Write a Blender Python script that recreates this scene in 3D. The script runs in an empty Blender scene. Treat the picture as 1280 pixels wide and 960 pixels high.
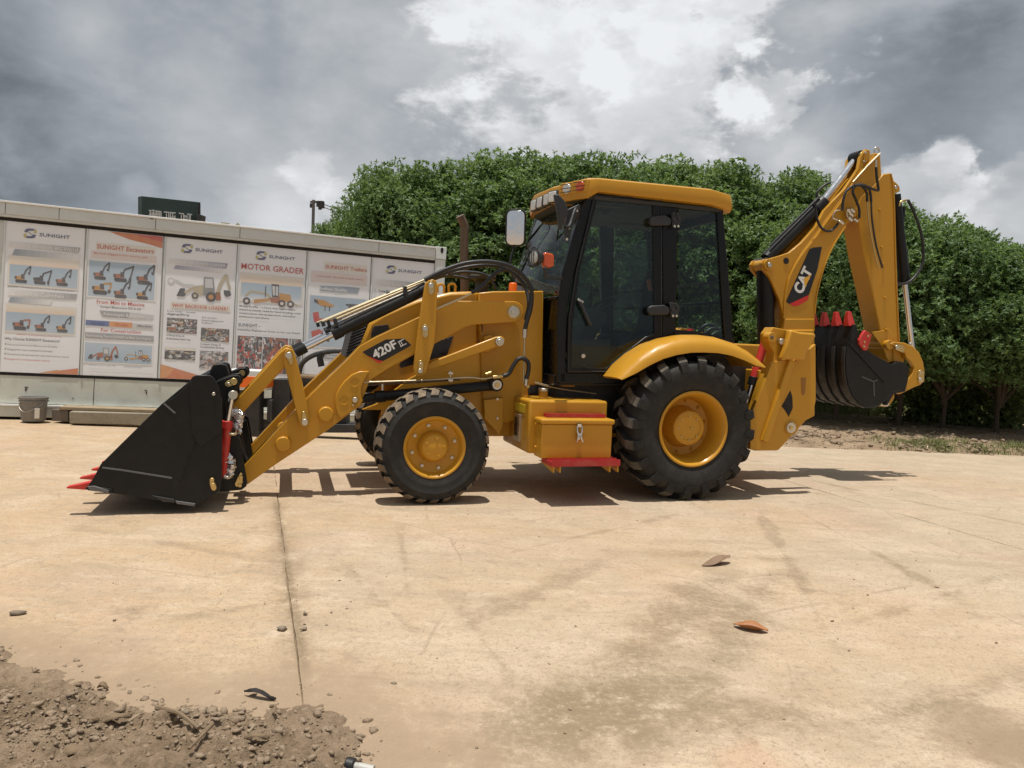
import bpy, bmesh, math, random
import numpy as np
from mathutils import Vector, Matrix, noise
random.seed(7); rng = np.random.default_rng(11)
C = bpy.context.scene
COL = C.collection
rad = math.radians

# ------------------------------------------------------------------ camera
CAM_H, FPX, HOR, ROLL = 1.41, 961.0, 423.0, 0.040      # eye height, focal length and horizon in photo pixels
pit = math.atan((480.0-HOR)/FPX)
FW = Vector((0, math.cos(pit), -math.sin(pit)))
U0 = Vector((0, math.sin(pit), math.cos(pit)))
R0 = Vector((1, 0, 0))
RT = R0*math.cos(ROLL)+U0*math.sin(ROLL)
UP = U0*math.cos(ROLL)-R0*math.sin(ROLL)
EYE = Vector((0, 0, CAM_H))
cd = bpy.data.cameras.new('camera'); cam = bpy.data.objects.new('camera', cd); COL.objects.link(cam)
cam.matrix_world = Matrix(((RT.x, UP.x, -FW.x, EYE.x), (RT.y, UP.y, -FW.y, EYE.y), (RT.z, UP.z, -FW.z, EYE.z), (0, 0, 0, 1)))
cd.sensor_width = 36; cd.lens = 36*FPX/1280; cd.clip_end = 3000; cd.clip_start = .05
C.camera = cam
def ray(px, py): return FW*FPX+RT*(px-640)-UP*(py-480)
def ground(px, py, z=0.0):
    d = ray(px, py); t = (z-CAM_H)/d.z
    return EYE+d*t
def atdepth(px, py, dep):
    d = ray(px, py); return EYE+d*(dep/d.y)

# ------------------------------------------------------------------ light
SUN_EL, SUN_AZ = rad(81), rad(-25)      # azimuth measured from +Y (away from the camera) towards +X
sdir = Vector((math.sin(SUN_AZ)*math.cos(SUN_EL), math.cos(SUN_AZ)*math.cos(SUN_EL), math.sin(SUN_EL)))
sdir = Vector((-0.05, -0.075, 1)).normalized()
SUN_EL = math.asin(sdir.z); SUN_AZ = math.atan2(sdir.x, sdir.y)
sl = bpy.data.lights.new('sun', 'SUN'); sl.energy = 4.3; sl.angle = rad(.55); sl.color = (1, .955, .88)
so = bpy.data.objects.new('sun', sl); COL.objects.link(so)
so.rotation_euler = (-sdir).to_track_quat('-Z', 'Y').to_euler()
C.view_settings.view_transform = 'Standard'; C.view_settings.look = 'None'
C.view_settings.gamma = 1; C.view_settings.exposure = 0.0; C.view_settings.use_curve_mapping = False
C.cycles.max_bounces = 8; C.cycles.transparent_max_bounces = 24
C.cycles.caustics_reflective = False; C.cycles.caustics_refractive = False

class NT:
    "small helper for building node trees"
    def __init__(s, nt): s.nt = nt
    def n(s, t, **k):
        x = s.nt.nodes.new(t)
        for a, b in k.items(): setattr(x, a, b)
        return x
    def link(s, a, b): s.nt.links.new(a, b)
    def put(s, sock, v):
        if hasattr(v, 'is_output') or isinstance(v, bpy.types.NodeSocket): s.link(v, sock)
        else:
            if isinstance(v, (tuple, list)) and len(v) == 3 and sock.type == 'RGBA': v = (*v, 1)
            sock.default_value = v
    def m(s, op, a, b=None, c=None, clamp=False):
        x = s.n('ShaderNodeMath', operation=op, use_clamp=clamp)
        s.put(x.inputs[0], a)
        if b is not None: s.put(x.inputs[1], b)
        if c is not None: s.put(x.inputs[2], c)
        return x.outputs[0]
    def vm(s, op, a, b=None):
        x = s.n('ShaderNodeVectorMath', operation=op); s.put(x.inputs[0], a)
        if b is not None: s.put(x.inputs[1], b)
        return x.outputs['Value'] if op in ('DOT_PRODUCT', 'LENGTH', 'DISTANCE') else x.outputs[0]
    def mix(s, f, a, b, bt='MIX'):
        x = s.n('ShaderNodeMix', data_type='RGBA', blend_type=bt)
        s.put(x.inputs[0], f); s.put(x.inputs[6], a); s.put(x.inputs[7], b); return x.outputs[2]
    def noise(s, vec, scale, det=4, rough=.55, dist=0.0):
        x = s.n('ShaderNodeTexNoise'); s.put(x.inputs['Vector'], vec)
        x.inputs['Scale'].default_value = scale; x.inputs['Detail'].default_value = det
        x.inputs['Roughness'].default_value = rough; x.inputs['Distortion'].default_value = dist
        return x.outputs['Fac']
    def ramp(s, f, lo, hi, a=0.0, b=1.0, smooth=True):
        x = s.n('ShaderNodeMapRange', interpolation_type='SMOOTHSTEP' if smooth else 'LINEAR')
        s.put(x.inputs[0], f); x.inputs[1].default_value = lo; x.inputs[2].default_value = hi
        x.inputs[3].default_value = a; x.inputs[4].default_value = b; return x.outputs[0]
    def scale(s, vec, xyz):
        return s.vm('MULTIPLY', vec, xyz)

# ------------------------------------------------------------------ sky: Nishita behind a procedural cloud deck
W = bpy.data.worlds.new('World'); C.world = W; W.use_nodes = True
W.node_tree.nodes.clear(); w = NT(W.node_tree)
sky = w.n('ShaderNodeTexSky', sky_type='NISHITA', sun_disc=False, sun_elevation=SUN_EL, sun_rotation=SUN_AZ)
skyc = w.vm('MULTIPLY', sky.outputs[0], (.1, .1, .1))
gen = w.n('ShaderNodeTexCoord').outputs['Generated']
sep = w.n('ShaderNodeSeparateXYZ'); w.link(gen, sep.inputs[0])
zc = w.m('ADD', w.m('MAXIMUM', sep.outputs[2], 0.0), .30)
comb = w.n('ShaderNodeCombineXYZ')
w.put(comb.inputs[0], w.m('DIVIDE', sep.outputs[0], zc)); w.put(comb.inputs[1], w.m('DIVIDE', sep.outputs[1], zc))
w.put(comb.inputs[2], w.m('MULTIPLY', sep.outputs[2], 1.6))
pv = comb.outputs[0]
g3 = w.scale(gen, (1, 1, 1.7))
n1 = w.noise(g3, 2.6, 5, .5, .3)
n2 = w.noise(w.vm('ADD', g3, (7.3, 2.1, 4.4)), 6.5, 8, .58, .25)
n3 = w.noise(w.vm('ADD', g3, (1.7, 9.1, 0.4)), 15, 7, .6, .2)
base = w.m('ADD', w.m('MULTIPLY', n1, .6), w.m('ADD', w.m('MULTIPLY', n2, .3), w.m('MULTIPLY', n3, .10)))
lum = w.m('ADD', .345, w.m('ADD', w.m('MULTIPLY', w.m('SUBTRACT', n1, .5), .58), w.m('ADD', w.m('MULTIPLY', w.m('SUBTRACT', n2, .5), .62), w.m('MULTIPLY', w.m('SUBTRACT', n3, .5), .12))))
def dist_to(px, py, edge):
    d = ray(px, py).normalized(); v = w.vm('DISTANCE', gen, tuple(d))
    return w.m('ADD', v, w.m('MULTIPLY', w.m('ADD', w.m('MULTIPLY', w.m('SUBTRACT', n2, .5), .85), w.m('MULTIPLY', w.m('SUBTRACT', n3, .5), .50)), edge)), d
# broad tones of the grey deck
for (px, py, ro, e, amt) in [(90, 180, .30, .25, -.10), (330, 130, .22, .3, -.03), (1140, 145, .26, .22, -.15), (40, 235, .25, .2, -.04), (600, 235, .22, .2, -.02), (300, 20, .4, .3, .06),
                             (1150, 20, .34, .3, .10), (110, 35, .2, .3, .10), (250, 140, .09, .25, .10), (330, 275, .22, .25, .12), (1250, 270, .2, .25, .16), (1000, 215, .16, .25, .12), (640, 60, .30, .3, .07), (480, 150, .3, .25, .05), (1200, 60, .25, .25, .04)]:
    v, d = dist_to(px, py, e); lum = w.m('ADD', lum, w.m('MULTIPLY', w.ramp(v, 0, ro, 1, 0), amt))
# heaped white clouds with crisp billowed rims and greyer undersides
bil = w.m('ABSOLUTE', w.m('SUBTRACT', w.m('MULTIPLY', w.noise(w.vm('ADD', g3, (3.1, 5.5, 8.2)), 9.0, 6, .55, .3), 2.0), 1.0))
for (px, py, r, e, amt, soft) in [(770, 75, .205, .34, .34, .55), (850, 110, .115, .34, .15, .40), (660, 60, .12, .36, .13, .5), (950, 130, .065, .30, .24, .30), (990, 190, .05, .30, .10, .5), (640, 150, .075, .30, .12, .6), (560, 90, .045, .22, .12, .5),
                                  (1168, 222, .040, .22, .26, .3), (1185, 195, .025, .20, .20, .4), (1262, 272, .060, .22, .22, .5), (392, 222, .032, .20, .22, .5), (425, 245, .030, .20, .20, .5), (345, 268, .055, .22, .12, .6), (108, 40, .05, .24, .07, .6), (172, 232, .02, .16, .09, .6)]:
    v, d = dist_to(px, py, r*(3.2+4*e)); mk = w.ramp(v, r*(1+soft*.4), r*(1-soft*.9), 0, 1)
    body = w.m('SUBTRACT', 1.0, w.m('ADD', w.m('MULTIPLY', w.ramp(bil, .0, .35, 1, 0), .28), w.m('MULTIPLY', w.m('MAXIMUM', w.m('DIVIDE', w.m('SUBTRACT', float(d.z), sep.outputs[2]), r), 0.0), .38)))
    lum = w.m('ADD', lum, w.m('MULTIPLY', w.m('MULTIPLY', mk, body), amt))
lum = w.m('MINIMUM', w.m('MAXIMUM', lum, .13), .88)
high = w.ramp(sep.outputs[2], .50, .98)      # overhead sky brightened out of view, added to lift the skylight
lum = w.m('MULTIPLY', lum, w.m('ADD', 1.0, w.m('MULTIPLY', high, .9)))
tint = w.mix(w.ramp(lum, .15, .66), (.87, .985, 1.125), (.965, .99, 1.02))
cloud = w.mix(1.0, tint, lum, 'MULTIPLY')
skyf = w.mix(w.ramp(base, .15, .24), skyc, cloud)
bg = w.n('ShaderNodeBackground'); w.link(skyf, bg.inputs[0]); bg.inputs[1].default_value = 1.0
wo = w.n('ShaderNodeOutputWorld'); w.link(bg.outputs[0], wo.inputs[0])

# ------------------------------------------------------------------ materials
def newmat(name):
    m = bpy.data.materials.new(name); m.use_nodes = True
    nt = NT(m.node_tree); b = m.node_tree.nodes['Principled BSDF']
    return m, nt, b
def simple(name, col, rough=.5, metal=0.0, var=.12, vscale=6.0, dust=0.0, dustcol=(.42, .31, .19), bump=0.0, coat=0.0, bscale=60, spec=.5):
    m, t, b = newmat(name)
    co = t.n('ShaderNodeTexCoord').outputs['Object']
    nz = t.noise(co, vscale, 5, .6)
    c = t.mix(nz, tuple(x*(1-var) for x in col), tuple(min(1, x*(1+var)) for x in col))
    if dust:
        c = t.mix(t.m('MULTIPLY', t.ramp(t.noise(co, vscale*2.3, 7, .65), .42, .72), dust), c, dustcol)
    t.put(b.inputs['Base Color'], c)
    t.put(b.inputs['Roughness'], t.ramp(t.noise(co, vscale*3.1, 5, .65), .3, .7, max(.02, rough-.09), min(1, rough+.12)))
    b.inputs['Metallic'].default_value = metal; b.inputs['Coat Weight'].default_value = coat
    b.inputs['Coat Roughness'].default_value = .12; b.inputs['Specular IOR Level'].default_value = spec
    if bump:
        bn = t.n('ShaderNodeBump'); bn.inputs['Strength'].default_value = bump; bn.inputs['Distance'].default_value = .01
        t.put(bn.inputs['Height'], t.noise(co, bscale, 6, .65)); t.link(bn.outputs[0], b.inputs['Normal'])
    return m
M = {}
M['yellow'] = simple('yellow_paint', (.525, .262, .022), .34, var=.05, vscale=2.5, dust=.04, dustcol=(.45, .26, .06), coat=.06, spec=.32, bump=.05, bscale=9)
M['black'] = simple('black_paint', (.0095, .0095, .0095), .42, var=.2, vscale=4, dust=.07, dustcol=(.07, .062, .05), bump=.06, bscale=8, spec=.3)
M['cabblack'] = simple('cab_black_paint', (.006, .0065, .007), .30, var=.1, vscale=4, spec=.3)
M['plastic'] = simple('black_plastic', (.022, .023, .025), .5, var=.1)
M['hose'] = simple('black_hose_rubber', (.012, .012, .013), .45, var=.1)
M['red'] = simple('red_paint', (.56, .030, .024), .42, var=.12, vscale=5, dust=.12)
M['stepred'] = simple('step_red_paint', (.42, .020, .022), .5, var=.12, vscale=5, dust=.15)
M['chrome'] = simple('chrome_rod', (.72, .72, .73), .12, 1.0, var=.03)
M['zinc'] = simple('zinc_steel', (.62, .58, .50), .32, 1.0, var=.1, vscale=30)
M['gold'] = simple('yellow_zinc_plating', (.60, .45, .20), .36, 1.0, var=.15, vscale=40)
M['tube'] = simple('plated_tube', (.55, .47, .32), .45, 1.0, var=.1, vscale=20)
M['scratch'] = simple('bare_scratched_steel', (.13, .13, .135), .5, var=.4, vscale=40)
M['foil'] = simple('silver_foil_wrap', (.80, .80, .80), .22, 1.0, var=.05, bump=1.0, bscale=45)
M['rubber'] = simple('tyre_rubber', (.022, .021, .020), .72, var=.15, vscale=5, dust=.28, dustcol=(.075, .062, .048), bump=.25, bscale=40, spec=.3)
M['tread'] = simple('tyre_tread_rubber', (.16, .125, .09), .9, var=.2, vscale=8, dust=.65, dustcol=(.36, .27, .17), bump=.3, bscale=50, spec=.2)
M['tread2'] = simple('rear_tread_rubber', (.10, .088, .07), .8, var=.2, vscale=6, dust=.45, dustcol=(.22, .18, .12), bump=.3, bscale=50, spec=.25)
M['amber'] = simple('amber_lens', (.58, .085, .010), .2, var=.1, coat=.5)
M['orange'] = simple('orange_cap', (.85, .16, .01), .35, var=.05)
M['lamp'] = simple('lamp_lens', (.62, .62, .60), .15, var=.3, vscale=70, coat=.6)
M['lampdark'] = simple('lamp_housing', (.03, .028, .026), .5)
M['seat'] = simple('seat_fabric', (.030, .031, .034), .85, bump=.2)
M['interior'] = simple('cab_lining', (.045, .046, .044), .8)
M['rust'] = simple('rusty_exhaust', (.12, .085, .062), .75, var=.25, vscale=14, dust=.3, dustcol=(.19, .115, .065), bump=.3)
M['white'] = simple('white_decal', (.78, .78, .76), .4, var=.03)
M['decal'] = simple('black_decal', (.010, .010, .011), .3, var=.1)
M['decalred'] = simple('red_decal', (.62, .025, .018), .35, var=.05)
M['decalyel'] = simple('yellow_decal', (.75, .38, .03), .4, var=.05)
M['cont'] = simple('container_paint', (.66, .69, .68), .55, var=.05, vscale=1.6, dust=.16, dustcol=(.40, .36, .28), bump=.04, bscale=5)
M['contlow'] = simple('container_lower_paint', (.60, .62, .55), .6, var=.06, vscale=1.8, dust=.3, dustcol=(.33, .28, .21), bump=.08, bscale=5)
M['dark'] = simple('dark_gap', (.016, .013, .012), .8)
M['vinyl'] = simple('poster_vinyl', (.86, .88, .91), .38, var=.035, vscale=2.2, bump=.06, bscale=3.5)
M['sign'] = simple('billboard_green', (.035, .060, .055), .5, var=.08, vscale=.6)
M['signw'] = simple('billboard_white', (.75, .77, .75), .5)
M['pole'] = simple('concrete_pole', (.12, .115, .11), .8)
M['plastgrey'] = simple('grey_bucket_plastic', (.20, .195, .185), .6, var=.15, vscale=9, dust=.3)
M['conc'] = simple('old_concrete', (.30, .265, .20), .9, var=.2, vscale=7, dust=.4, dustcol=(.16, .15, .10), bump=.4)
M['wood'] = simple('weathered_timber', (.30, .23, .15), .85, var=.3, vscale=11, dust=.3, bump=.4)
M['greywood'] = simple('grey_timber', (.15, .125, .10), .9, var=.3, vscale=9, bump=.4)
M['darksteel'] = simple('dark_steel', (.028, .028, .029), .6, var=.25, vscale=6, dust=.25, dustcol=(.10, .075, .05))
M['bark'] = simple('bark', (.085, .062, .042), .95, var=.3, vscale=8, bump=.8, bscale=22)
M['stone'] = simple('stone', (.25, .20, .145), .95, var=.3, vscale=8, bump=.5)
M['brick'] = simple('broken_brick', (.33, .17, .11), .95, var=.3, vscale=8, bump=.5)
M['clod'] = simple('dirt_clods', (.290, .212, .142), .97, var=.35, vscale=7, dust=.5, dustcol=(.38, .30, .215), bump=.9)
M['leafdry'] = simple('dry_leaf', (.34, .135, .045), .6, var=.3, vscale=25)
M['leafbrown'] = simple('brown_leaf', (.22, .14, .085), .7, var=.3, vscale=25)
M['twig'] = simple('twig_wood', (.20, .14, .085), .9, var=.3, vscale=20, bump=.5)
M['mirror'] = simple('mirror_glass', (.92, .92, .92), .02, 1.0, var=.01)
M['label'] = simple('yellow_warning_label', (.62, .45, .03), .5, var=.25, vscale=60)
M['bottle'] = simple('cloudy_plastic', (.45, .44, .40), .3, var=.15)
M['grass'] = simple('grass_blades', (.19, .215, .075), .8, var=.4, vscale=3, dust=.4, dustcol=(.36, .32, .16))

def glassmat(name, tint, refl=.9):
    m, t, b = newmat(name); m.node_tree.nodes.remove(b)
    tr = t.n('ShaderNodeBsdfTransparent'); tr.inputs[0].default_value = (*tint, 1)
    gl = t.n('ShaderNodeBsdfGlossy'); gl.inputs['Roughness'].default_value = .03; gl.inputs[0].default_value = (refl, refl, refl, 1)
    ge = t.n('ShaderNodeNewGeometry'); cs = t.m('ABSOLUTE', t.vm('DOT_PRODUCT', ge.outputs['Normal'], ge.outputs['Incoming']))
    fr = t.m('MULTIPLY_ADD', t.m('POWER', t.m('SUBTRACT', 1.0, cs, None, True), 5.0), .9, .032)      # Schlick, the same from both sides
    mx = t.n('ShaderNodeMixShader'); t.link(fr, mx.inputs[0]); t.link(tr.outputs[0], mx.inputs[1]); t.link(gl.outputs[0], mx.inputs[2])
    out = [n for n in m.node_tree.nodes if n.type == 'OUTPUT_MATERIAL'][0]; t.link(mx.outputs[0], out.inputs[0]); return m
M['glass'] = glassmat('tinted_glass', (.64, .72, .69))
M['glassf'] = glassmat('windshield_glass', (.55, .66, .62))

# flat print: the colours of the printed faces
m, t, b = newmat('poster_print')
at = t.n('ShaderNodeAttribute', attribute_name='ink'); 
co = t.n('ShaderNodeTexCoord').outputs['Object']
t.put(b.inputs['Base Color'], t.mix(t.m('MULTIPLY', t.noise(co, 7, 5, .6), .34), at.outputs['Color'], (.78, .78, .78))); b.inputs['Roughness'].default_value = .4
M['print'] = m

def leafmat(name, dark, light, scl=.55):
    m, t, b = newmat(name)
    at = t.n('ShaderNodeAttribute', attribute_name='tone')
    co = t.n('ShaderNodeTexCoord').outputs['Object']
    oi = t.n('ShaderNodeObjectInfo').outputs['Random']
    f = t.m('ADD', t.m('MULTIPLY', at.outputs['Fac'], .62), t.m('MULTIPLY', t.ramp(t.noise(co, scl, 3, .5), .3, .7), .38))
    c = t.mix(f, dark, light)
    c = t.mix(t.m('MULTIPLY', oi, .22), c, (light[0]*1.1, light[1]*.9, light[2]*.7))
    t.put(b.inputs['Base Color'], c); b.inputs['Roughness'].default_value = .48; b.inputs['Specular IOR Level'].default_value = .35
    tl = t.n('ShaderNodeBsdfTranslucent'); t.put(tl.inputs[0], t.mix(.5, c, (light[0]*1.6, light[1]*1.5, light[2]*.7)))
    mx = t.n('ShaderNodeMixShader'); mx.inputs[0].default_value = .38
    out = [n for n in m.node_tree.nodes if n.type == 'OUTPUT_MATERIAL'][0]
    t.link(b.outputs[0], mx.inputs[1]); t.link(tl.outputs[0], mx.inputs[2]); t.link(mx.outputs[0], out.inputs[0])
    return m
M['leaf'] = leafmat('tree_leaves', (.046, .098, .040), (.205, .315, .115))
M['leaf2'] = leafmat('shrub_leaves', (.060, .095, .036), (.23, .30, .12))

# ------------------------------------------------------------------ object helpers
def tag(o, label=None, cat=None, group=None, kind=None):
    if label: o['label'] = label
    if cat: o['category'] = cat
    if group: o['group'] = group
    if kind: o['kind'] = kind
    return o
def empty(name, loc=(0, 0, 0), rz=0.0):
    o = bpy.data.objects.new(name, None); COL.objects.link(o); o.location = loc; o.rotation_euler = (0, 0, rz); o.empty_display_size = .2
    return o
def finish(me, mat, smooth=35):
    if mat is not None:
        for q in (mat if isinstance(mat, (list, tuple)) else [mat]): me.materials.append(M[q] if isinstance(q, str) else q)
    if smooth:
        me.polygons.foreach_set('use_smooth', [True]*len(me.polygons))
        me.set_sharp_from_angle(angle=rad(smooth))
def obj(name, bm, mat, parent=None, bevel=0.0, smooth=35, seg=2):
    bmesh.ops.recalc_face_normals(bm, faces=bm.faces)
    me = bpy.data.meshes.new(name); bm.to_mesh(me); bm.free()
    finish(me, mat, smooth)
    return objm(name, me, parent, bevel, seg)
def objm(name, me, parent=None, bevel=0.0, seg=2):
    o = bpy.data.objects.new(name, me); COL.objects.link(o)
    if parent is not None: o.parent = parent
    if bevel:
        b = o.modifiers.new('bevel', 'BEVEL'); b.width = bevel; b.segments = seg; b.limit_method = 'ANGLE'; b.angle_limit = rad(35); b.use_clamp_overlap = True
    return o
def prism(bm, pts, a, b, axis='y', mat=0):
    "pts: 2D outline; extruded from a to b along the axis"
    def mk(p, q): return {'y': (p[0], q, p[1]), 'z': (p[0], p[1], q), 'x': (q, p[0], p[1])}[axis]
    v0 = [bm.verts.new(mk(p, a)) for p in pts]; v1 = [bm.verts.new(mk(p, b)) for p in pts]
    fs = [bm.faces.new(v0), bm.faces.new(v1[::-1])]
    n = len(pts)
    for i in range(n): fs.append(bm.faces.new((v0[i], v1[i], v1[(i+1) % n], v0[(i+1) % n])))
    for f in fs: f.material_index = mat
    return fs
def box(bm, x0, x1, y0, y1, z0, z1):
    return prism(bm, [(x0, y0), (x1, y0), (x1, y1), (x0, y1)], z0, z1, 'z')
def frame_of(d):
    d = d.normalized(); a = Vector((0, 0, 1)) if abs(d.z) < .9 else Vector((1, 0, 0))
    u = d.cross(a).normalized(); return u, d.cross(u).normalized()
def cyl(bm, p, q, r, r2=None, n=20, caps=True):
    p = Vector(p); q = Vector(q); r2 = r if r2 is None else r2
    u, v = frame_of(q-p)
    A = [bm.verts.new(p+(u*math.cos(2*math.pi*i/n)+v*math.sin(2*math.pi*i/n))*r) for i in range(n)]
    B = [bm.verts.new(q+(u*math.cos(2*math.pi*i/n)+v*math.sin(2*math.pi*i/n))*r2) for i in range(n)]
    for i in range(n): bm.faces.new((A[i], A[(i+1) % n], B[(i+1) % n], B[i]))
    if caps: bm.faces.new(A[::-1]); bm.faces.new(B)
def bar(bm, p, q, w, h, up=(0, 0, 1)):
    p = Vector(p); q = Vector(q); d = (q-p).normalized(); s = d.cross(Vector(up)).normalized(); u = s.cross(d)
    vs = []
    for c in (p, q):
        vs.append([bm.verts.new(c+s*a*w/2+u*b*h/2) for a, b in ((-1, -1), (1, -1), (1, 1), (-1, 1))])
    A, B = vs
    for i in range(4): bm.faces.new((A[i], A[(i+1) % 4], B[(i+1) % 4], B[i]))
    bm.faces.new(A[::-1]); bm.faces.new(B)
def catmull(pts, k=6):
    pts = [Vector(p) for p in pts]
    if len(pts) < 3: return pts
    P_ = [pts[0]*2-pts[1]]+pts+[pts[-1]*2-pts[-2]]
    out = []
    for i in range(1, len(P_)-2):
        a, b, c, d = P_[i-1:i+3]
        for j in range(k):
            t = j/k
            out.append(.5*((2*b)+(c-a)*t+(2*a-5*b+4*c-d)*t*t+(3*b-a-3*c+d)*t**3))
    out.append(pts[-1]); return out
def tube(bm, pts, r, n=10, k=6, rad_f=None):
    pts = catmull(pts, k) if k > 1 else [Vector(p) for p in pts]
    rings = []; prev = None
    for i, p in enumerate(pts):
        d = (pts[min(i+1, len(pts)-1)]-pts[max(i-1, 0)]).normalized()
        if prev is None: u, v = frame_of(d)
        else:
            u = (prev-d*prev.dot(d)).normalized(); v = d.cross(u)
        prev = u; rr = r if rad_f is None else r*rad_f(i/(len(pts)-1))
        rings.append([bm.verts.new(p+(u*math.cos(2*math.pi*a/n)+v*math.sin(2*math.pi*a/n))*rr) for a in range(n)])
    for A, B in zip(rings, rings[1:]):
        for i in range(n): bm.faces.new((A[i], A[(i+1) % n], B[(i+1) % n], B[i]))
    bm.faces.new(rings[0][::-1]); bm.faces.new(rings[-1])
def lathe(bm, prof, n=64, close=False, ax='y', c=(0, 0, 0), mat=0):
    "prof: (radius, position along the axis)"
    c = Vector(c); rings = []
    for r, y in prof:
        ring = []
        for i in range(n):
            a = 2*math.pi*i/n
            p = Vector((r*math.cos(a), y, r*math.sin(a))) if ax == 'y' else Vector((r*math.cos(a), r*math.sin(a), y))
            ring.append(bm.verts.new(c+p))
        rings.append(ring)
    pairs = list(zip(rings, rings[1:]))+([(rings[-1], rings[0])] if close else [])
    for A, B in pairs:
        for i in range(n):
            f = bm.faces.new((A[i], A[(i+1) % n], B[(i+1) % n], B[i])); f.material_index = mat
    return rings
def pydata(name, V, F, mat, parent=None, smooth=0, attr=None):
    V = np.asarray(V, np.float32); F = np.asarray(F, np.int32); k = F.shape[1]
    me = bpy.data.meshes.new(name)
    me.vertices.add(len(V)); me.vertices.foreach_set('co', V.ravel())
    me.loops.add(F.size); me.loops.foreach_set('vertex_index', F.ravel())
    me.polygons.add(len(F)); me.polygons.foreach_set('loop_start', np.arange(0, F.size, k, dtype=np.int32))
    if attr is not None:
        a = me.attributes.new(attr[0], 'FLOAT', 'FACE'); a.data.foreach_set('value', np.asarray(attr[1], np.float32))
    me.update(calc_edges=True); me.validate()
    finish(me, mat, smooth)
    return me
def copy_tree(o, loc, rz, sc=None, label=None, group=None):
    c = o.copy(); COL.objects.link(c); c.location = loc; c.rotation_euler = (0, 0, rz)
    if sc: c.scale = sc
    if label: c['label'] = label
    if group: c['group'] = group
    for ch in list(o.children):
        d = ch.copy(); COL.objects.link(d); d.parent = c
        for g in list(ch.children):
            e = g.copy(); COL.objects.link(e); e.parent = d
    return c
_tc = {}
def text_geo(body, bold=0.0, res=3):
    "2D outline faces of a word, cap height 1, starting at x=0"
    key = (body, bold, res)
    if key in _tc: return _tc[key]
    cu = bpy.data.curves.new('lettering', 'FONT'); cu.body = body; cu.size = 1; cu.resolution_u = res; cu.offset = bold; cu.fill_mode = 'FRONT'
    o = bpy.data.objects.new('lettering', cu); COL.objects.link(o)
    dg = bpy.context.evaluated_depsgraph_get(); dg.update()
    me = bpy.data.meshes.new_from_object(o.evaluated_get(dg))
    V = [(v.co.x, v.co.y) for v in me.vertices]; F = [tuple(p.vertices) for p in me.polygons]
    bpy.data.objects.remove(o); bpy.data.curves.remove(cu); bpy.data.meshes.remove(me)
    ch = .70
    x0 = min(v[0] for v in V)
    V = [((x-x0)/ch, y/ch) for x, y in V]
    _tc[key] = (V, F, max(v[0] for v in V)); return _tc[key]

# ================================================================== THE SETTING
def sstep(a, b, x):
    t = np.clip((np.asarray(x, float)-a)/(b-a), 0, 1); return t*t*(3-2*t)
def gz(x, y):
    "height of the worn yard: it falls gently to the back"
    return -.17*sstep(8.4, 12.6, y)*sstep(-8.5, -2.5, x)
def gzf(x, y): return float(gz(x, y))
YARD_END = 12.45

# ---- concrete material of the yard (world position)
m, t, b = newmat('dusty_concrete')
pos = t.n('ShaderNodeNewGeometry').outputs['Position']
sp = t.n('ShaderNodeSeparateXYZ'); t.link(pos, sp.inputs[0]); X, Y = sp.outputs[0], sp.outputs[1]
nb = t.noise(pos, .42, 5, .6, .6); nm = t.noise(t.vm('ADD', pos, (4.1, 2.2, 0)), 1.7, 8, .62, .4)
ns = t.noise(t.scale(pos, (.55, 3.4, 1)), 1.5, 8, .66, .8)
nf = t.noise(pos, 34, 6, .7); ng = t.noise(pos, 9, 8, .68, .3)
def hi(f, lo, hi_): return t.ramp(f, lo, hi_)
c = t.mix(t.ramp(t.m('ADD', nb, t.m('MULTIPLY', X, .035)), .32, .72), (.480, .346, .218), (.455, .370, .272))
c = t.mix(t.m('MULTIPLY', hi(nm, .44, .64), .55), c, (.56, .445, .325))
c = t.mix(t.m('MULTIPLY', hi(t.noise(t.vm('ADD', pos, (6.3, 1.8, 0)), .8, 6, .6, .6), .50, .66), .35), c, (.49, .325, .232))
c = t.mix(t.m('MULTIPLY', hi(t.noise(t.vm('ADD', pos, (3.3, 8.8, 0)), .9, 10, .74, .3), .50, .64), .45), c, (.385, .295, .205))
c = t.mix(t.m('MULTIPLY', hi(ns, .51, .64), .38), c, (.36, .28, .195))
ns2 = t.noise(t.scale(pos, (1.3, 4.0, 1)), 2.6, 10, .76, .3)
c = t.mix(t.m('MULTIPLY', hi(ns2, .52, .63), .40), c, (.36, .285, .205))
c = t.mix(t.m('MULTIPLY', hi(ns2, .47, .36), .30), c, (.60, .50, .385))
ng2 = t.noise(t.vm('ADD', pos, (1, 5, 0)), 5.5, 10, .78, .15)
c = t.mix(t.m('MULTIPLY', hi(ng2, .54, .64), .48), c, (.315, .24, .165))
c = t.mix(t.m('MULTIPLY', hi(ng2, .45, .36), .35), c, (.60, .50, .375))
c = t.mix(t.m('MULTIPLY', hi(t.noise(t.vm('ADD', pos, (9, 3, 0)), 2.6, 10, .76, .3), .58, .66), .5), c, (.265, .20, .135))
nff = t.noise(pos, 95, 4, .75); nf = t.noise(pos, 30, 8, .8)
c = t.mix(t.m('MULTIPLY', hi(nf, .52, .62), .70), c, (.29, .22, .15))
c = t.mix(t.m('MULTIPLY', hi(nff, .52, .62), .62), c, (.28, .215, .145))
vor = t.n('ShaderNodeTexVoronoi', feature='DISTANCE_TO_EDGE'); t.put(vor.inputs['Vector'], t.vm('ADD', pos, t.vm('MULTIPLY', t.n('ShaderNodeTexNoise').outputs['Color'], (.5, .5, 0)))); vor.inputs['Scale'].default_value = .55
c = t.mix(t.m('MULTIPLY', t.m('MULTIPLY', t.ramp(vor.outputs['Distance'], .0, .007, 1, 0), t.ramp(nm, .48, .58)), .35), c, (.22, .165, .11))
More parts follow.
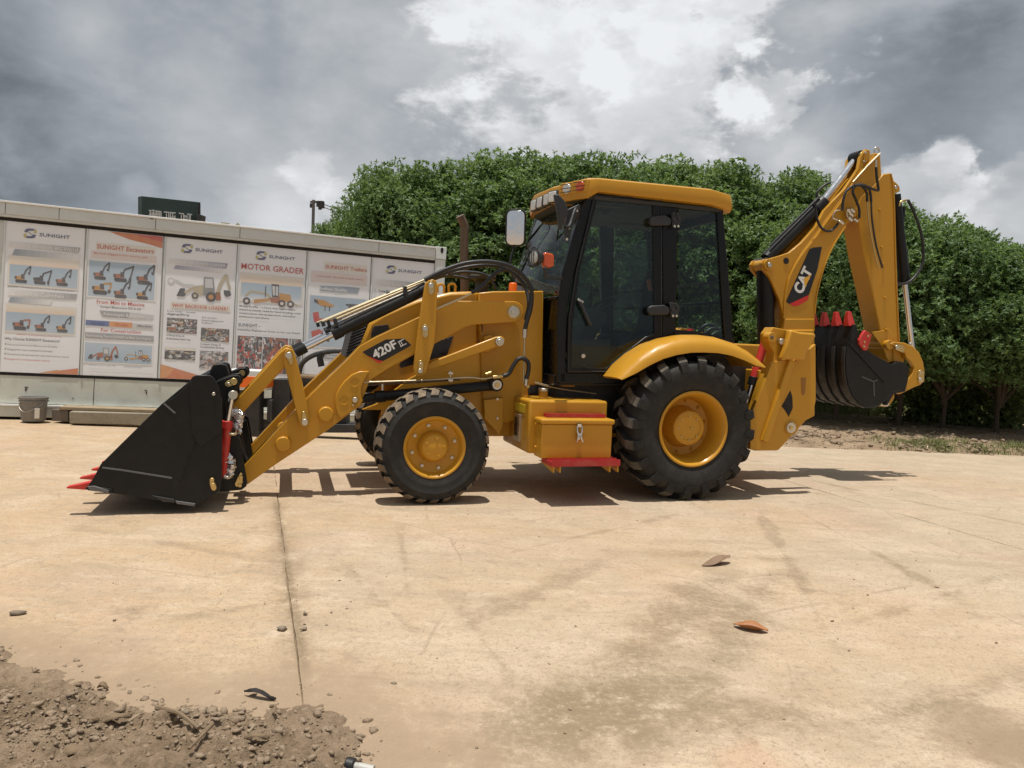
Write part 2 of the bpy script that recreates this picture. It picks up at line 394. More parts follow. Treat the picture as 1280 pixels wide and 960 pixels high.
def linemask(p, q, wid, amp):
    p = Vector(p); q = Vector(q); d = (q-p).normalized(); nx, ny = -d.y, d.x
    dist = t.m('ABSOLUTE', t.m('ADD', t.m('ADD', t.m('MULTIPLY', X, nx), t.m('MULTIPLY', Y, ny)), -(p.x*nx+p.y*ny)))
    along = t.m('ADD', t.m('ADD', t.m('MULTIPLY', X, d.x), t.m('MULTIPLY', Y, d.y)), -(p.x*d.x+p.y*d.y))
    e = t.m('MULTIPLY', t.ramp(along, -.3, .4), t.ramp(along, (q-p).length-.4, (q-p).length+.4, 1, 0))
    return t.m('MULTIPLY', t.m('MULTIPLY', t.ramp(t.m('ADD', dist, t.m('MULTIPLY', t.m('SUBTRACT', nm, .5), amp)), 0, wid, 1, 0), e), t.m('MULTIPLY', t.ramp(ng2, .30, .56), t.ramp(nf, .30, .52)))
def gxy(px, py): v = ground(px, py); return (v.x, v.y)
for (p, q, wd, am, k) in [((690, 940), (905, 715), .34, 1.0, .65), ((850, 910), (965, 715), .20, .8, .6), ((1000, 640), (1190, 745), .05, .3, .6),
                          ((590, 970), (830, 850), .40, 1.1, .85), ((1030, 915), (1300, 850), .15, .6, .7), ((760, 960), (1000, 880), .2, .8, .8), ((560, 790), (760, 700), .12, .5, .5), ((800, 690), (1000, 700), .10, .5, .5), ((560, 740), (640, 850), .06, .6, .4),
                          ((1010, 600), (1300, 660), .05, .2, .5), ((950, 640), (1040, 800), .05, .4, .5), ((640, 690), (860, 640), .05, .3, .45), ((420, 700), (560, 830), .05, .4, .45), ((1060, 780), (1260, 720), .06, .4, .5), ((100, 660), (330, 700), .05, .3, .4), ((180, 780), (420, 740), .07, .5, .45), ((500, 660), (510, 740), .03, .2, .4), ((345, 625), (386, 872), .045, .03, .95), ((345, 625), (386, 872), .16, .3, .45)]:
    c = t.mix(t.m('MULTIPLY', linemask(gxy(*p), gxy(*q), wd, am), k), c, (.225, .165, .105))
def spot(px, py, r0, r1, amp):
    g = ground(px, py); v = t.vm('DISTANCE', pos, (g.x, g.y, 0))
    return t.ramp(t.m('ADD', v, t.m('MULTIPLY', t.m('SUBTRACT', nm, .5), amp)), r0, r1, 1, 0)
c = t.mix(t.m('MULTIPLY', spot(1270, 930, .12, .42, 1.2), .75), c, (.25, .18, .115))
c = t.mix(t.m('MULTIPLY', spot(935, 950, .06, .24, .7), .22), c, (.56, .30, .20))
soil = t.n('ShaderNodeAttribute', attribute_name='soil').outputs['Fac']
dn = t.m('ADD', soil, t.m('ADD', t.m('MULTIPLY', t.m('SUBTRACT', nm, .5), .9), t.m('MULTIPLY', t.m('SUBTRACT', ng2, .5), .5)))
dcol = t.mix(t.m('ADD', t.m('MULTIPLY', nf, .5), t.m('MULTIPLY', nff, .5)), (.17, .118, .075), (.46, .345, .235))
c = t.mix(t.m('MULTIPLY', t.m('MULTIPLY', t.ramp(dn, -.55, .0), t.ramp(nf, .30, .52, .35, 1.0)), .95), c, dcol)
dn2 = t.m('ADD', t.m('ADD', Y, t.m('MULTIPLY', X, .25)), t.m('MULTIPLY', t.m('SUBTRACT', nm, .5), 1.6))
c = t.mix(t.m('MULTIPLY', t.m('MULTIPLY', t.ramp(dn2, 2.2, 3.0, 1, 0), t.ramp(ng2, .40, .60)), .7), c, dcol)
t.put(b.inputs['Base Color'], c); b.inputs['Roughness'].default_value = .9; b.inputs['Specular IOR Level'].default_value = .2
bn = t.n('ShaderNodeBump'); bn.inputs['Strength'].default_value = .5; bn.inputs['Distance'].default_value = .012
t.put(bn.inputs['Height'], t.m('ADD', t.m('ADD', nm, t.m('MULTIPLY', ng, .5)), t.m('MULTIPLY', nf, .22))); t.link(bn.outputs[0], b.inputs['Normal'])
M['concrete'] = m

# ---- bare earth
m, t, b = newmat('bare_earth')
pos = t.n('ShaderNodeNewGeometry').outputs['Position']
n1 = t.noise(pos, 2.2, 9, .68); n2 = t.noise(pos, 14, 9, .74); n3 = t.noise(pos, 45, 6, .7)
c = t.mix(t.ramp(n1, .3, .7), (.200, .140, .088), (.385, .285, .192))
c = t.mix(t.m('MULTIPLY', t.ramp(n2, .5, .7), .6), c, (.13, .095, .062))
c = t.mix(t.m('MULTIPLY', t.ramp(n3, .55, .7), .5), c, (.48, .39, .29))
t.put(b.inputs['Base Color'], c); b.inputs['Roughness'].default_value = .95; b.inputs['Specular IOR Level'].default_value = .15
bn = t.n('ShaderNodeBump'); bn.inputs['Strength'].default_value = .9; bn.inputs['Distance'].default_value = .03
t.put(bn.inputs['Height'], t.m('ADD', n2, t.m('MULTIPLY', n3, .4))); t.link(bn.outputs[0], b.inputs['Normal'])
M['earth'] = m

def gridmesh(name, xs, ys, zf, mat, kind='structure', label=None, parent=None, smooth=180):
    XX, YY = np.meshgrid(xs, ys); ZZ = zf(XX, YY)
    V = np.stack([XX.ravel(), YY.ravel(), ZZ.ravel()], 1); nx, ny = len(xs), len(ys)
    i = np.arange(nx-1)[None]+nx*np.arange(ny-1)[:, None]; i = i.ravel()
    F = np.stack([i, i+1, i+nx+1, i+nx], 1)
    o = objm(name, pydata(name, V, F, mat, smooth=smooth), parent); tag(o, label, None, None, kind); return o
def vnoise(XX, YY, s, seed=0.0, octv=4):
    f = np.frompyfunc(lambda x, y: noise.fractal((x*s+seed, y*s-seed, seed), 1.0, 2.0, octv), 2, 1)
    return f(XX, YY).astype(float)
def earth_z(XX, YY):
    out = sstep(YARD_END-.05, YARD_END+.25, YY)*sstep(-1.5, 0.5, XX)
    near = (np.abs(XX) < 16) & (YY < 24) & (YY > 11)
    z = gz(XX, YY)-.019
    nz = np.zeros_like(z); nz[near] = vnoise(XX[near], YY[near], 1.6, 3.0)*.05+np.abs(vnoise(XX[near], YY[near], 5.0, 5.0))*.05
    return z+out*(.07+nz+.05*sstep(12.6, 14.5, YY))
xs = np.concatenate([[-900, -300, -120, -60, -40], np.arange(-30, -2, 2.), np.arange(-2, 12, .14), np.arange(12, 30, 2.), [40, 60, 120, 300, 900]])
ys = np.concatenate([[-200, -60, -20, -6], np.arange(-2, 11.8, 1.2), np.arange(12, 21, .12), np.arange(21.5, 34, 2.), [40, 60, 100, 200, 500, 1500]])
gridmesh('ground', xs, ys, earth_z, 'earth')

# ---- the concrete yard: cast strips with open joints running away from the camera
jdir = .3335
def joint_x(k, y): return -2.19+(7.17-y)*jdir+5.53*k
bpx = [(-60, 800), (0, 818), (60, 834), (120, 858), (200, 880), (262, 886), (330, 872), (388, 868), (430, 895), (452, 930), (468, 985), (440, 1080)]
bl = [gxy(*p) for p in bpx]
def heap_dist(XX, YY):
    "signed distance inside the near-left boundary polyline"
    best = np.full(XX.shape, 9.); sgn = np.ones(XX.shape)
    for (ax, ay), (bx_, by_) in zip(bl, bl[1:]):
        dx, dy = bx_-ax, by_-ay; L2 = dx*dx+dy*dy
        tt = np.clip(((XX-ax)*dx+(YY-ay)*dy)/L2, 0, 1)
        d = np.hypot(XX-ax-tt*dx, YY-ay-tt*dy); cr = dx*(YY-ay)-dy*(XX-ax)
        upd = d < best; best = np.where(upd, d, best); sgn = np.where(upd, np.where(cr < 0, 1, -1), sgn)
    return best*sgn
yard = empty('yard'); tag(yard, kind='structure')
for k in range(-3, 4):
    far = YARD_END+.0 if k >= 0 else (YARD_END+.6 if k == -1 else 17.0)
    n_y = int((far-.4)/.085); tys = np.linspace(.4, far, n_y); ws = np.linspace(0, 1, 56)
    TY, WS = np.meshgrid(tys, ws, indexing='ij')
    wob = vnoise(TY[:, 0], np.full(n_y, k*7.7), 3.1, 1.3, 5)*.016
    wob2 = vnoise(TY[:, 0], np.full(n_y, (k+1)*7.7), 3.1, 9.3, 5)*.016
    wob = wob*.6; wob2 = wob2*.6
    gl, gr = (.003, .003)
    x0 = joint_x(k, TY[:, 0])+gl+wob; x1 = joint_x(k+1, TY[:, 0])-gr-wob2
    XX = x0[:, None]+(x1-x0)[:, None]*WS
    edge = .10*vnoise(XX[-1], XX[-1]*0, 1.3, 4.4, 5)
    YY = TY.copy(); YY[-1] += edge; YY[-2] += edge*.6
    ZZ = gz(XX, YY)+.004*np.clip(vnoise(XX, YY, .8, 2.0, 2), -1, 1)
    ZZ[:, 0] -= .006; ZZ[:, -1] -= .006
    V = np.stack([XX.ravel(), YY.ravel(), ZZ.ravel()], 1); nx, ny = 56, n_y
    i = (np.arange(nx-1)[None]+nx*np.arange(ny-1)[:, None]).ravel(); F = np.stack([i, i+1, i+nx+1, i+nx], 1)
    # skirts
    rim = np.concatenate([np.arange(0, nx), np.arange(nx-1, nx*ny, nx)[1:], np.arange(nx*ny-1, nx*(ny-1)-1, -1)[1:], np.arange(nx*(ny-1), -1, -nx)[1:-1]])
    low = V[rim].copy(); low[:, 2] -= .12; base_i = len(V); V = np.concatenate([V, low]); r = len(rim); a = np.arange(r); bq = (a+1) % r
    F = np.concatenate([F, np.stack([rim[a], base_i+a, base_i+bq, rim[bq]], 1)])
    me = pydata('concrete_slab', V, F, 'concrete', smooth=40); hd = np.full(len(V), -9.0); nearv = (V[:, 1] < 4.6) & (np.abs(V[:, 0]) < 3.5)
    if nearv.any(): hd[nearv] = heap_dist(V[nearv, 0], V[nearv, 1])
    at_ = me.attributes.new('soil', 'FLOAT', 'POINT'); at_.data.foreach_set('value', np.ascontiguousarray(np.clip(hd, -9, 1), np.float32))
    objm('concrete_slab', me, yard)

# ---- heap of dug earth at the near left
def heap_z(XX, YY):
    d = heap_dist(XX, YY)+vnoise(XX, YY, 2.6, 8.0, 4)*.11+vnoise(XX, YY, 11, 1.0, 3)*.03
    h = .062*(1-np.exp(-np.clip(d, 0, 9)/.36))
    return -.012+np.where(d > 0, .005+h*(1+.7*vnoise(XX, YY, 3.0, 6.0, 4))+np.minimum(1, d/.12)*(.040*np.abs(vnoise(XX, YY, 9, 2.0, 5))+.022*vnoise(XX, YY, 22, 4.0, 3)), np.maximum(d, -.25)*.045)
hp = gridmesh('earth_heap', np.arange(-2.75, -.35, .0095), np.arange(1.75, 3.75, .0095), heap_z, 'earth', kind='stuff')
def ico():
    p = (1+5**.5)/2
    V = np.array([(-1, p, 0), (1, p, 0), (-1, -p, 0), (1, -p, 0), (0, -1, p), (0, 1, p), (0, -1, -p), (0, 1, -p), (p, 0, -1), (p, 0, 1), (-p, 0, -1), (-p, 0, 1)], float)
    V /= np.linalg.norm(V[0])
    F = np.array([(0, 11, 5), (0, 5, 1), (0, 1, 7), (0, 7, 10), (0, 10, 11), (1, 5, 9), (5, 11, 4), (11, 10, 2), (10, 7, 6), (7, 1, 8), (3, 9, 4), (3, 4, 2), (3, 2, 6), (3, 6, 8), (3, 8, 9), (4, 9, 5), (2, 4, 11), (6, 2, 10), (8, 6, 7), (9, 8, 1)])
    return V, F
IV, IF = ico()
def rocks(name, xyz, sizes, mat, flat=.65):
    n = len(xyz); V = (IV[None]*(1+rng.uniform(-.42, .30, (n, 12, 1)))+rng.uniform(-.26, .26, (n, 12, 3)))*np.asarray(sizes)[:, None, None]
    V = V*np.stack([rng.uniform(.7, 1.4, n), rng.uniform(.7, 1.3, n), np.full(n, flat)*rng.uniform(.7, 1.2, n)], 1)[:, None]
    a = rng.uniform(0, 6.28, n); ca, sa = np.cos(a)[:, None], np.sin(a)[:, None]
    V = np.stack([V[..., 0]*ca-V[..., 1]*sa, V[..., 0]*sa+V[..., 1]*ca, V[..., 2]], 2)+np.asarray(xyz)[:, None]
    F = (IF[None]+12*np.arange(n)[:, None, None]).reshape(-1, 3)
    return pydata(name, V.reshape(-1, 3), F, mat)
n = 46000
cx = rng.uniform(-2.7, -.4, n); cy = rng.uniform(1.8, 3.65, n); dd = heap_dist(cx, cy)
clump = vnoise(cx, cy, 2.2, 12.0, 3)
keep = (dd > -.14) & (rng.uniform(0, 1, n) < np.clip(.30+1.4*clump, .05, 1)*np.clip((dd+.14)/.22, .06, 1)); cx, cy, dd = cx[keep], cy[keep], dd[keep]
cz = heap_z(cx, cy); sz = np.minimum(.0016+.0017*rng.exponential(1, len(cx))**1.55, .016); cz = np.maximum(cz, -.002)
tag(objm('earth_clods', rocks('earth_clods', np.stack([cx, cy, cz+sz*.25], 1), sz, 'clod')), kind='stuff')
n = 1500
cx = rng.uniform(-4.5, 5, n); cy = 2.0+9.5*rng.uniform(0, 1, n)**1.6
pr = np.clip(1.0-(cy-2)/5.5+.9*vnoise(cx, cy, .9, 3.0, 3), .05, 1)
keep = rng.uniform(0, 1, n) < pr; cx, cy = cx[keep], cy[keep]
sz = np.minimum(.0016+.0018*rng.exponential(1, len(cx)), .008)
tag(objm('yard_grit', rocks('yard_grit', np.stack([cx, cy, gz(cx, cy)+sz*.3], 1), sz, 'clod')), kind='stuff')

def stone(name, px, py, s, mat, label, z=0.0, cat='stone', group=None, dep=None, flat=.6):
    g = ground(px, py, z) if dep is None else atdepth(px, py, dep)
    me = rocks(name, np.array([[0, 0, s*.35]]), np.array([s]), mat, flat); o = objm(name, me); o.location = g
    return tag(o, label, cat, group)
stone('stone', 22, 768, .026, 'stone', 'small dark stone alone on the concrete at the far left edge of the yard')
stone('stone', 352, 787, .020, 'stone', 'dark pebble just left of the dirty concrete joint')
stone('stone', 380, 787, .018, 'stone', 'dark pebble just right of the dirty concrete joint')
stone('stone', 381, 768, .014, 'stone', 'tiny pebble beside the joint, farther away than the pair of pebbles')
stone('stone', 492, 855, .012, 'stone', 'single tiny pebble on bare concrete right of the earth heap')

# ---- shipping container office
CF = {}
D_ = ray(3250, 600).normalized(); Uc = (UP+RT*.038).normalized(); Uc = (Uc-D_*Uc.dot(D_)).normalized(); Nc = D_.cross(Uc).normalized()
if Nc.y > 0: Nc = -Nc
O_ = atdepth(0, 523, 10.75)
def con(px, py, off=0.0):
    "pixel to (s along, h up) on the container front plane"
    d = ray(px, py); o = O_+Nc*off; tt = (o-EYE).dot(Nc)/d.dot(Nc); p = EYE+d*tt-o
    return p.dot(D_), p.dot(Uc)
cm = Matrix((( D_.x, -Nc.x, Uc.x, O_.x), (D_.y, -Nc.y, Uc.y, O_.y), (D_.z, -Nc.z, Uc.z, O_.z), (0, 0, 0, 1)))   # local: x along, y inwards, z up
def put(o): o.matrix_world = cm; return o
croot = put(empty('container_office'))
tag(croot, 'long cream white site container office hung with a row of posters', 'container')
sL = con(-150, 400)[0]; sR = con(556, 330)[0]; sP = con(543.5, 330)[0]
hT = con(0, 250.8)[1]; hB = con(0, 270.5)[1]; hW = con(60, 470)[1]; hS = con(60, 507.8)[1]
DEEP = 2.4
bm = bmesh.new(); box(bm, sL, sR-.02, .05, DEEP, .1, hT-.03); obj('body', bm, 'contlow', croot, .01)
# the wall above the dado and its dado panels
sx = [con(x, 490)[0] for x in (-130, -10, 117, 233, 350, 470, 543)]
for a, c_ in zip(sx, sx[1:]):
    bm = bmesh.new(); box(bm, a+.006, c_-.006, .02, .0495, hS+.03, hW-.01); obj('wall_panel', bm, 'contlow', croot, .004)
bm = bmesh.new(); box(bm, sL, sP-.002, .015, .0495, hW-.008, hW+.03); obj('dado_trim', bm, 'dark', croot)
bm = bmesh.new(); box(bm, sL, sP, .03, .0495, hW+.032, hB-.045); obj('wall', bm, 'cont', croot)
bm = bmesh.new(); box(bm, sL, sP-.002, -.005, .048, hB-.042, hB-.002); obj('painted_rail_shade', bm, 'dark', croot)  # dark strip: the shade under the roof rail put in as colour
# roof rail in lengths with seams
sr = [con(x, 262)[0] for x in (-140, 8)]+[con(75, 265)[0], con(195, 280)[0], con(300, 290)[0], con(473, 310)[0], sP-.01]
for a, c_ in zip(sr, sr[1:]):
    bm = bmesh.new(); box(bm, a+.003, c_-.003, -.06, .10, hB+.035, hT-.028); obj('roof_rail', bm, 'cont', croot, .008)
bm = bmesh.new(); box(bm, sL, sP-.01, -.045, .06, hB, hB+.034); obj('lower_rail_lip', bm, 'cont', croot, .004)
bm = bmesh.new(); box(bm, sL, sP-.01, -.08, DEEP, hT-.0275, hT); obj('roof_edge', bm, 'white', croot, .004)
# corner post with castings
bm = bmesh.new(); box(bm, sP, sR, -.04, .12, .16, hT-.2); obj('corner_post', bm, 'cont', croot, .006)
bm = bmesh.new(); box(bm, sP-.008, sR+.006, -.055, .13, hT-.198, hT+.01); cc = obj('corner_casting', bm, 'cont', croot, .008)
hh = con(551.5, 313.5); 
bm = bmesh.new(); prism(bm, [(hh[0]+.026*math.cos(a), hh[1]+.05*math.sin(a)) for a in np.linspace(0, 6.28, 18)[:-1]], -.058, -.05); obj('casting_hole', bm, 'dark', cc)
# sill and base rail
bm = bmesh.new(); box(bm, sL, sP, -.05, .05, hS-.012, hS+.018); obj('sill', bm, 'white', croot, .004)
bm = bmesh.new(); box(bm, sL, sP, -.03, .04, .03, hS-.014); obj('base_rail', bm, 'contlow', croot, .006)
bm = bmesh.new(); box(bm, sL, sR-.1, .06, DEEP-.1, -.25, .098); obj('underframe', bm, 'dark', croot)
for px in (282, 297):
    s0, h0 = con(px, 284 if px == 282 else 285); bm = bmesh.new()
    if px == 282: box(bm, s0-.075, s0+.055, .1, .2, hT+.001, hT+.055)
    else: prism(bm, [(s0-.05, hT+.001), (s0+.05, hT+.001), (s0+.03, hT+.05), (s0, hT+.075), (s0-.03, hT+.045)], .1, .2)
    obj('roof_fitting', bm, 'conc', croot, .004)
for (px, py, w_, h_) in [(32, 487, .02, .05), (32.5, 484, .05, .012), (182, 488, .04, .012), (183, 491, .015, .05), (91, 498, .015, .02), (190, 274.5, .06, .012)]:
    s0, h0 = con(px, py); bm = bmesh.new(); y0 = .016 if py > 300 else -.0625
    prism(bm, [(s0-w_/2, h0-h_/2), (s0+w_/2, h0-h_/3), (s0+w_/2.4, h0+h_/2), (s0-w_/3, h0+h_/2.2)], y0, y0+.008); obj('scuff_mark', bm, 'dark', croot)

# ---- trees
def leaves(centres, normals, sizes, tones, per=7):
    "rosettes of pointed leaves: each leaf is a bent diamond of two triangles"
    n = len(centres); k = per
    c = np.repeat(centres, k, 0); nn = np.repeat(normals, k, 0); s = np.repeat(sizes, k)*rng.uniform(.7, 1.25, n*k); tn = np.clip(np.repeat(tones, k)+rng.uniform(-.22, .22, n*k), 0, 1)
    r = rng.normal(size=(n*k, 3)); r += nn*.35; r /= np.linalg.norm(r, axis=1)[:, None]
    side = np.cross(r, nn+rng.normal(size=(n*k, 3))*.35); side /= np.linalg.norm(side, axis=1)[:, None]+1e-9
    up = np.cross(side, r)
    w_ = (s*.23)[:, None]; L = s[:, None]
    p0 = c; p1 = c+r*L*.5+side*w_+up*L*.05; p2 = c+r*L-up*L*.14; p3 = c+r*L*.5-side*w_+up*L*.05
    V = np.stack([p0, p1, p2, p3], 1).reshape(-1, 3); i = 4*np.arange(n*k)
    F = np.stack([np.stack([i, i+1, i+2], 1), np.stack([i, i+2, i+3], 1)], 1).reshape(-1, 3)
    return V, F, np.repeat(tn, 2)
def crown(rx, ry, h0, h1, n_cl, n_ros, leaf, seed):
    "uneven crown: clumps over an egg-shaped volume from height h0 to h1"
    r = np.random.default_rng(seed); hz = (h1-h0)/2; mid = (h0+h1)/2
    d = r.normal(size=(n_cl, 3)); d /= np.linalg.norm(d, axis=1)[:, None]; d[:, 2] = np.where(d[:, 2] < -.75, -d[:, 2], d[:, 2])
    rr = np.where(r.uniform(0, 1, n_cl) < .16, r.uniform(1.0, 1.10, n_cl), r.uniform(.70, .98, n_cl)); sq = 1/np.maximum(np.abs(d[:, 2])**2.3+np.hypot(d[:, 0], d[:, 1])**2.3, .2)**(1/2.3)
    cc = d*(rr*sq)[:, None]*np.array([rx, ry, hz])*.86
    cs = r.uniform(.17, .30, n_cl)*min(rx, ry)
    idx = r.integers(0, n_cl, n_ros); q = r.normal(size=(n_ros, 3)); q /= np.linalg.norm(q, axis=1)[:, None]
    q[:, 2] = np.where(q[:, 2] < -.2, -q[:, 2], q[:, 2])
    P_ = cc[idx]+q*(cs[idx]*r.uniform(.6, 1.06, n_ros))[:, None]*np.array([1, 1, .85])
    N_ = q*.9+d[idx]*.4+np.array([0, 0, .45]); N_ /= np.linalg.norm(N_, axis=1)[:, None]
    P_[:, 2] += mid
    keep = P_[:, 2] > max(.15, h0*.7); P_, N_, idx = P_[keep], N_[keep], idx[keep]
    tone_c = r.uniform(.05, .75, n_cl)
    return leaves(P_, N_, np.full(len(P_), leaf), tone_c[idx]), cc+np.array([0, 0, mid])
def make_tree(seed, rx, ry, h0, h1, n_cl, n_ros, leaf, label, mat='leaf', tr=.13):
    root = empty('tree'); tag(root, label, 'tree', 'dense green trees standing behind the yard')
    (V, F, T), cc = crown(rx, ry, h0, h1, n_cl, n_ros, leaf, seed)
    objm('crown', pydata('crown', V, F, mat, attr=('tone', T)), root)
    bm = bmesh.new(); r = random.Random(seed)
    top = h0+(h1-h0)*.5
    tube(bm, [(0, 0, -.2), (r.uniform(-.05, .05), r.uniform(-.05, .05), h0*.6+.3), (r.uniform(-.15, .15), r.uniform(-.15, .15), top)], tr, 10, 5, lambda u: 1.15-.75*u)
    for j in range(9):
        q = Vector(cc[r.randrange(len(cc))]); s = Vector((0, 0, h0*.7+.25+r.uniform(0, .9)))
        tube(bm, [s, s.lerp(q, .5)+Vector((0, 0, .15)), q], .05, 6, 3, lambda u: 1.1-.85*u)
    obj('trunk', bm, 'bark', root); return root
protos = [make_tree(101, 2.3, 2.2, .25, 5.3, 260, 17000, .095, 'x'), make_tree(202, 2.5, 2.3, .2, 5.0, 290, 17000, .092, 'x'),
          make_tree(303, 2.1, 2.1, .3, 5.5, 250, 16000, .095, 'x'), make_tree(404, 2.4, 2.4, .70, 5.0, 250, 19000, .095, 'x', 'leaf', .065)]
ptop = [5.55, 5.25, 5.75, 5.35]
spots = [  # px of the axis, px height of the top, depth, which, width factor, label
    (512, 203, 19.0, 0, .76, 'dense green tree at the left end of the close-set row, above the container corner'),
    (585, 204, 20.5, 1, .85, 'dense green tree behind the curved exhaust pipe'),
    (622, 194, 19.4, 2, 1.05, 'dense green tree whose top shows just left of the cab roof'),
    (694, 188, 20.0, 0, 1.05, 'tall dense green tree whose top stands above the front of the cab roof'),
    (768, 196, 19.0, 1, .95, 'dense green tree rising above the middle of the cab roof'),
    (846, 201, 20.2, 2, 1.1, 'dense green tree rising above the rear edge of the cab roof'),
    (915, 205, 19.2, 0, 1.0, 'dense green tree between the cab and the digging boom'),
    (985, 215, 20.0, 1, .9, 'dense green tree behind the dipper cylinder of the boom'),
    (1062, 244, 16.2, 3, .80, 'spreading green tree behind the lettered boom'),
    (1140, 262, 15.9, 3, .78, 'spreading green tree just right of the dipper arm'),
    (1196, 276, 15.6, 3, .74, 'spreading green tree standing second from the right edge'),
    (1262, 312, 15.3, 3, .72, 'lowest spreading green tree cut by the right edge of the view'),
    (455, 250, 21.5, 1, .44, 'low distant tree whose crown peeps over the container left of the dense row'),
    (405, 277, 27.0, 0, .46, 'small distant treetop just above the container roof edge under the utility pole'),
    (820, 240, 24.0, 0, 1.2, 'tree of the second row seen in the gap over the rear of the cab'),
    (660, 235, 24.0, 1, 1.2, 'tree of the second row seen in the gap over the front of the cab'),
    (560, 255, 24.0, 2, 1.0, 'tree of the second row seen in the gap over the container corner'),
    (960, 255, 24.0, 1, 1.2, 'tree of the second row seen in the gap left of the boom'),
    (1060, 300, 27.0, 0, 1.3, 'tree of the second row seen between the boom and the dipper arm'),
    (1150, 320, 26.5, 1, 1.3, 'tree of the second row seen under the canopy right of the dipper arm'),
    (1235, 335, 26.0, 2, 1.4, 'tree of the second row seen under the canopy near the right edge'),
    (1330, 340, 26.0, 0, 1.4, 'tree of the second row cut by the right edge of the view')]
used = [False]*4
for (px, py, dep, k, wf, lab) in spots:
    p = atdepth(px, py, dep); base_z = gzf(p.x, p.y); hgt = p.z-base_z
    s = hgt/ptop[k]; loc = (p.x, p.y, base_z); rz = rng.uniform(0, 6.28); q = wf*1.15
    if not used[k]:
        o = protos[k]; used[k] = True; o.location = loc; o.rotation_euler = (0, 0, rz); o['label'] = lab; o.scale = (q, q, s)
    else: copy_tree(protos[k], loc, rz, (q, q, s), lab)
# shrubs and weeds along the foot of the trees
def make_shrub(name, seed, r_, h, n_ros, leaf, per):
    r = np.random.default_rng(seed); P_ = r.normal(size=(n_ros, 3))*np.array([r_*.42, r_*.36, 0]); P_[:, 2] = r.uniform(.04, 1, n_ros)**1.15*h*np.exp(-(P_[:, 0]**2+P_[:, 1]**2)/(r_*r_*1.4))
    N_ = r.normal(size=(n_ros, 3))*.4+np.array([0, 0, 1]); N_ /= np.linalg.norm(N_, axis=1)[:, None]
    V, F, T = leaves(P_, N_, np.full(n_ros, leaf), r.uniform(.1, .95, n_ros), per)
    root = empty(name); objm('foliage', pydata('foliage', V, F, 'leaf2', attr=('tone', T)), root)
    bm = bmesh.new(); rr = random.Random(seed)
    for j in range(14):
        a = rr.uniform(0, 6.28); q = rr.uniform(.2, .8)*r_*.7
        tube(bm, [(0.06*math.cos(a), .06*math.sin(a), 0), (q*.5*math.cos(a), q*.5*math.sin(a), h*.55), (q*math.cos(a), q*math.sin(a), h*rr.uniform(.75, 1.15))], .008, 5, 3, lambda u: 1-.7*u)
    obj('stems', bm, 'twig', root); return root
sh = [make_shrub('shrub', 51, .75, .85, 340, .105, 7), make_shrub('shrub', 52, .9, 1.15, 420, .12, 7)]
slist = [(1085, 19.6, 0, 1.0, 'leafy weeds seen under the digging bucket link'), (1168, 19.4, 1, .95, 'leafy shrub just right of the yellow bucket link'),
         (1205, 19.9, 0, 1.25, 'leafy shrub in the middle of the undergrowth on the right'), (1240, 19.2, 1, 1.05, 'tall weedy shrub near the right edge'),
         (1275, 19.6, 0, 1.3, 'weedy shrub cut by the right edge of the view'), (1130, 20.2, 1, 1.0, 'dark shrub between the trees behind the bucket link'),
         (930, 19.6, 1, 1.0, 'shrub seen between the rear of the cab and the stabiliser'), (1035, 19.8, 0, 1.1, 'shrub behind the digging bucket teeth'), (1158, 16.9, 1, 1.0, 'dark shaded shrub at the foot of the tree just right of the bucket link'), (1203, 16.6, 0, 1.15, 'dark shaded shrub under the canopy between the bucket link and the right edge'), (1262, 16.2, 1, 1.0, 'dark shaded shrub at the foot of the last tree on the right'), (1224, 20.8, 1, 1.2, 'taller shrub at the back of the undergrowth on the right')]
su = [False]*2
for (px, dep, k, s, lab) in slist:
    p = atdepth(px, 500, dep); loc = (p.x, p.y, -.07); rz = rng.uniform(0, 6.28)
    if not su[k]:
        o = sh[k]; su[k] = True; o.location = loc; o.rotation_euler = (0, 0, rz); o.scale = (s, s, s); tag(o, lab, 'shrub', 'weedy shrubs at the foot of the trees')
    else: copy_tree(sh[k], loc, rz, (s, s, s), lab, 'weedy shrubs at the foot of the trees')
# grass strip and patches: blades
def blades(n, xr, yr, h, dens, sd):
    x = rng.uniform(*xr, n); y = rng.uniform(*yr, n); k = rng.uniform(0, 1, n) < np.clip(dens(x, y), 0, 1); x, y = x[k], y[k]; n = len(x)
    z = earth_z(x, y); a = rng.uniform(0, 6.28, n); hh = h*rng.uniform(.4, 1.2, n); ln = rng.normal(size=(n, 2))*hh[:, None]*.45; w_ = .007
    p0 = np.stack([x-np.cos(a)*w_, y-np.sin(a)*w_, z-.01], 1); p1 = np.stack([x+np.cos(a)*w_, y+np.sin(a)*w_, z-.01], 1); p2 = np.stack([x+ln[:, 0], y+ln[:, 1], z+hh], 1)
    return np.stack([p0, p1, p2], 1).reshape(-1, 3)
g1 = blades(80000, (2.0, 15.5), (16.0, 23.0), .24, lambda x, y: sstep(17.3, 18.6, y)*(.75+.9*vnoise(x, y, .9, 2.0, 3)), 1)
g2 = blades(9000, (5.6, 9.5), (12.45, 13.4), .10, lambda x, y: sstep(6.0, 6.6, x)*(.35+1.1*vnoise(x, y, 1.9, 5.0, 3)), 2)
V = np.concatenate([g1, g2]); F = np.arange(len(V)).reshape(-1, 3)
tag(objm('grass', pydata('grass', V, F, 'grass')), kind='stuff')
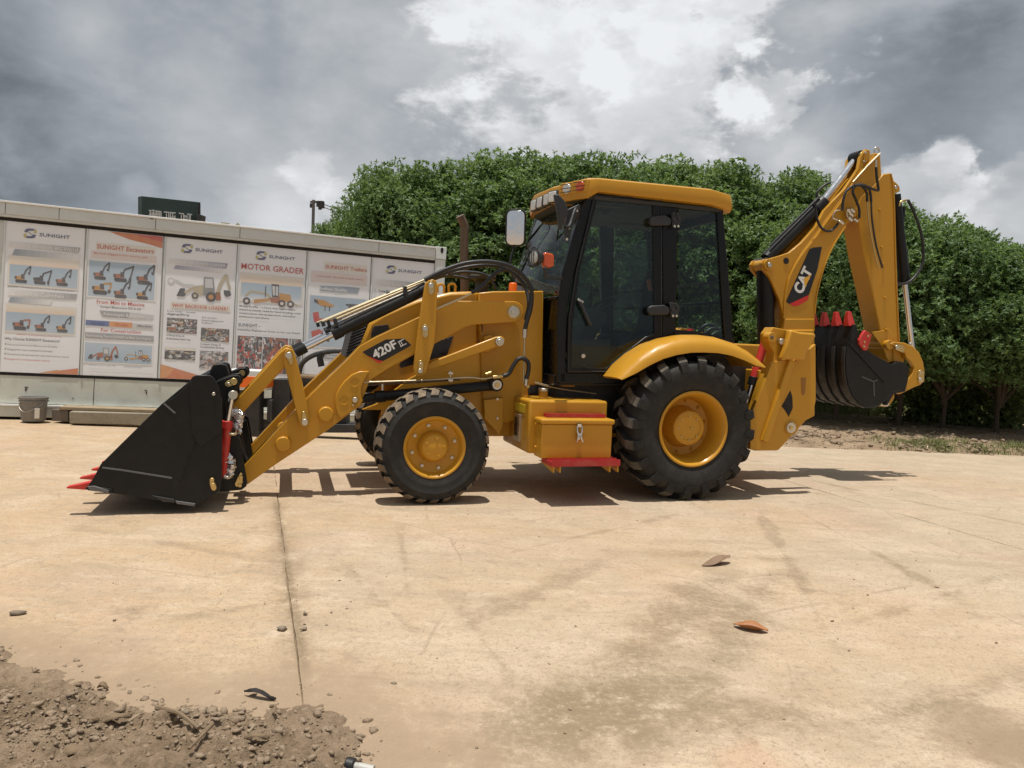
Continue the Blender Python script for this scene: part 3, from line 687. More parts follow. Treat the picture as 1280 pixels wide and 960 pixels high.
# rubble along the yard edge
n = 6000
cx = rng.uniform(1.0, 12, n); cy = 12.35+np.abs(rng.normal(0, .9, n))+(rng.uniform(0, 1, n) < .25)*rng.uniform(0, 4, n)
keep = rng.uniform(0, 1, n) < np.clip(.55+.8*vnoise(cx, cy, 1.4, 21.0, 3), .1, 1); cx, cy = cx[keep], cy[keep]
sz = np.minimum(.006+.012*rng.exponential(1, len(cx)), .06)
tag(objm('rubble', rocks('rubble', np.stack([cx, cy, earth_z(cx, cy)+sz*.3], 1), sz, 'clod')), kind='stuff')
for (px, py, s, mt, lab) in [(1028, 545, .10, 'brick', 'flat reddish rubble piece at the yard edge below the stabiliser pin'), (1002, 546, .085, 'stone', 'pale rubble piece at the yard edge close to the yellow stabiliser foot'),
                             (1122, 541, .075, 'brick', 'reddish rubble piece at the yard edge under the black bucket'), (1065, 541, .13, 'stone', 'broad pale flat slab of broken concrete at the yard edge'),
                             (1178, 545, .06, 'stone', 'pale rubble piece at the yard edge left of the grass patch')]:
    p = ground(px, py, -.11); o = objm('rubble_chunk', rocks('rubble_chunk', np.array([[0, 0, s*.2]]), np.array([s]), mt, .42)); o.location = p; tag(o, lab, 'rubble', 'rubble chunks along the yard edge')
def plank(name, p, q, wd, th, mat, label, cat):
    bm = bmesh.new(); bar(bm, Vector(p)+Vector((0, 0, th/2)), Vector(q)+Vector((0, 0, th/2)), wd, th); return tag(obj(name, bm, mat, None, .006), label, cat)
def gp(px, py, z): return ground(px, py, z)
plank('timber_plank', gp(1150, 527, -.08), gp(1210, 532, -.09), .34, .12, 'greywood', 'grey timber plank lying in the shade of the trees', 'plank')
plank('wood_scrap', gp(1176, 549, -.12), gp(1202, 549, -.12), .09, .02, 'white', 'short pale strip of scrap lying on the yard edge by the grass', 'scrap')
plank('wood_scrap', gp(1250, 524, -.06), gp(1276, 530, -.06), .16, .03, 'wood', 'sunlit pale board scrap on the earth near the right edge', 'scrap')
# black post seen under the bucket link
g = ground(1143, 511, -.02); bm = bmesh.new(); cyl(bm, (0, 0, -.1), (0.01, 0, .95), .085, .075, 14)
o = obj('tree_stump', bm, 'darksteel'); o.location = g; tag(o, 'short dark post standing on the earth below the yellow bucket link', 'post')

# ---- far billboard, utility pole
bd = 34.0
def bp(px, py, dep=bd): return atdepth(px, py, dep)
root = empty('billboard', bp(208, 300)); root.location.z = 0
tag(root, 'dark green billboard with white lettering rising behind the container roof', 'billboard')
A, B, Cc, Dd = bp(177, 245), bp(247.5, 252.5, bd+2), bp(247.5, 288, bd+2), bp(177, 283)
loc = root.location
def quadslab(name, P4, th, mat, parent, off=Vector((0, 0, 0))):
    bm = bmesh.new(); nrm = (P4[1]-P4[0]).cross(P4[3]-P4[0]).normalized()
    if nrm.y > 0: nrm = -nrm
    a = [bm.verts.new(p-loc+off) for p in P4]; b_ = [bm.verts.new(p-loc+off-nrm*th) for p in P4]
    bm.faces.new(a); bm.faces.new(b_[::-1])
    for i in range(4): bm.faces.new((a[i], b_[i], b_[(i+1) % 4], a[(i+1) % 4]))
    return obj(name, bm, mat, parent, .01)
quadslab('sign_panel', [A, B, Cc, Dd], .35, 'sign', root)
bm = bmesh.new(); ex = (B-A); ey = (Dd-A); nrm = ex.cross(ey).normalized(); nrm = -nrm if nrm.y > 0 else nrm
def stroke(u0, v0, u1, v1):
    q = [A+ex*u+ey*v+nrm*.03-loc for u, v in ((u0, v0), (u1, v0), (u1, v1), (u0, v1))]; q2 = [p+nrm*.04 for p in q]
    a = [bm.verts.new(p) for p in q]; c_ = [bm.verts.new(p) for p in q2]; bm.faces.new(a); bm.faces.new(c_[::-1])
    for i in range(4): bm.faces.new((a[i], c_[i], c_[(i+1) % 4], a[(i+1) % 4]))
def glyph(u, w_, hs, vs):
    for (a, v, c_) in hs: stroke(u+a*w_, .44+v*.33-.012, u+c_*w_, .44+v*.33+.022)
    for (x, v0, v1) in vs: stroke(u+x*w_-.005, .44+v0*.33, u+x*w_+.008, .44+v1*.33)
glyph(.115, .10, [(0, .05, .4), (.5, .0, 1), (0, .4, .4), (.45, .35, 1), (.45, .65, 1), (.45, .95, 1)], [(.2, 0, 1), (.5, .2, 1), (.95, .2, 1), (.72, 0, 1)])
glyph(.225, .10, [(0, .05, 1), (0, .35, 1), (0, .65, 1), (.1, .95, .9)], [(.12, .1, 1), (.42, 0, 1), (.7, 0, 1), (.95, .1, .9)])
glyph(.375, .09, [(0, .05, .9), (.2, .95, 1.1)], [(.9, .05, 1), (.45, .2, .7)])
glyph(.475, .10, [(0, .05, 1), (0, .5, 1)], [(.12, .05, 1), (.5, .05, .8), (.9, .3, 1)])
glyph(.64, .09, [(0, .05, .9), (.2, .95, 1.1)], [(.9, .05, 1), (.45, .2, .7)])
glyph(.735, .11, [(0, .3, .5), (0, .65, 1), (.5, .05, 1.3)], [(.1, .2, 1), (.45, .2, 1), (.8, 0, 1), (1.0, .05, 1)])
obj('lettering', bm, 'signw', root)
quadslab('equipment_box', [bp(246, 268, bd+1.5), bp(252, 268.5, bd+1.5), bp(251, 277, bd+1.5), bp(245.5, 277, bd+1.5)], .5, 'darksteel', root)
bm = bmesh.new()
for px in (244, 247, 249.5): cyl(bm, bp(px-.3, 253, bd+2.4)-loc, bp(px+.2, 300, bd+2.4)-loc, .05, n=6)
for py in (258, 264, 270): cyl(bm, bp(242, py, bd+2.4)-loc, bp(250.5, py+.5, bd+2.4)-loc, .035, n=6)
obj('back_frame', bm, 'darksteel', root)
bm = bmesh.new()
for px in (190, 226): 
    q = bp(px, 283, bd+1.6)-loc; cyl(bm, (q.x, q.y, 0), q, .16, n=10)
obj('legs', bm, 'darksteel', root)
ud = 52.0
q = atdepth(392, 250, ud); root = empty('utility_pole', (q.x, q.y, 0)); tag(root, 'grey utility pole with a switch and wires showing above the container roof', 'utility pole'); loc = root.location
bm = bmesh.new(); cyl(bm, (0, 0, 0), (0, 0, q.z), .14, .10, 12); obj('pole_shaft', bm, 'pole', root)
bm = bmesh.new(); a = atdepth(388, 252.5, ud)-loc; c_ = atdepth(404, 252.5, ud)-loc; bar(bm, a, c_, .12, .14); obj('cross_arm', bm, 'pole', root)
bm = bmesh.new()
for (px, py, r_) in [(398, 255, .14), (402.5, 256, .17), (400, 259, .12), (389, 257, .1)]:
    p = atdepth(px, py, ud)-loc; cyl(bm, p-Vector((0, 0, r_*1.3)), p+Vector((0, 0, r_*1.3)), r_, n=8)
obj('switchgear', bm, 'darksteel', root)
bm = bmesh.new()
for (py0, py1) in ((254, 262), (258, 264)):
    a = atdepth(401, py0, ud)-loc; c_ = atdepth(462, py1+6, ud+14)-loc; tube(bm, [a, a.lerp(c_, .5)-Vector((0, 0, .25)), c_], .028, 5, 5)
obj('wires', bm, 'darksteel', root)

# ---- pail, concrete beam, plank, attachments stored behind the machine
g = ground(42, 526, 0.0); root = empty('pail', g); tag(root, 'grey plastic pail with a white tag standing before the container', 'pail')
bm = bmesh.new(); lathe(bm, [(.001, .004), (.135, .0), (.150, .03), (.170, .30), (.180, .302), (.182, .335), (.172, .338), (.166, .33), (.145, .03), (.001, .02)], 32, ax='z'); obj('pail_body', bm, 'plastgrey', root)
bm = bmesh.new(); lathe(bm, [(.1725, .285), (.183, .285), (.183, .272), (.171, .272)], 32, ax='z', close=True); obj('rim', bm, 'plastgrey', root)
bm = bmesh.new(); bar(bm, (.115, -.115, .05), (.13, -.13, .19), .06, .006, (1, -1, 0)); obj('tag', bm, 'white', root)
bm = bmesh.new(); tube(bm, [(-.18, 0, .29), (-.12, -.13, .20), (0, -.19, .14), (.12, -.13, .20), (.18, 0, .29)], .004, 6, 5); obj('handle', bm, 'zinc', root)
a = ground(82, 529.5, -.005); c_ = ground(210, 532, -.02)
bm = bmesh.new(); bar(bm, a+Vector((0, .15, .0825)), c_+Vector((0, .15, .0825)), .24, .165); tag(obj('concrete_beam', bm, 'conc', None, .012), 'weathered concrete beam lying along the foot of the container', 'beam')
a = ground(71, 527, 0); c_ = ground(225, 531.5, -.02)
bm = bmesh.new(); bar(bm, a+Vector((0, .14, .190)), c_+Vector((0, .14, .187)), .30, .040); tag(obj('timber_plank', bm, 'wood', None, .004), 'sunlit timber plank lying on top of the concrete beam', 'plank')
bm = bmesh.new(); g = ground(75, 527, 0); box(bm, -.13, .10, .02, .3, 0, .165); o = obj('timber_block', bm, 'greywood', None, .008); o.location = g; tag(o, 'short mossy block under the left end of the timber plank', 'block')
# planks stack
for i, (p, q, zz, lab) in enumerate([((308, 527), (345, 529), .10, 'lower pale plank of the pair stacked behind the loader arms'), ((306, 527), (344, 529), .24, 'upper pale plank of the pair stacked behind the loader arms')]):
    a = ground(*p, -.05); c_ = ground(*q, -.06)
    bm = bmesh.new(); bar(bm, a+Vector((0, .3, zz)), c_+Vector((0.3, .3, zz)), .4, .07); tag(obj('timber_plank', bm, 'wood', None, .006), lab, 'plank')
a = ground(290, 540, -.06); bm = bmesh.new()
tube(bm, [(-.25, 0, .12), (.15, .03, .12), (.50, .05, .09), (.80, .05, .05)], .13, 12, 5, lambda u: 1-.75*u*u)
o = obj('log', bm, 'greywood'); o.location = a; tag(o, 'tapered grey log lying under the pale planks behind the bucket', 'log')
# stored black attachment
ad = 10.7
base = atdepth(345, 530, ad); base.z = gzf(base.x, base.y); root = empty('fork_carriage', base); loc = root.location
tag(root, 'black steel attachment with upright plates stored behind the loader arms', 'attachment')
def ap(px, py, dep=ad): return atdepth(px, py, dep)-loc
def slab(name, pts, dep, th, mat='darksteel', par=None):
    bm = bmesh.new(); a = [bm.verts.new(ap(*p, dep)) for p in pts]; c_ = [bm.verts.new(ap(*p, dep)+Vector((0, th, 0))) for p in pts]; n = len(a)
    bm.faces.new(a); bm.faces.new(c_[::-1])
    for i in range(n): bm.faces.new((a[i], c_[i], c_[(i+1) % n], a[(i+1) % n]))
    return obj(name, bm, mat, par or root, .008)
slab('upright', [(340, 474), (362, 474), (362, 530), (338, 530)], ad, .35)
slab('upright', [(372, 474), (432, 476), (432, 540), (372, 535)], ad+.1, .3)
slab('upright', [(334, 500), (340, 500), (340, 528), (333, 528)], ad-.2, .1)
slab('lower_rail', [(296, 499), (340, 498), (340, 509), (296, 510)], ad, .15)
slab('upper_rail', [(362, 470), (440, 472), (440, 480), (362, 478)], ad-.02, .12)
slab('base_beam', [(400, 530), (470, 531), (470, 541), (398, 541)], ad, .4)
bm = bmesh.new(); tube(bm, [ap(374, 466), ap(378, 454), ap(390, 445), ap(408, 440), ap(430, 439), ap(452, 441)], .035, 10, 5); obj('guard_tube', bm, 'darksteel', root)
bm = bmesh.new(); tube(bm, [ap(402, 458), ap(400, 448), ap(403, 441)], .045, 10, 4); obj('hose', bm, 'hose', root)
bm = bmesh.new(); cyl(bm, ap(366, 469), ap(430, 474), .035, n=10); obj('pale_pipe', bm, 'wood', root)
g = atdepth(305, 475, ad-.3); bm = bmesh.new(); box(bm, -.24, .30, 0, .3, -.14, .14); root2 = empty('storage_box', g); tag(root2, 'white and orange box standing behind the bucket ears', 'box'); obj('box_body', bm, 'cont', root2, .02)
bm = bmesh.new(); box(bm, -.245, .305, -.006, .31, -.10, .05); obj('orange_band', bm, 'orange', root2, .004)
bm = bmesh.new(); box(bm, -.15, .2, .05, .25, -1.0, -.142); obj('box_stand', bm, 'darksteel', root2, .01)

# ================================================================== THE BACKHOE LOADER
YAW = rad(16.5); ca, sa = math.cos(YAW), math.sin(YAW)
M0 = Vector((-.962, 7.355, 0))
MACH = empty('backhoe_loader', M0, YAW)
tag(MACH, 'yellow backhoe loader with black front bucket, dark glazed cab and raised digging boom', 'backhoe loader')
def loc_ray(px, py):
    d = ray(px, py); o = EYE-M0
    return Vector((o.x*ca+o.y*sa, -o.x*sa+o.y*ca, o.z)), Vector((d.x*ca+d.y*sa, -d.x*sa+d.y*ca, d.z))
def L3(px, py, y):
    "photo pixel to machine coordinates (x to the rear, y away, z up) on the upright plane y"
    o, d = loc_ray(px, py); return o+d*((y-o.y)/d.y)
def Lx(px, py, x):
    o, d = loc_ray(px, py); return o+d*((x-o.x)/d.x)
def Lz(px, py, z):
    o, d = loc_ray(px, py); return o+d*((z-o.z)/d.z)
def xz(pts, y): return [(q.x, q.z) for q in (L3(a, b_, y) for a, b_ in pts)]
def plate(name, pts, y0, y1, mat='yellow', parent=MACH, face=None, bevel=.006, holes=(), smooth=35):
    bm = bmesh.new(); prism(bm, xz(pts, y0 if face is None else face), y0, y1); return obj(name, bm, mat, parent, bevel, smooth)
def plate2(name, pts, y0, y1, mat='yellow', parent=MACH, bevel=.006):
    "the same plate on the near and on the far side"
    a = plate(name, pts, y0, y1, mat, parent, None, bevel); bm = bmesh.new(); prism(bm, xz(pts, y0), -y0, -y1); b_ = obj(name, bm, mat, parent, bevel); return a, b_
def pin(name, px, py, r, y0, y1, mat='zinc', parent=MACH, far=False, n=20, bevel=.004):
    q = L3(px, py, y0); bm = bmesh.new(); cyl(bm, (q.x, y0, q.z), (q.x, y1, q.z), r, n=n); o = obj(name, bm, mat, parent, bevel)
    if far: bm = bmesh.new(); cyl(bm, (q.x, -y0, q.z), (q.x, -y1, q.z), r, n=n); obj(name, bm, mat, parent, bevel)
    return o
def rod(name, p, q, r, mat, parent=MACH, r2=None, n=20, bevel=.003):
    bm = bmesh.new(); cyl(bm, p, q, r, r2, n); return obj(name, bm, mat, parent, bevel)
def hose(name, pts, r, mat='hose', parent=MACH, k=6):
    bm = bmesh.new(); tube(bm, pts, r, 9, k); return obj(name, bm, mat, parent, 0, 60)
def flip(v): return Vector((v.x, -v.y, v.z))
def bolts(parent, pts, y, r=.012, h=.012, mat='zinc', name='bolt'):
    for a, b_ in pts: pin(name, a, b_, r, y-h, y+.004, mat, parent, n=6, bevel=.002)
def lettering(name, body, org, xd, yd, h, mat, parent, nrm, th=.002, bold=.0, wide=1.0):
    V, F, Wd = text_geo(body, bold, 4); bm = bmesh.new()
    vs = [bm.verts.new(org+xd*(x*h*wide)+yd*(y*h)+nrm*th) for x, y in V]
    for f in F:
        try: bm.faces.new([vs[i] for i in f])
        except ValueError: pass
    me = bpy.data.meshes.new(name); bm.to_mesh(me); bm.free(); finish(me, mat, 0); o = objm(name, me, parent); return o

# ------------------------------------------------ wheels
def make_wheel(R, Wd, rim_r, hub_r, bolt_r, n_lug, lug_h, kind, nb):
    "wheel about its own centre, outer face towards -y"
    h = Wd/2
    bm = bmesh.new(); R1 = R-lug_h
    if kind == 'front':
        prof = [(rim_r-.012, -h*.60), (rim_r+.006, -h*.86), (rim_r+.03, -h*.93), (rim_r+.050, -h*.95), (rim_r+.056, -h*.975), (R1*.72, -h*1.0), (R1*.815, -h*1.0), (R1*.825, -h*1.02), (R1*.845, -h*1.02), (R1*.855, -h*.99), (R1*.905, -h*.95), (R1*.945, -h*.86), (R1*.975, -h*.74), (R1, -h*.5), (R1+.004, 0),
                (R1, h*.5), (R1*.975, h*.74), (R1*.945, h*.86), (R1*.905, h*.95), (R1*.855, h*.99), (R1*.72, h), (rim_r+.05, h*.95), (rim_r+.006, h*.86), (rim_r-.012, h*.6)]
    else:
        prof = [(rim_r-.012, -h*.60), (rim_r+.004, -h*.80), (rim_r+.03, -h*.88), (rim_r+.045, -h*.90), (rim_r+.05, -h*.915), (R1*.76, -h*.99), (R1*.84, -h*1.0), (R1*.905, -h*.96), (R1*.955, -h*.86), (R1*.99, -h*.6), (R1, -h*.25), (R1+.004, 0),
                (R1, h*.25), (R1*.99, h*.6), (R1*.955, h*.86), (R1*.905, h*.96), (R1*.84, h), (R1*.76, h*.99), (rim_r+.045, h*.9), (rim_r+.004, h*.8), (rim_r-.012, h*.6)]
    lathe(bm, prof, 96, close=True)
    def block(poly, r_in, r_out, mat, inset=.86, drop=None):
        # poly: (theta, y); the block is wider at its foot
        ct = sum(p[0] for p in poly)/len(poly); cy_ = sum(p[1] for p in poly)/len(poly)
        lo, hi = [], []
        for (th, y) in poly:
            ro = r_out-(drop(y) if drop else 0); ri = r_in-(drop(y) if drop else 0)
            lo.append(bm.verts.new((ri*math.cos(th), y, ri*math.sin(th))))
            t2 = ct+(th-ct)*inset; y2 = cy_+(y-cy_)*(1-(1-inset)*.4)
            hi.append(bm.verts.new((ro*math.cos(t2), y2, ro*math.sin(t2))))
        f = bm.faces.new(hi); f.material_index = mat
        for i in range(len(poly)):
            f = bm.faces.new((lo[i], lo[(i+1) % len(poly)], hi[(i+1) % len(poly)], hi[i])); f.material_index = 0
    st = 2*math.pi/n_lug
    if kind == 'front':
        dr = lambda y: .055*max(0, (abs(y)/h-.45)/.55)**1.7
        for i in range(n_lug):
            for sgn in (-1, 1):
                a = i*st+(st*.5 if sgn > 0 else 0)
                # zigzag bar from the middle to the shoulder, in three convex lengths
                ys = [-.02, .36*h, .62*h, .93*h]; ph = [.0, .30*st, .02*st, .22*st]; wd = [.26*st, .27*st, .30*st, .34*st]
                for k in range(3):
                    block([(a+ph[k]-wd[k], sgn*ys[k]), (a+ph[k]+wd[k], sgn*ys[k]), (a+ph[k+1]+wd[k+1], sgn*ys[k+1]), (a+ph[k+1]-wd[k+1], sgn*ys[k+1])], R1-.02, R, 1, .92, dr)
    else:
        dr = lambda y: .05*max(0, (abs(y)/h-.5)/.5)**2
        for i in range(n_lug):
            for sgn in (-1, 1):
                a = i*st+(st*.5 if sgn > 0 else 0); w_ = .20*st
                pts_m = [(-.06*h, -.28*st), (.30*h, -.10*st), (.62*h, .10*st), (.98*h, .20*st)]
                L_ = [(a+q-w_*(1.0+.25*k/3), sgn*y) for k, (y, q) in enumerate(pts_m)]; R_ = [(a+q+w_*(1.0+.25*k/3), sgn*y) for k, (y, q) in enumerate(pts_m)]
                for k in range(3):
                    block([L_[k], R_[k], R_[k+1], L_[k+1]], R1-.02, R, 1, .86 if k < 2 else .84, dr)
                # shoulder end of the lug, running down the side wall
                th0, th1 = L_[3][0]+.02, R_[3][0]-.02
                vs = []
                for (rr, yy) in ((R-.040, h*.93), (R1*.955, h*1.035), (R1*.845, h*1.03), (R1*.845, h*.97), (R1*.93, h*.86)):
                    vs.append([bm.verts.new((rr*math.cos(th), sgn*yy, rr*math.sin(th))) for th in (th0, th1)])
                for q, p in zip(vs, vs[1:]): bm.faces.new((q[0], q[1], p[1], p[0]))
                for k2 in (0, 1): bm.faces.new([q[k2] for q in vs])
                # grooves cut in the lug end
                for k2 in range(3):
                    rr0 = R1*.875+k2*.022; y_ = sgn*(h*1.018)
                    q = [bm.verts.new((rr*math.cos(th), y_+sgn*.004, rr*math.sin(th))) for rr, th in ((rr0, th0+.02), (rr0, th1-.02), (rr0+.011, th1-.02), (rr0+.011, th0+.02))]
                    f = bm.faces.new(q); f.material_index = 0
    tyre = obj('tyre', bm, ['rubber', 'tread' if kind == 'front' else 'tread2'], None, 0, 40)
    # rim: lip, barrel, dish
    bm = bmesh.new(); y0 = -h*.80
    if kind == 'front':
        prof = [(rim_r-.004, -h*.55), (rim_r+.012, y0-.006), (rim_r+.012, y0-.016), (rim_r, y0-.020), (rim_r-.012, y0-.012), (rim_r-.022, y0+.015), (rim_r-.035, y0+.045), (rim_r-.055, y0+.055), (hub_r+.055, y0+.062), (hub_r+.035, y0+.070), (.0005, y0+.075)]
    else:
        prof = [(rim_r-.004, -h*.5), (rim_r+.012, y0-.008), (rim_r+.012, y0-.022), (rim_r-.002, y0-.028), (rim_r-.016, y0-.018), (rim_r-.030, y0+.02), (rim_r-.042, y0+.04), (rim_r-.050, y0+.13), (rim_r-.070, y0+.20), (rim_r-.095, y0+.215), (hub_r+.03, y0+.225), (.0005, y0+.225)]
    lathe(bm, prof, 72); lathe(bm, [(rim_r-.004, -h*.55), (rim_r-.02, 0), (rim_r-.004, h*.6), (rim_r+.01, h*.8), (rim_r-.02, h*.78), (rim_r-.05, h*.2), (.001, h*.15)], 48)
    rim = obj('rim', bm, 'yellow', None, 0, 40)
    bm = bmesh.new(); dy = .068 if kind == 'front' else .222
    hy = y0+dy
    if kind == 'front': lathe(bm, [(hub_r+.02, hy), (hub_r+.012, hy-.03), (hub_r, hy-.055), (hub_r-.008, hy-.075), (hub_r-.02, hy-.082), (.0005, hy-.086)], 40)
    else: lathe(bm, [(hub_r+.035, hy), (hub_r+.022, hy-.05), (hub_r, hy-.10), (hub_r-.004, hy-.150), (hub_r-.018, hy-.160), (hub_r*.72, hy-.163), (hub_r*.70, hy-.155), (.0005, hy-.155)], 48)
    hub = obj('hub', bm, 'yellow', None, 0, 40)
    bb = []
    for i in range(nb):
        a = 2*math.pi*(i+.5)/nb; bm = bmesh.new(); cyl(bm, (bolt_r*math.cos(a), hy+.004, bolt_r*math.sin(a)), (bolt_r*math.cos(a), hy-.022, bolt_r*math.sin(a)), .017, n=6)
        cyl(bm, (bolt_r*math.cos(a), hy-.022, bolt_r*math.sin(a)), (bolt_r*math.cos(a), hy-.034, bolt_r*math.sin(a)), .009, n=8); bb.append(obj('wheel_bolt', bm, 'zinc' if kind == 'front' else 'yellow', None, .002))
    hb = hub_r*.68
    for i in range(5 if kind == 'front' else 8):
        a = 2*math.pi*(i+.2)/(5 if kind == 'front' else 8); yy = hy-.082 if kind == 'front' else hy-.155
        bm = bmesh.new(); rr = hb if i else (hb*.2 if kind == 'rear' else hb)
        cyl(bm, (rr*math.cos(a), yy+.006, rr*math.sin(a)), (rr*math.cos(a), yy-.010, rr*math.sin(a)), .009 if kind == 'rear' else .012, n=6); bb.append(obj('hub_bolt', bm, 'yellow' if kind == 'front' else 'gold', None, .002))
    return tyre, [rim, hub]+bb
def place_wheel(name, proto, c, far):
    "the tyre carries the rim, the hub and the bolts"
    tyre, rest = proto; wh = tyre.copy(); COL.objects.link(wh); wh.name = name; wh.parent = MACH; wh.location = c; wh.rotation_euler = (0, .13 if not far else .5, math.pi if far else 0)
    for o in rest:
        d = o.copy(); COL.objects.link(d); d.name = o.name.split('.')[0]; d.parent = wh
fp = make_wheel(.485, .33, .250, .112, .185, 26, .028, 'front', 8)
rp = make_wheel(.668, .46, .335, .160, .242, 20, .048, 'rear', 10)
qf = L3(544, 565, -1.10); qr = L3(869, 541, -1.18)
FWX, RWX = qf.x, qr.x
place_wheel('front_wheel', fp, (FWX, -1.10+.165, .480), False); place_wheel('front_wheel', fp, (FWX, 1.10-.165, .480), True)
place_wheel('rear_wheel', rp, (RWX, -1.18+.23, .655), False); place_wheel('rear_wheel', rp, (RWX, 1.18-.23, .655), True)
for pr in (fp, rp):
    for o in [pr[0]]+pr[1]: bpy.data.objects.remove(o)

# ------------------------------------------------ chassis, axles
bm = bmesh.new(); box(bm, FWX-.28, RWX+.35, -.36, .36, .48, .80); obj('chassis', bm, 'yellow', MACH, .015)
bm = bmesh.new(); bar(bm, (FWX, -.80, .50), (FWX, .80, .50), .20, .20); box(bm, FWX-.2, FWX+.2, -.2, .2, .42, .62); obj('front_axle', bm, 'yellow', MACH, .02)
for s in (-1, 1):
    bm = bmesh.new(); cyl(bm, (FWX, s*.70, .36), (FWX, s*.70, .62), .06, n=14); lathe(bm, [(.14, s*.74), (.17, s*.80), (.17, s*.86), (.001, s*.87)], 28, c=(FWX, 0, .48)); obj('axle_knuckle', bm, 'yellow', MACH, .004)
bm = bmesh.new(); cyl(bm, (RWX, -.80, .655), (RWX, .80, .655), .13, n=20); box(bm, RWX-.22, RWX+.22, -.25, .25, .42, .9); obj('rear_axle', bm, 'darksteel', MACH, .02)
# engine side and lower front frame panel
plate2('side_frame', [(452, 512), (470, 505), (512, 473), (563, 447), (600, 430), (606, 470), (606, 524), (560, 522), (500, 513)], -.44, -.40)
plate('cowl_panel', [(598, 366), (617, 364), (679.5, 363.5), (678.5, 480), (660, 482), (662, 520), (627, 530), (605, 524), (602, 480)], -.47, .47, bevel=.012)
plate('frame_panel', [(605, 500), (629, 497), (629, 532), (624, 543), (606, 524)], -.52, -.478)
bolts(MACH, [(622, 499), (622, 523)], -.52, .014, .008)
# engine hood
hood = plate('hood', [(449.5, 433.5), (462, 403), (478, 393), (500, 383), (522, 374.5), (548, 368.5), (563, 365), (590, 364), (598, 364), (600, 470), (470, 480), (456, 470)], -.40, .40, bevel=.03, smooth=50)
# grille: dark panel with louvres at the nose
plate('grille', [(432, 446), (441, 410), (462, 401), (452, 432), (447, 446)], -.34, .34, 'darksteel', MACH, bevel=.004)
p0, p1 = L3(440, 411, -.352), L3(431, 447, -.352); p2, p3 = L3(460, 403, -.352), L3(448, 440, -.352)
for i in range(9):
    f = (i+.5)/9; a = p0.lerp(p1, f); c_ = p2.lerp(p3, f); bm = bmesh.new(); bar(bm, a, c_, .012, .022, (0, 1, 0)); obj('grille_slat', bm, 'plastic', MACH, .003)
plate('hood_vent', [(468, 407.5), (485, 405.5), (487, 411), (464, 424), (464, 416)], -.406, -.39, 'darksteel', hood, bevel=.002)
bm = bmesh.new(); a0 = L3(466, 419, -.409); 
for i in range(5):
    s_ = L3(466+i*4.3, 408-i*.5, -.409); e_ = L3(464.5+i*4.3, 423-i*2.4, -.409); bar(bm, s_, e_, .004, .006, (0, 1, 0))
obj('vent_mesh', bm, 'plastic', hood)
plate('side_stripe', [(499, 457), (501.5, 460), (559, 444), (567, 419.5), (520, 437), (503, 448)], -.404, -.395, 'decal', hood, bevel=.001)
hose('hood_seam', [L3(596, 400, -.476), L3(603, 410, -.476), L3(594, 440, -.405), L3(588, 458, -.405), L3(575, 468, -.405)], .006, 'rust')
# things on the hood
q = L3(641, 363, -.15); bm = bmesh.new(); lathe(bm, [(.040, q.z-.02), (.040, q.z+.055), (.036, q.z+.068), (.020, q.z+.075), (.0005, q.z+.075)], 20, ax='z', c=(q.x, q.y, 0)); obj('orange_cap', bm, 'orange', MACH, .003)
q = L3(585, 364, .05); bm = bmesh.new(); lathe(bm, [(.07, q.z-.05), (.07, q.z+.10), (.09, q.z+.115), (.135, q.z+.12), (.14, q.z+.15), (.12, q.z+.165), (.0005, q.z+.17)], 28, ax='z', c=(q.x+.14, q.y, 0)); obj('air_intake_cap', bm, 'plastic', MACH)
e = [L3(577, 372, .25), L3(577, 325, .25), L3(578, 292, .25), L3(580, 280, .25), L3(576, 268, .25)]
e[3] = e[2]+Vector((.02, 0, .07)); e[4] = e[2]+Vector((-.035, -.02, .17))
bm = bmesh.new(); tube(bm, [e[0]+Vector((.03, 0, -.1)), e[0]+Vector((.03, 0, .05)), e[1]+Vector((.025, 0, 0)), e[2]+Vector((.02, 0, 0)), e[3], e[4]], .043, 16, 6); obj('exhaust_pipe', bm, 'rust', MACH)
for (px, py) in ((565, 361), (551, 362)):
    q = L3(px, py, -.2); bm = bmesh.new()
    tube(bm, [q+Vector((-.03, 0, -.03)), q+Vector((-.03, 0, .03)), q+Vector((0, 0, .05)), q+Vector((.03, 0, .03)), q+Vector((.03, 0, -.03))], .012, 8, 5); obj('lifting_eye', bm, 'yellow', MACH)

# ------------------------------------------------ loader arms
ARM = [(304, 583), (381, 500), (433, 450), (450, 432), (472, 420), (522, 397), (545, 386.5), (571, 376), (644, 376.5), (650, 379), (654, 384), (655.5, 390), (653, 397), (648, 401), (643, 402.5), (590, 406), (581, 409), (543, 430), (515, 445), (484, 462), (462, 476), (455, 495), (442.5, 513), (408, 539), (341, 583), (309, 606)]
arm, arm_f = plate2('loader_arm', ARM, -.62, -.48, bevel=.007)
plate('arm_gusset', [(462, 464), (450, 464), (440, 468), (431, 476), (424, 485), (420, 494), (419, 502), (420, 512), (423, 520), (427, 523), (442, 513.5), (450, 508), (454, 501), (451.5, 494), (452, 484), (457, 473)], -.66, -.615, 'yellow', arm, bevel=.008)
for (px, py) in ((443, 478), (430, 500.5)):
    q = L3(px, py, -.66); bm = bmesh.new(); lathe(bm, [(.038, -.6635), (.034, -.6625), (.030, -.652), (.0005, -.652)], 24, c=(q.x, 0, q.z)); obj('gusset_hole', bm, 'yellow', arm)
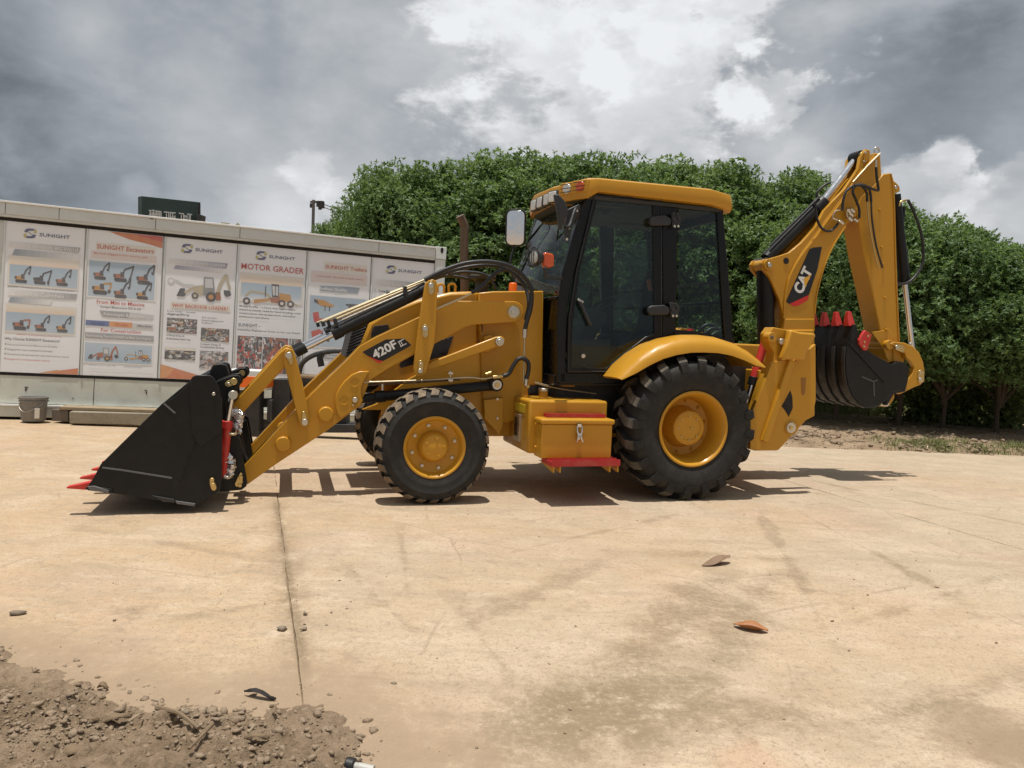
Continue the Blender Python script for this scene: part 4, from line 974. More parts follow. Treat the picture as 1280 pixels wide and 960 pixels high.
for (px, py) in ((407.5, 518), (354, 555.5)):
    q = L3(px, py, -.66); bm = bmesh.new(); lathe(bm, [(.064, -.61), (.064, -.655), (.056, -.666), (.0005, -.667)], 32, c=(q.x, 0, q.z)); obj('arm_boss', bm, 'yellow', arm)
    bm = bmesh.new(); lathe(bm, [(.064, .47), (.064, .435), (.056, .425), (.0005, .424)], 32, c=(q.x, 0, q.z)); obj('arm_boss', bm, 'yellow', arm_f)
pin('arm_pin', 444, 500, .024, -.685, -.65, 'zinc', arm); pin('grease_plate', 441.5, 506.5, .014, -.672, -.655, 'gold', arm)
pin('arm_pivot_pin', 642.5, 390, .050, -.640, -.60, 'zinc', arm); pin('pivot_cap', 642.5, 390, .026, -.652, -.638, 'zinc', arm); pin('pivot_washer', 642.5, 390, .062, -.626, -.60, 'gold', arm)
for t_ in (.27, .62):
    a = L3(354+(407.5-354)*0+70*t_, 545-70*t_, -.5); 
# tubes joining both arms
for (px, py, r_) in ((354, 555.5, .055), (407.5, 518, .055)):
    q = L3(px, py, -.62); bm = bmesh.new(); cyl(bm, (q.x, -.47, q.z), (q.x, .47, q.z), r_, n=24); obj('cross_tube', bm, 'yellow', MACH)
# arm badge: dark lozenge with red corner and white lettering
yb = -.6225
bp_ = [(453, 440), (482, 424.5), (505, 423), (514, 431), (511, 433.5), (474, 454)]
badge = plate('model_badge', bp_, yb, -.6195, 'decal', arm, bevel=0)
bm = bmesh.new(); f = [bm.verts.new((p[0], yb-.0012, p[1])) for p in xz([(453, 440), (459, 444.5), (473, 450.5), (479, 451), (474, 454.3)], yb)]; bm.faces.new(f); obj('badge_corner', bm, 'decalred', badge)
a, c_ = L3(468.5, 449, yb), L3(497.5, 433.5, yb); xd = (c_-a); Wd = text_geo('420F', .03, 4)[2]; hgt = .078; xd.normalize(); yd = Vector((0, -1, 0)).cross(xd)*-1; yd = Vector((-xd.z, 0, xd.x)); 
lettering('lettering', '420F', a, xd, yd, .072, 'white', badge, Vector((0, -1, 0)), .0015, .030, ((c_-a).length/.072)/Wd)
a = L3(501.2, 433.6, yb); lettering('lettering', 'II', a, xd, yd, .052, 'white', badge, Vector((0, -1, 0)), .0015, .0, .95)
for zz in (.0, .052):
    b0 = a+xd*-.004+yd*zz*.88; bm = bmesh.new(); f = [bm.verts.new(v+Vector((0, -.0016, 0))) for v in (b0, b0+xd*.060, b0+xd*.060+yd*.007, b0+yd*.007)]; bm.faces.new(f); obj('lettering', bm, 'white', badge)

# ------------------------------------------------ links of the loader linkage
LEV = [(356, 440), (361, 435.5), (366, 437), (369.5, 445), (378, 478), (383.5, 504), (387, 526), (385, 532), (380, 535), (375, 532), (364, 490), (355, 455)]
lev, lev_f = plate2('dump_lever', LEV, -.70, -.64); plate2('dump_lever', LEV, -.47, -.42)
BAR_ = [(284, 513), (350, 440), (357, 434.5), (363, 436), (365, 444), (359, 458), (352, 463.5), (301, 519), (292, 524)]
plate('bucket_link', BAR_, -.635, -.49, bevel=.010); bm = bmesh.new(); prism(bm, xz(BAR_, -.635), .49, .635); obj('bucket_link', bm, 'yellow', MACH, .010)
for (px, py) in ((361, 444.5), (381, 528)):
    q = L3(px, py, -.70); o = pin('lever_pin', px, py, .028, -.722, -.60, 'zinc', lev, n=16)
    bm = bmesh.new(); prism(bm, xz([(px-2, py-4), (px+2, py-5), (px+5, py+2), (px+5, py+10), (px+2, py+12), (px-2, py+4)] if py < 480 else [(px-2, py+4), (px+3, py+3), (px+3, py-4), (px, py-14), (px-3, py-14), (px-4, py-4)], -.70), -.709, -.69); obj('keeper_plate', bm, 'gold', lev, .003)
BIG = [(532, 354), (536, 350.5), (541, 349), (545.5, 351), (547, 357), (545.5, 400), (543, 430), (536.5, 452), (533.5, 464), (529, 469.5), (523, 471), (518.5, 468), (517, 461), (520, 435), (524, 403), (530, 365)]
big, _ = plate2('leveling_link', BIG, -.72, -.675)
for (px, py) in ((539, 357), (531.5, 411), (525.5, 464)):
    pin('link_pin', px, py, .022, -.738, -.60, 'zinc', big, n=16)
    bm = bmesh.new(); prism(bm, xz([(px-4, py-3), (px, py-6), (px+4, py-3), (px+3.5, py+9), (px, py+12), (px-3.5, py+9)] if py < 450 else [(px-3, py+3), (px+3, py+3), (px+3.5, py-10), (px+1, py-14), (px-2, py-13)], -.72), -.728, -.71); obj('keeper_plate', bm, 'gold', big, .003)
    bolts(big, [(px+.5, py+7 if py < 450 else py-9)], -.728, .010, .006)
lb = plate('lower_link', [(531, 457), (541, 451.5), (620, 421), (627, 420), (631.5, 424), (631.5, 429.5), (627, 433.5), (620, 434.5), (537, 463), (531, 463)], -.668, -.60, bevel=.010)
bm = bmesh.new(); prism(bm, xz([(531, 457), (541, 451.5), (620, 421), (627, 420), (631.5, 427), (627, 433.5), (620, 434.5), (537, 463)], -.668), .60, .668); obj('lower_link', bm, 'yellow', MACH, .010)
pin('link_pin', 625, 427, .040, -.690, -.46, 'zinc', lb); pin('pin_cap', 625, 427, .022, -.700, -.688, 'zinc', lb)
plate('link_bracket', [(606, 421), (613, 419), (620, 421), (620, 434), (612, 440), (604, 440)], -.60, -.47, bevel=.006)
# ------------------------------------------------ cylinders of the loader
def cylinder(name, p_eye, p_rod0, p_body0, p_body1, rr, rb, far=True, body='black', clev=True):
    for s in ((1, -1) if far else (1,)):
        g = (lambda v: v) if s == 1 else flip
        a, b_, c_, d = g(p_eye), g(p_rod0), g(p_body0), g(p_body1)
        o = rod(name, c_, d, rb, body); u = (d-c_).normalized()
        rod('cylinder_rod', b_, c_+u*.05, rr, 'chrome', o)
        rod('cylinder_gland', c_-u*.012, c_+u*.075, rb*1.17, body, o); rod('rod_end', a, b_, rb*.86, body, o)
        rod('base_cap', d-u*.05, d+u*.03, rb*1.08, body, o)
    return o
yl = -.56
cylinder('dump_cylinder', L3(369, 441, yl), L3(382.5, 434.3, yl), L3(417, 417.3, yl), L3(531, 362, yl), .026, .050)
cylinder('lift_cylinder', L3(450, 498.5, yl), L3(470, 496.5, yl), L3(470.5, 496, yl), L3(617, 481.5, yl), .030, .046)
for s in (1, -1):
    q = L3(621, 481, yl-.07); y0, y1 = (q.y, q.y+.13); bm = bmesh.new(); cyl(bm, (q.x, s*y0, q.z), (q.x, s*(y1+.04), q.z), .062, n=24); o = obj('cylinder_eye', bm, 'black', MACH, .004)
    bm = bmesh.new(); cyl(bm, (q.x, s*(y0-.014), q.z), (q.x, s*y1, q.z), .045, n=24); obj('cylinder_pin', bm, 'zinc', o, .003)
    bm = bmesh.new(); cyl(bm, (q.x, s*(y0-.020), q.z), (q.x, s*y1, q.z), .022, n=18); obj('pin_center', bm, 'gold', o, .003)
# plated tubes along the dump cylinders with their clamps
for s in (1, -1):
    for k, (a, b_, m_) in enumerate([((403, 402), (533, 349), 'tube'), ((419, 399.5), (530, 352.5), 'tube'), ((428, 400), (529, 357), 'zinc')]):
        pts = [L3(*a, yl-.03+.02*k), L3((a[0]+b_[0])/2, (a[1]+b_[1])/2-.4, yl-.03+.02*k), L3(*b_, yl-.03+.02*k)]
        hose('hydraulic_tube', [p if s == 1 else flip(p) for p in pts], .0095, m_)
    for (a, b_) in (((403, 402), (405, 408)), ((418, 398), (421, 408)), ((505, 358), (508, 372))):
        p, q = L3(*a, yl), L3(*b_, yl); bm = bmesh.new(); bar(bm, p if s == 1 else flip(p), q if s == 1 else flip(q), .10, .03, (1, 0, 0)); obj('tube_clamp', bm, 'plastic', MACH, .004)
hose('hydraulic_tube', [L3(546, 386, -.64), L3(570, 376, -.64), L3(589.6, 366.7, -.64)], .010, 'tube', k=3)
H = lambda pts, y: [L3(a, b_, y) for a, b_ in pts]
hose('hydraulic_hose', H([(531, 350), (548, 341), (565, 334), (583, 329), (604, 327), (622, 328.5), (640, 334), (655, 346), (664, 362), (663.5, 384), (659, 400), (656, 412.5)], -.66), .020)
hose('hydraulic_hose', H([(533, 352), (552, 343), (570, 337), (590, 333), (610, 331.5), (630, 335), (646, 345), (657, 360)], -.56)+H([(661, 380), (657, 400)], -.62), .018)
hose('hydraulic_hose', H([(589.6, 365.6), (597, 362), (604, 357), (610, 350), (614.6, 346), (620, 341), (630, 337)], -.64), .018)
hose('hydraulic_hose', H([(540, 350), (555, 345), (573, 346), (590, 350), (604, 352)], .1), .016)
hose('hydraulic_hose', H([(560, 343), (580, 340), (604, 343), (615, 352), (620, 362)], -.2), .016)
for pts in ([(656, 411.5), (655.5, 422)],): hose('hose_fitting', H(pts, -.66), .022, 'zinc', k=1)
hose('hydraulic_tube', H([(655.5, 421), (655, 450), (654.6, 478)], -.64), .010, 'tube', k=1)
hose('hydraulic_hose', H([(628, 470.5), (636, 467), (641, 458), (647, 449.5), (654, 448), (660, 453), (660.5, 463), (658, 474)], -.66), .020)
hose('hose_fitting', H([(658, 473), (657, 482)], -.66), .018, 'zinc', k=1); hose('hose_fitting', H([(616, 471.5), (629, 470.3)], -.66), .018, 'gold', k=1)
hose('hydraulic_tube', H([(455, 478), (500, 476.5), (540, 475), (572, 472.5), (590, 472), (604, 473.5), (617, 471.5)], -.62), .009, 'tube')
hose('hydraulic_tube', H([(455, 481.5), (478, 480.5), (540, 477), (575, 474.5)], -.60), .007, 'rust')
hose('tube_fitting', H([(478, 480), (478, 488)], -.60), .014, 'zinc', k=1)
for dy in (0, 9): bm = bmesh.new(); q = L3(563, 466.5+dy, -.62); box(bm, q.x-.022, q.x+.022, -.635, -.59, q.z-.012, q.z+.012); obj('tube_clamp', bm, 'zinc', MACH, .003)
rod('clamp_bolt', L3(563, 463, -.61), L3(563, 479, -.61), .008, 'zinc', n=8)
hose('relief_valve', H([(607, 468), (614, 465.5)], -.66), .014, 'gold', k=1)
bolts(MACH, [(660, 483)], -.50, .02, .03, 'gold', 'tube_nut')

# ------------------------------------------------ front bucket
YB = 1.17
SIDE = [(109, 609), (117, 597), (126, 580), (202, 505), (220, 495), (239, 476), (277, 498), (277.5, 520), (277, 600), (274.5, 614), (245, 631), (219, 628.5), (190, 624.5), (135, 615.5), (111, 612)]
side_xz = xz(SIDE, -YB)
bk = plate('front_bucket', SIDE, -YB, -YB+.03, 'black', bevel=.004)
bm = bmesh.new(); prism(bm, side_xz, YB-.03, YB); obj('side_plate', bm, 'black', bk, .004)
# shell between the sides: floor, back and top apron, open to the front
ix = lambda pts: xz(pts, -YB)
def shell(name, line, th, mat='black'):
    P_ = ix(line); n_ = len(P_); off = []
    for i in range(n_):
        a = Vector(P_[max(i-1, 0)]); c_ = Vector(P_[min(i+1, n_-1)]); d = (c_-a).normalized(); off.append((P_[i][0]-d.y*th, P_[i][1]+d.x*th))
    bm = bmesh.new(); prism(bm, P_+off[::-1], -YB+.031, YB-.031); return obj(name, bm, mat, bk, .003)
shell('floor_plate', [(113, 611), (190, 622), (244, 628)], .03)
shell('back_plate', [(244, 628), (270, 606), (272, 560), (270, 505), (255, 488), (238, 478)], .025)
bm = bmesh.new(); prism(bm, ix([(196, 511), (204, 503.5), (239, 474.5), (243, 478), (208, 509)]), -YB+.032, YB-.032); obj('clam_edge', bm, 'black', bk, .003)
bm = bmesh.new(); prism(bm, ix([(106, 610.5), (112, 607), (140, 611), (142, 616.5), (111, 612.8)]), -YB-.01, YB+.01); obj('cutting_edge', bm, 'black', bk, .003)
plate('hanger_plate', [(237, 498), (238.5, 474), (241, 470.5), (246, 468.8), (262, 468.8), (267, 472), (272, 481), (275, 490), (277, 502), (277, 540), (250, 560), (240, 540)], -YB-.022, -YB-.002, 'black', bk, bevel=.006)
bolts(bk, [(267, 492.5)], -YB-.022, .014, .01)
for (a, b_) in (((205, 504.5), (219, 516.5)), ((152, 587.5), (215, 597.5)), ((128, 584.5), (152, 587.5))):
    p, q = L3(*a, -YB-.003), L3(*b_, -YB-.003); bm = bmesh.new(); bar(bm, p, q, .012, .007, (0, 1, 0)); obj('weld_seam', bm, 'scratch', bk)
for pts in ([(190, 619.5), (218, 624), (218, 628.5), (204, 627.5)], [(219, 626), (244, 629.5), (243, 633), (221, 630)], [(109, 608), (118, 607.5), (136, 613), (136, 616), (112, 613)]):
    plate('wear_strip', pts, -YB-.014, -YB-.001, 'scratch' if pts[0][0] != 190 else 'darksteel', bk, bevel=.003)
# ragged cover patch lines on the side plate
for i in range(9):
    a = (243-i*2.1+math.sin(i*2.1)*1.5, 556+i*5.6); p = L3(*a, -YB-.0025); bm = bmesh.new(); bar(bm, p+Vector((-.012, 0, -.014)), p+Vector((.012, 0, .012)), .006, .008, (0, 1, 0)); obj('weld_bead', bm, 'black', bk, .001)
# teeth along the cutting edge
tip = L3(84, 609, -YB+.05); root_ = L3(112, 607, -YB+.05)
for i in range(7):
    y = -YB+.06+i*(2*YB-.12)/6; bm = bmesh.new(); dx, zc = root_.x, root_.z
    A = [bm.verts.new((dx+.10, y+s*.042, zc+h_)) for s, h_ in ((-1, -.005), (1, -.005), (1, .055), (-1, .055))]
    Bq = [bm.verts.new((dx-.02, y+s*.040, zc+h_)) for s, h_ in ((-1, -.026), (1, -.026), (1, .026), (-1, .026))]
    T_ = [bm.verts.new((tip.x, y+s*.030, tip.z+h_)) for s, h_ in ((-1, -.006), (1, -.006), (1, .006), (-1, .006))]
    for Q, R_ in ((A, Bq), (Bq, T_)):
        for k in range(4): bm.faces.new((Q[k], Q[(k+1) % 4], R_[(k+1) % 4], R_[k]))
    bm.faces.new(A[::-1]); bm.faces.new(T_); obj('bucket_tooth', bm, 'red', bk, .004)
# hinge ears, hooks
EAR = [(262, 500), (268, 478), (280, 473), (290, 469.5), (297, 468.5), (300.5, 471.5), (301.5, 477), (300, 482), (295, 485.5), (288, 492), (283, 503), (281, 540), (272, 545)]
for y in (-.78, -.50, .46, .74): 
    bm = bmesh.new(); prism(bm, xz(EAR, -.78), y, y+.04); obj('hinge_ear', bm, 'black', bk, .006)
HK = [(262, 490), (262, 464), (266, 456), (276, 454), (283, 456.5), (287, 470), (290, 488), (282, 500)]
for y in (-.20, .12): bm = bmesh.new(); prism(bm, xz(HK, -.2), y, y+.09); obj('hook_plate', bm, 'black', bk, .01)
p = L3(289, 478.5, -.79); bm = bmesh.new(); prism(bm, xz([(281, 479), (284, 476), (294, 472.5), (296.5, 475), (296, 479.5), (285, 484), (281.5, 482.5)], -.785), -.795, -.781); o = obj('keeper_plate', bm, 'gold', bk, .004)
pin('hinge_pin', 292, 477, .028, -.812, -.40, 'gold', bk); pin('hinge_pin', 285.5, 480, .013, -.806, -.78, 'zinc', bk)
q = L3(292, 477, -.79); bm = bmesh.new(); cyl(bm, (q.x, .40, q.z), (q.x, .80, q.z), .028, n=16); obj('hinge_pin', bm, 'gold', bk)
# lower coupler brackets
CPL = [(284, 560), (287, 547), (294.5, 545), (299, 548), (302, 562), (309, 603), (308, 608), (302, 612.5), (286, 614), (274, 614.5), (274, 590)]
for y in (-.80, -.47, .43, .76): 
    bm = bmesh.new(); prism(bm, xz(CPL, -.80), y, y+.04); obj('coupler_bracket', bm, 'black', bk, .006)
for y0, px_, pts in ((-YB-.002, 266, [(262, 598.5), (265, 597.5), (270, 605), (271, 610), (268, 613.5), (264.5, 612), (262.5, 606)]), (-.805, 299.5, [(300.5, 590), (303, 591), (303.5, 603), (300, 608), (295, 608.5), (293, 605), (296.5, 597)])):
    bm = bmesh.new(); prism(bm, xz(pts, y0), y0-.012, y0+.004); obj('keeper_plate', bm, 'gold', bk, .004)
    bolts(bk, [(px_+.3, 607), (px_+(1.5 if px_ > 280 else -1), 600 if px_ < 280 else 597)], y0-.012, .017, .014, 'gold')
# side tilt cylinder with its foil wrappers
yc = -.90
o = rod('clam_cylinder', L3(279.5, 596, yc), L3(283.5, 531, yc), .024, 'red', bk, .038); rod('cylinder_gland', L3(283.3, 535, yc), L3(283.8, 526, yc), .045, 'red', bk)
rod('cylinder_rod', L3(283.8, 528, yc), L3(290.5, 491, yc), .024, 'chrome', bk); rod('rod_eye', L3(291, 494, yc-.04), L3(291, 494, yc+.04)+Vector((0, .08, 0)), .035, 'zinc', bk)
hose('port_tube', H([(280, 595), (284, 597), (287, 596)], yc-.02), .014, 'zinc', bk, 3); hose('port_tube', H([(286, 542), (292, 543), (296, 541)], yc-.02), .012, 'tube', bk, 3)
def foil(pts, r, seed):
    bm = bmesh.new(); tube(bm, pts, r, 10, 6); rr = random.Random(seed)
    for v in bm.verts: v.co += Vector((rr.uniform(-1, 1), rr.uniform(-1, 1), rr.uniform(-1, 1)))*r*.42
    return obj('foil_wrapped_hose', bm, 'foil', bk, 0, 20)
foil(H([(291, 513), (296, 517), (299, 523), (298, 531), (295, 541)], yc+.05), .034, 1); foil(H([(281, 570), (286, 576), (288, 583), (287, 590), (284, 597)], yc+.02), .036, 2)
hose('hydraulic_hose', H([(296, 541), (300, 552), (304, 566), (308, 575)], -.7), .018, 'hose', bk)

# ------------------------------------------------ cab
yc0 = -.76
def cabplate(name, pts, y0=yc0, th=.06, mat='cabblack', bevel=.008, parent=MACH, both=True):
    o = plate(name, pts, y0, y0+th, mat, parent, None, bevel)
    if both: bm = bmesh.new(); prism(bm, xz(pts, y0), -y0-th, -y0); obj(name, bm, mat, parent, bevel)
    return o
A_PIL = [(735.5, 240), (743, 240.5), (731, 290), (718, 342), (710, 380), (707.5, 440), (707, 478), (696.5, 478), (696, 412), (697.5, 380), (702.5, 342), (717.5, 290)]
cabplate('front_pillar', A_PIL)
cabplate('door_pillar', [(827, 244), (848, 246.5), (846.5, 330), (845, 425), (827, 435), (829, 380)])
cabplate('rear_pillar', [(896, 258), (904, 264), (911, 345), (917, 432), (906, 428), (901, 345)])
cabplate('sill_beam', [(700, 466), (764, 466), (782, 449), (811, 428), (846, 412), (870, 414), (900, 420), (918, 432), (918, 445), (860, 440), (800, 470), (780, 480), (700, 480)])
cabplate('header_beam', [(736, 238), (760, 239), (832, 244.5), (850, 247), (905, 262), (904, 268), (849, 255), (743, 246)])
# door
dp = [(742, 243), (828, 246), (828, 425), (812, 427), (781, 449), (763, 466), (709, 466), (710, 400), (719, 342), (731, 290)]
di = [(747, 250), (816, 250), (818, 418), (807, 421), (776, 445), (758, 460), (714, 460), (716, 400), (724.5, 342), (736, 291)]
bm = bmesh.new(); yd_ = yc0-.012
for y in (yd_,):
    o_ = [bm.verts.new((p[0], yd_, p[1])) for p in xz(dp, yd_)]; i_ = [bm.verts.new((p[0], yd_, p[1])) for p in xz(di, yd_)]
    o2 = [bm.verts.new((v.co.x, yd_+.035, v.co.z)) for v in o_]; i2 = [bm.verts.new((v.co.x, yd_+.035, v.co.z)) for v in i_]
    n_ = len(dp)
    for k in range(n_):
        l = (k+1) % n_
        bm.faces.new((o_[k], o_[l], i_[l], i_[k])); bm.faces.new((o2[k], i2[k], i2[l], o2[l])); bm.faces.new((o_[k], o2[k], o2[l], o_[l])); bm.faces.new((i_[k], i_[l], i2[l], i2[k]))
door = obj('door', bm, 'cabblack', MACH, .006)
plate('door_glass', di, yd_+.014, yd_+.019, 'glass', door, bevel=0)
bm = bmesh.new(); prism(bm, xz(di, yd_+.014), -yd_-.019, -yd_-.014); obj('far_side_glass', bm, 'glass', MACH)
hose('door_seal', [L3(a+1.5*(1 if a < 770 else -1), b_+1.5*(1 if b_ < 300 else -1), yd_-.002) for a, b_ in dp]+[L3(743.5, 244.5, yd_-.002)], .005, 'plastic', door, 1)
pin('door_lock', 729.5, 445, .020, yd_-.012, yd_+.02, 'zinc', door)
bm = bmesh.new(); bar(bm, L3(724, 376, yd_-.02), L3(738, 407, yd_-.02), .030, .045, (0, 1, 0)); obj('door_handle', bm, 'plastic', door, .012)
bm = bmesh.new(); bar(bm, L3(722, 374, yd_-.022), L3(729, 378, yd_-.022), .02, .02, (0, 1, 0)); obj('handle_knob', bm, 'zinc', door, .004)
plate('kick_panel', [(714, 424), (763, 424), (764, 450), (756, 459), (714, 459)], yd_+.05, yd_+.10, 'interior', door)
for (x_, y_) in ((813, 268), (811, 380)):
    s = plate('hinge_cover', [(x_, y_+4), (x_+4, y_+2), (x_+19, y_+1), (x_+25, y_+4), (x_+27, y_+8), (x_+25, y_+13.5), (x_+2, y_+14), (x_-1, y_+10)], yd_-.055, yd_-.012, 'plastic', door, bevel=.010)
    bm = bmesh.new(); prism(bm, xz([(x_+27, y_-2), (x_+37, y_-1), (x_+40, y_+6), (x_+38, y_+13), (x_+28, y_+16)], yd_-.05), yd_-.04, yd_-.012); obj('hinge_bracket', bm, 'plastic', door, .008)
    for k, (dx, dy) in enumerate(((29, -1), (34, 0), (30, 15), (34.5, 15), (36, 5), (30, 8))):
        q = L3(x_+dx, y_+dy, yd_-.05); bm = bmesh.new(); cyl(bm, (q.x, yd_-.060, q.z), (q.x, yd_-.05, q.z), .013, n=6); obj('hinge_bolt', bm, 'zinc' if k == 3 or k == 2 else 'plastic', door, .002)
# rear side window
rw = [(849, 251), (872, 256), (896, 262), (901, 345), (906.5, 424), (885, 416), (868, 412), (847.5, 411)]
plate('rear_side_glass', rw, yc0+.02, yc0+.026, 'glass', MACH, bevel=0); bm = bmesh.new(); prism(bm, xz(rw, yc0+.02), -yc0-.026, -yc0-.02); obj('rear_side_glass', bm, 'glass', MACH)
# windshield: from near pillar to far pillar
wA, wB, wC = L3(736, 242, yc0), L3(702.5, 342, yc0), L3(697, 412, yc0)
bm = bmesh.new()
rows = [wA, L3(717.5, 290, yc0), wB, wC]
vs = [[bm.verts.new((p.x-.03*math.sin(math.pi*k/6), yc0+.02+k*(-2*yc0-.04)/6, p.z)) for k in range(7)] for p in rows]
for A, Bq in zip(vs, vs[1:]):
    for k in range(6): bm.faces.new((A[k], A[k+1], Bq[k+1], Bq[k]))
obj('windshield', bm, 'glassf', MACH, 0, 60)
def lateral(name, px, py, w_, h_, mat='cabblack', dx=0):
    q = L3(px, py, yc0); bm = bmesh.new(); box(bm, q.x-w_/2+dx, q.x+w_/2+dx, yc0+.05, -yc0-.05, q.z-h_/2, q.z+h_/2); return obj(name, bm, mat, MACH, .008)
lateral('windshield_header', 739, 246, .06, .10); lateral('windshield_crossbar', 699.5, 372, .05, .03); lateral('front_base', 699, 476, .06, .10)
lateral('rear_header', 902, 270, .05, .08); lateral('rear_base', 912, 425, .05, .10); lateral('rear_rail', 907, 378, .03, .03); lateral('rear_rail', 905, 352, .03, .02)
# lower front of the cab, below the windshield
plate('blackened_front_pane', [(696.6, 374), (700, 374), (698, 470), (696, 470)], yc0+.04, -yc0-.04, 'cabblack', bevel=0)  # opaque black panel; the darkness behind the glass is put into its colour
bm = bmesh.new(); q = L3(699, 412, yc0); box(bm, q.x+.05, q.x+.10, -.70, .70, L3(699, 474, yc0).z, L3(699, 398, yc0).z); obj('firewall', bm, 'cabblack', MACH, .006)
plate('cab_floor', [(698, 470), (918, 436), (918, 446), (860, 446), (800, 474), (780, 482), (698, 482)], -.70, .70, 'darksteel', face=-.70)
bm = bmesh.new(); a = L3(800, 430, -.7); box(bm, L3(702, 470, -.7).x, L3(905, 440, -.7).x, -.55, .55, .62, a.z-.35); obj('under_cab_box', bm, 'darksteel', MACH, .02)
# roof: bowed slab with a lamp visor in front
yr = -.84
rear = L3(912, 250, yr)+Vector((.085, 0, 0)); z_t = L3(740, 220.5, yr).z; z_b = L3(740, 240, yr).z; xn = L3(738, 230, yr).x
xf = Lz(660, 262, (z_t+z_b)/2); 
fx = L3(658, 260, .74).x-.05; fx0 = L3(703, 240, -.56).x-.01
plan = [(rear.x, -.76), (rear.x-.05, -.82), (rear.x-.25, -.84), (xn+.08, -.84), (xn-.02, -.82), (fx0+.02, -.58), (fx0-.05, -.40), ((fx0+fx)/2-.10, 0), (fx-.02, .40), (fx+.05, .60), (fx0+.22, .80), (xn+.08, .84), (rear.x-.25, .84), (rear.x-.05, .82), (rear.x, .76)]
zr_t = L3(912, 242, yr).z; zr_b = L3(905, 263, yr).z; zm_t = L3(850, 229, yr).z; zm_b = L3(850, 246, yr).z
def roof_top(x): 
    return np.interp(x, [fx-.1, xn, L3(850, 229, yr).x, rear.x-.15, rear.x], [L3(690, 230, -.5).z*.0+z_t-.035, z_t, zm_t, zr_t+.03, zr_t])
def roof_bot(x):
    return np.interp(x, [fx-.1, fx0, xn-.02, xn+.07, L3(850, 246, yr).x, rear.x-.12, rear.x], [z_b-.06, z_b-.055, z_b-.05, z_b+.012, zm_b, zr_b+.03, zr_b])
bm = bmesh.new(); cxm = sum(p[0] for p in plan)/len(plan)
def ring(f, zf): return [bm.verts.new((cxm+(x-cxm)*f, y*f, zf(x))) for x, y in plan]
r0 = ring(.94, lambda x: float(roof_bot(x))+.004); r1 = ring(.985, lambda x: float(roof_bot(x))); r2 = ring(1.0, lambda x: float(roof_bot(x))*.7+float(roof_top(x))*.3); r3 = ring(.985, lambda x: float(roof_top(x))-.015); r4 = ring(.95, lambda x: float(roof_top(x))); r5 = ring(.5, lambda x: float(roof_top(x))+.05)
for A, Bq in ((r0, r1), (r1, r2), (r2, r3), (r3, r4), (r4, r5)):
    for k in range(len(plan)): bm.faces.new((A[k], A[(k+1) % len(plan)], Bq[(k+1) % len(plan)], Bq[k]))
bm.faces.new(r0[::-1]); bm.faces.new(r5)
roof = obj('roof', bm, 'yellow', MACH, .004, 50)
bm = bmesh.new(); prism(bm, [(cxm+(x-cxm)*.93, y*.93) for x, y in plan], z_b-.05, z_b-.02, 'z'); obj('roof_lining', bm, 'interior', roof)
# work lamps let into the visor: each on the visor face
def visor(px, py):
    "point on the bowed visor front"
    best = None
    for (x0, y0), (x1, y1) in zip(plan, plan[1:]):
        o, d = loc_ray(px, py); ex_, ey_ = x1-x0, y1-y0; den = d.x*ey_-d.y*ex_
        if abs(den) < 1e-9: continue
        tt = ((x0-o.x)*ey_-(y0-o.y)*ex_)/den; p = o+d*tt; u = ((p.x-x0)*ex_+(p.y-y0)*ey_)/(ex_*ex_+ey_*ey_)
        if -.001 <= u <= 1.001 and (best is None or tt < best[0]): best = (tt, p, Vector((ey_, -ex_, 0)).normalized())
    if best is None: return None
    nn = best[2]; nn = -nn if nn.x > 0 and abs(nn.x) > abs(nn.y) else nn
    if nn.dot(Vector((best[1].x-cxm, best[1].y, 0))) < 0: nn = -nn
    return best[1], nn
for (px, py, w_, mt) in [(659.5, 260, .10, 'lamp'), (667.5, 256.5, .125, 'lamp'), (675, 253, .125, 'lamp'), (683.5, 249.5, .125, 'lamp'), (691, 246, .125, 'lamp'), (709, 236, .13, 'lamp'), (725.6, 233, .15, 'amber')]:
    v = visor(px, py)
    if v is None: continue
    p, nn = v; side = Vector((-nn.y, nn.x, 0)); zc = p.z
    bm = bmesh.new(); bar(bm, p-nn*.02-side*w_/2*1.18, p-nn*.02+side*w_/2*1.18, .05, .115, (0, 0, 1)); hs = obj('lamp_housing', bm, 'lampdark' if px < 700 else 'yellow', roof, .008)
    bm = bmesh.new()
    if mt == 'amber' or px > 700: cyl(bm, p-nn*.02, p+nn*.016, .052, .046, 20)
    else: bar(bm, p-side*w_/2*.86, p+side*w_/2*.86, .03, .095, (0, 0, 1))
    obj('work_lamp', bm, mt, hs, .008)
    for k in (-1, 0, 1):
        if px > 700: bm = bmesh.new(); bar(bm, p+nn*.024-side*.07+Vector((0, 0, k*.035)), p+nn*.024+side*.07+Vector((0, 0, k*.035)), .005, .005); obj('lamp_guard', bm, 'lampdark', hs)
bm = bmesh.new(); q = L3(911.5, 252, yr+.05); box(bm, rear.x-.006, rear.x+.012, -.72, -.60, q.z-.05, q.z+.05); obj('rear_lamp', bm, 'amber', roof, .01)
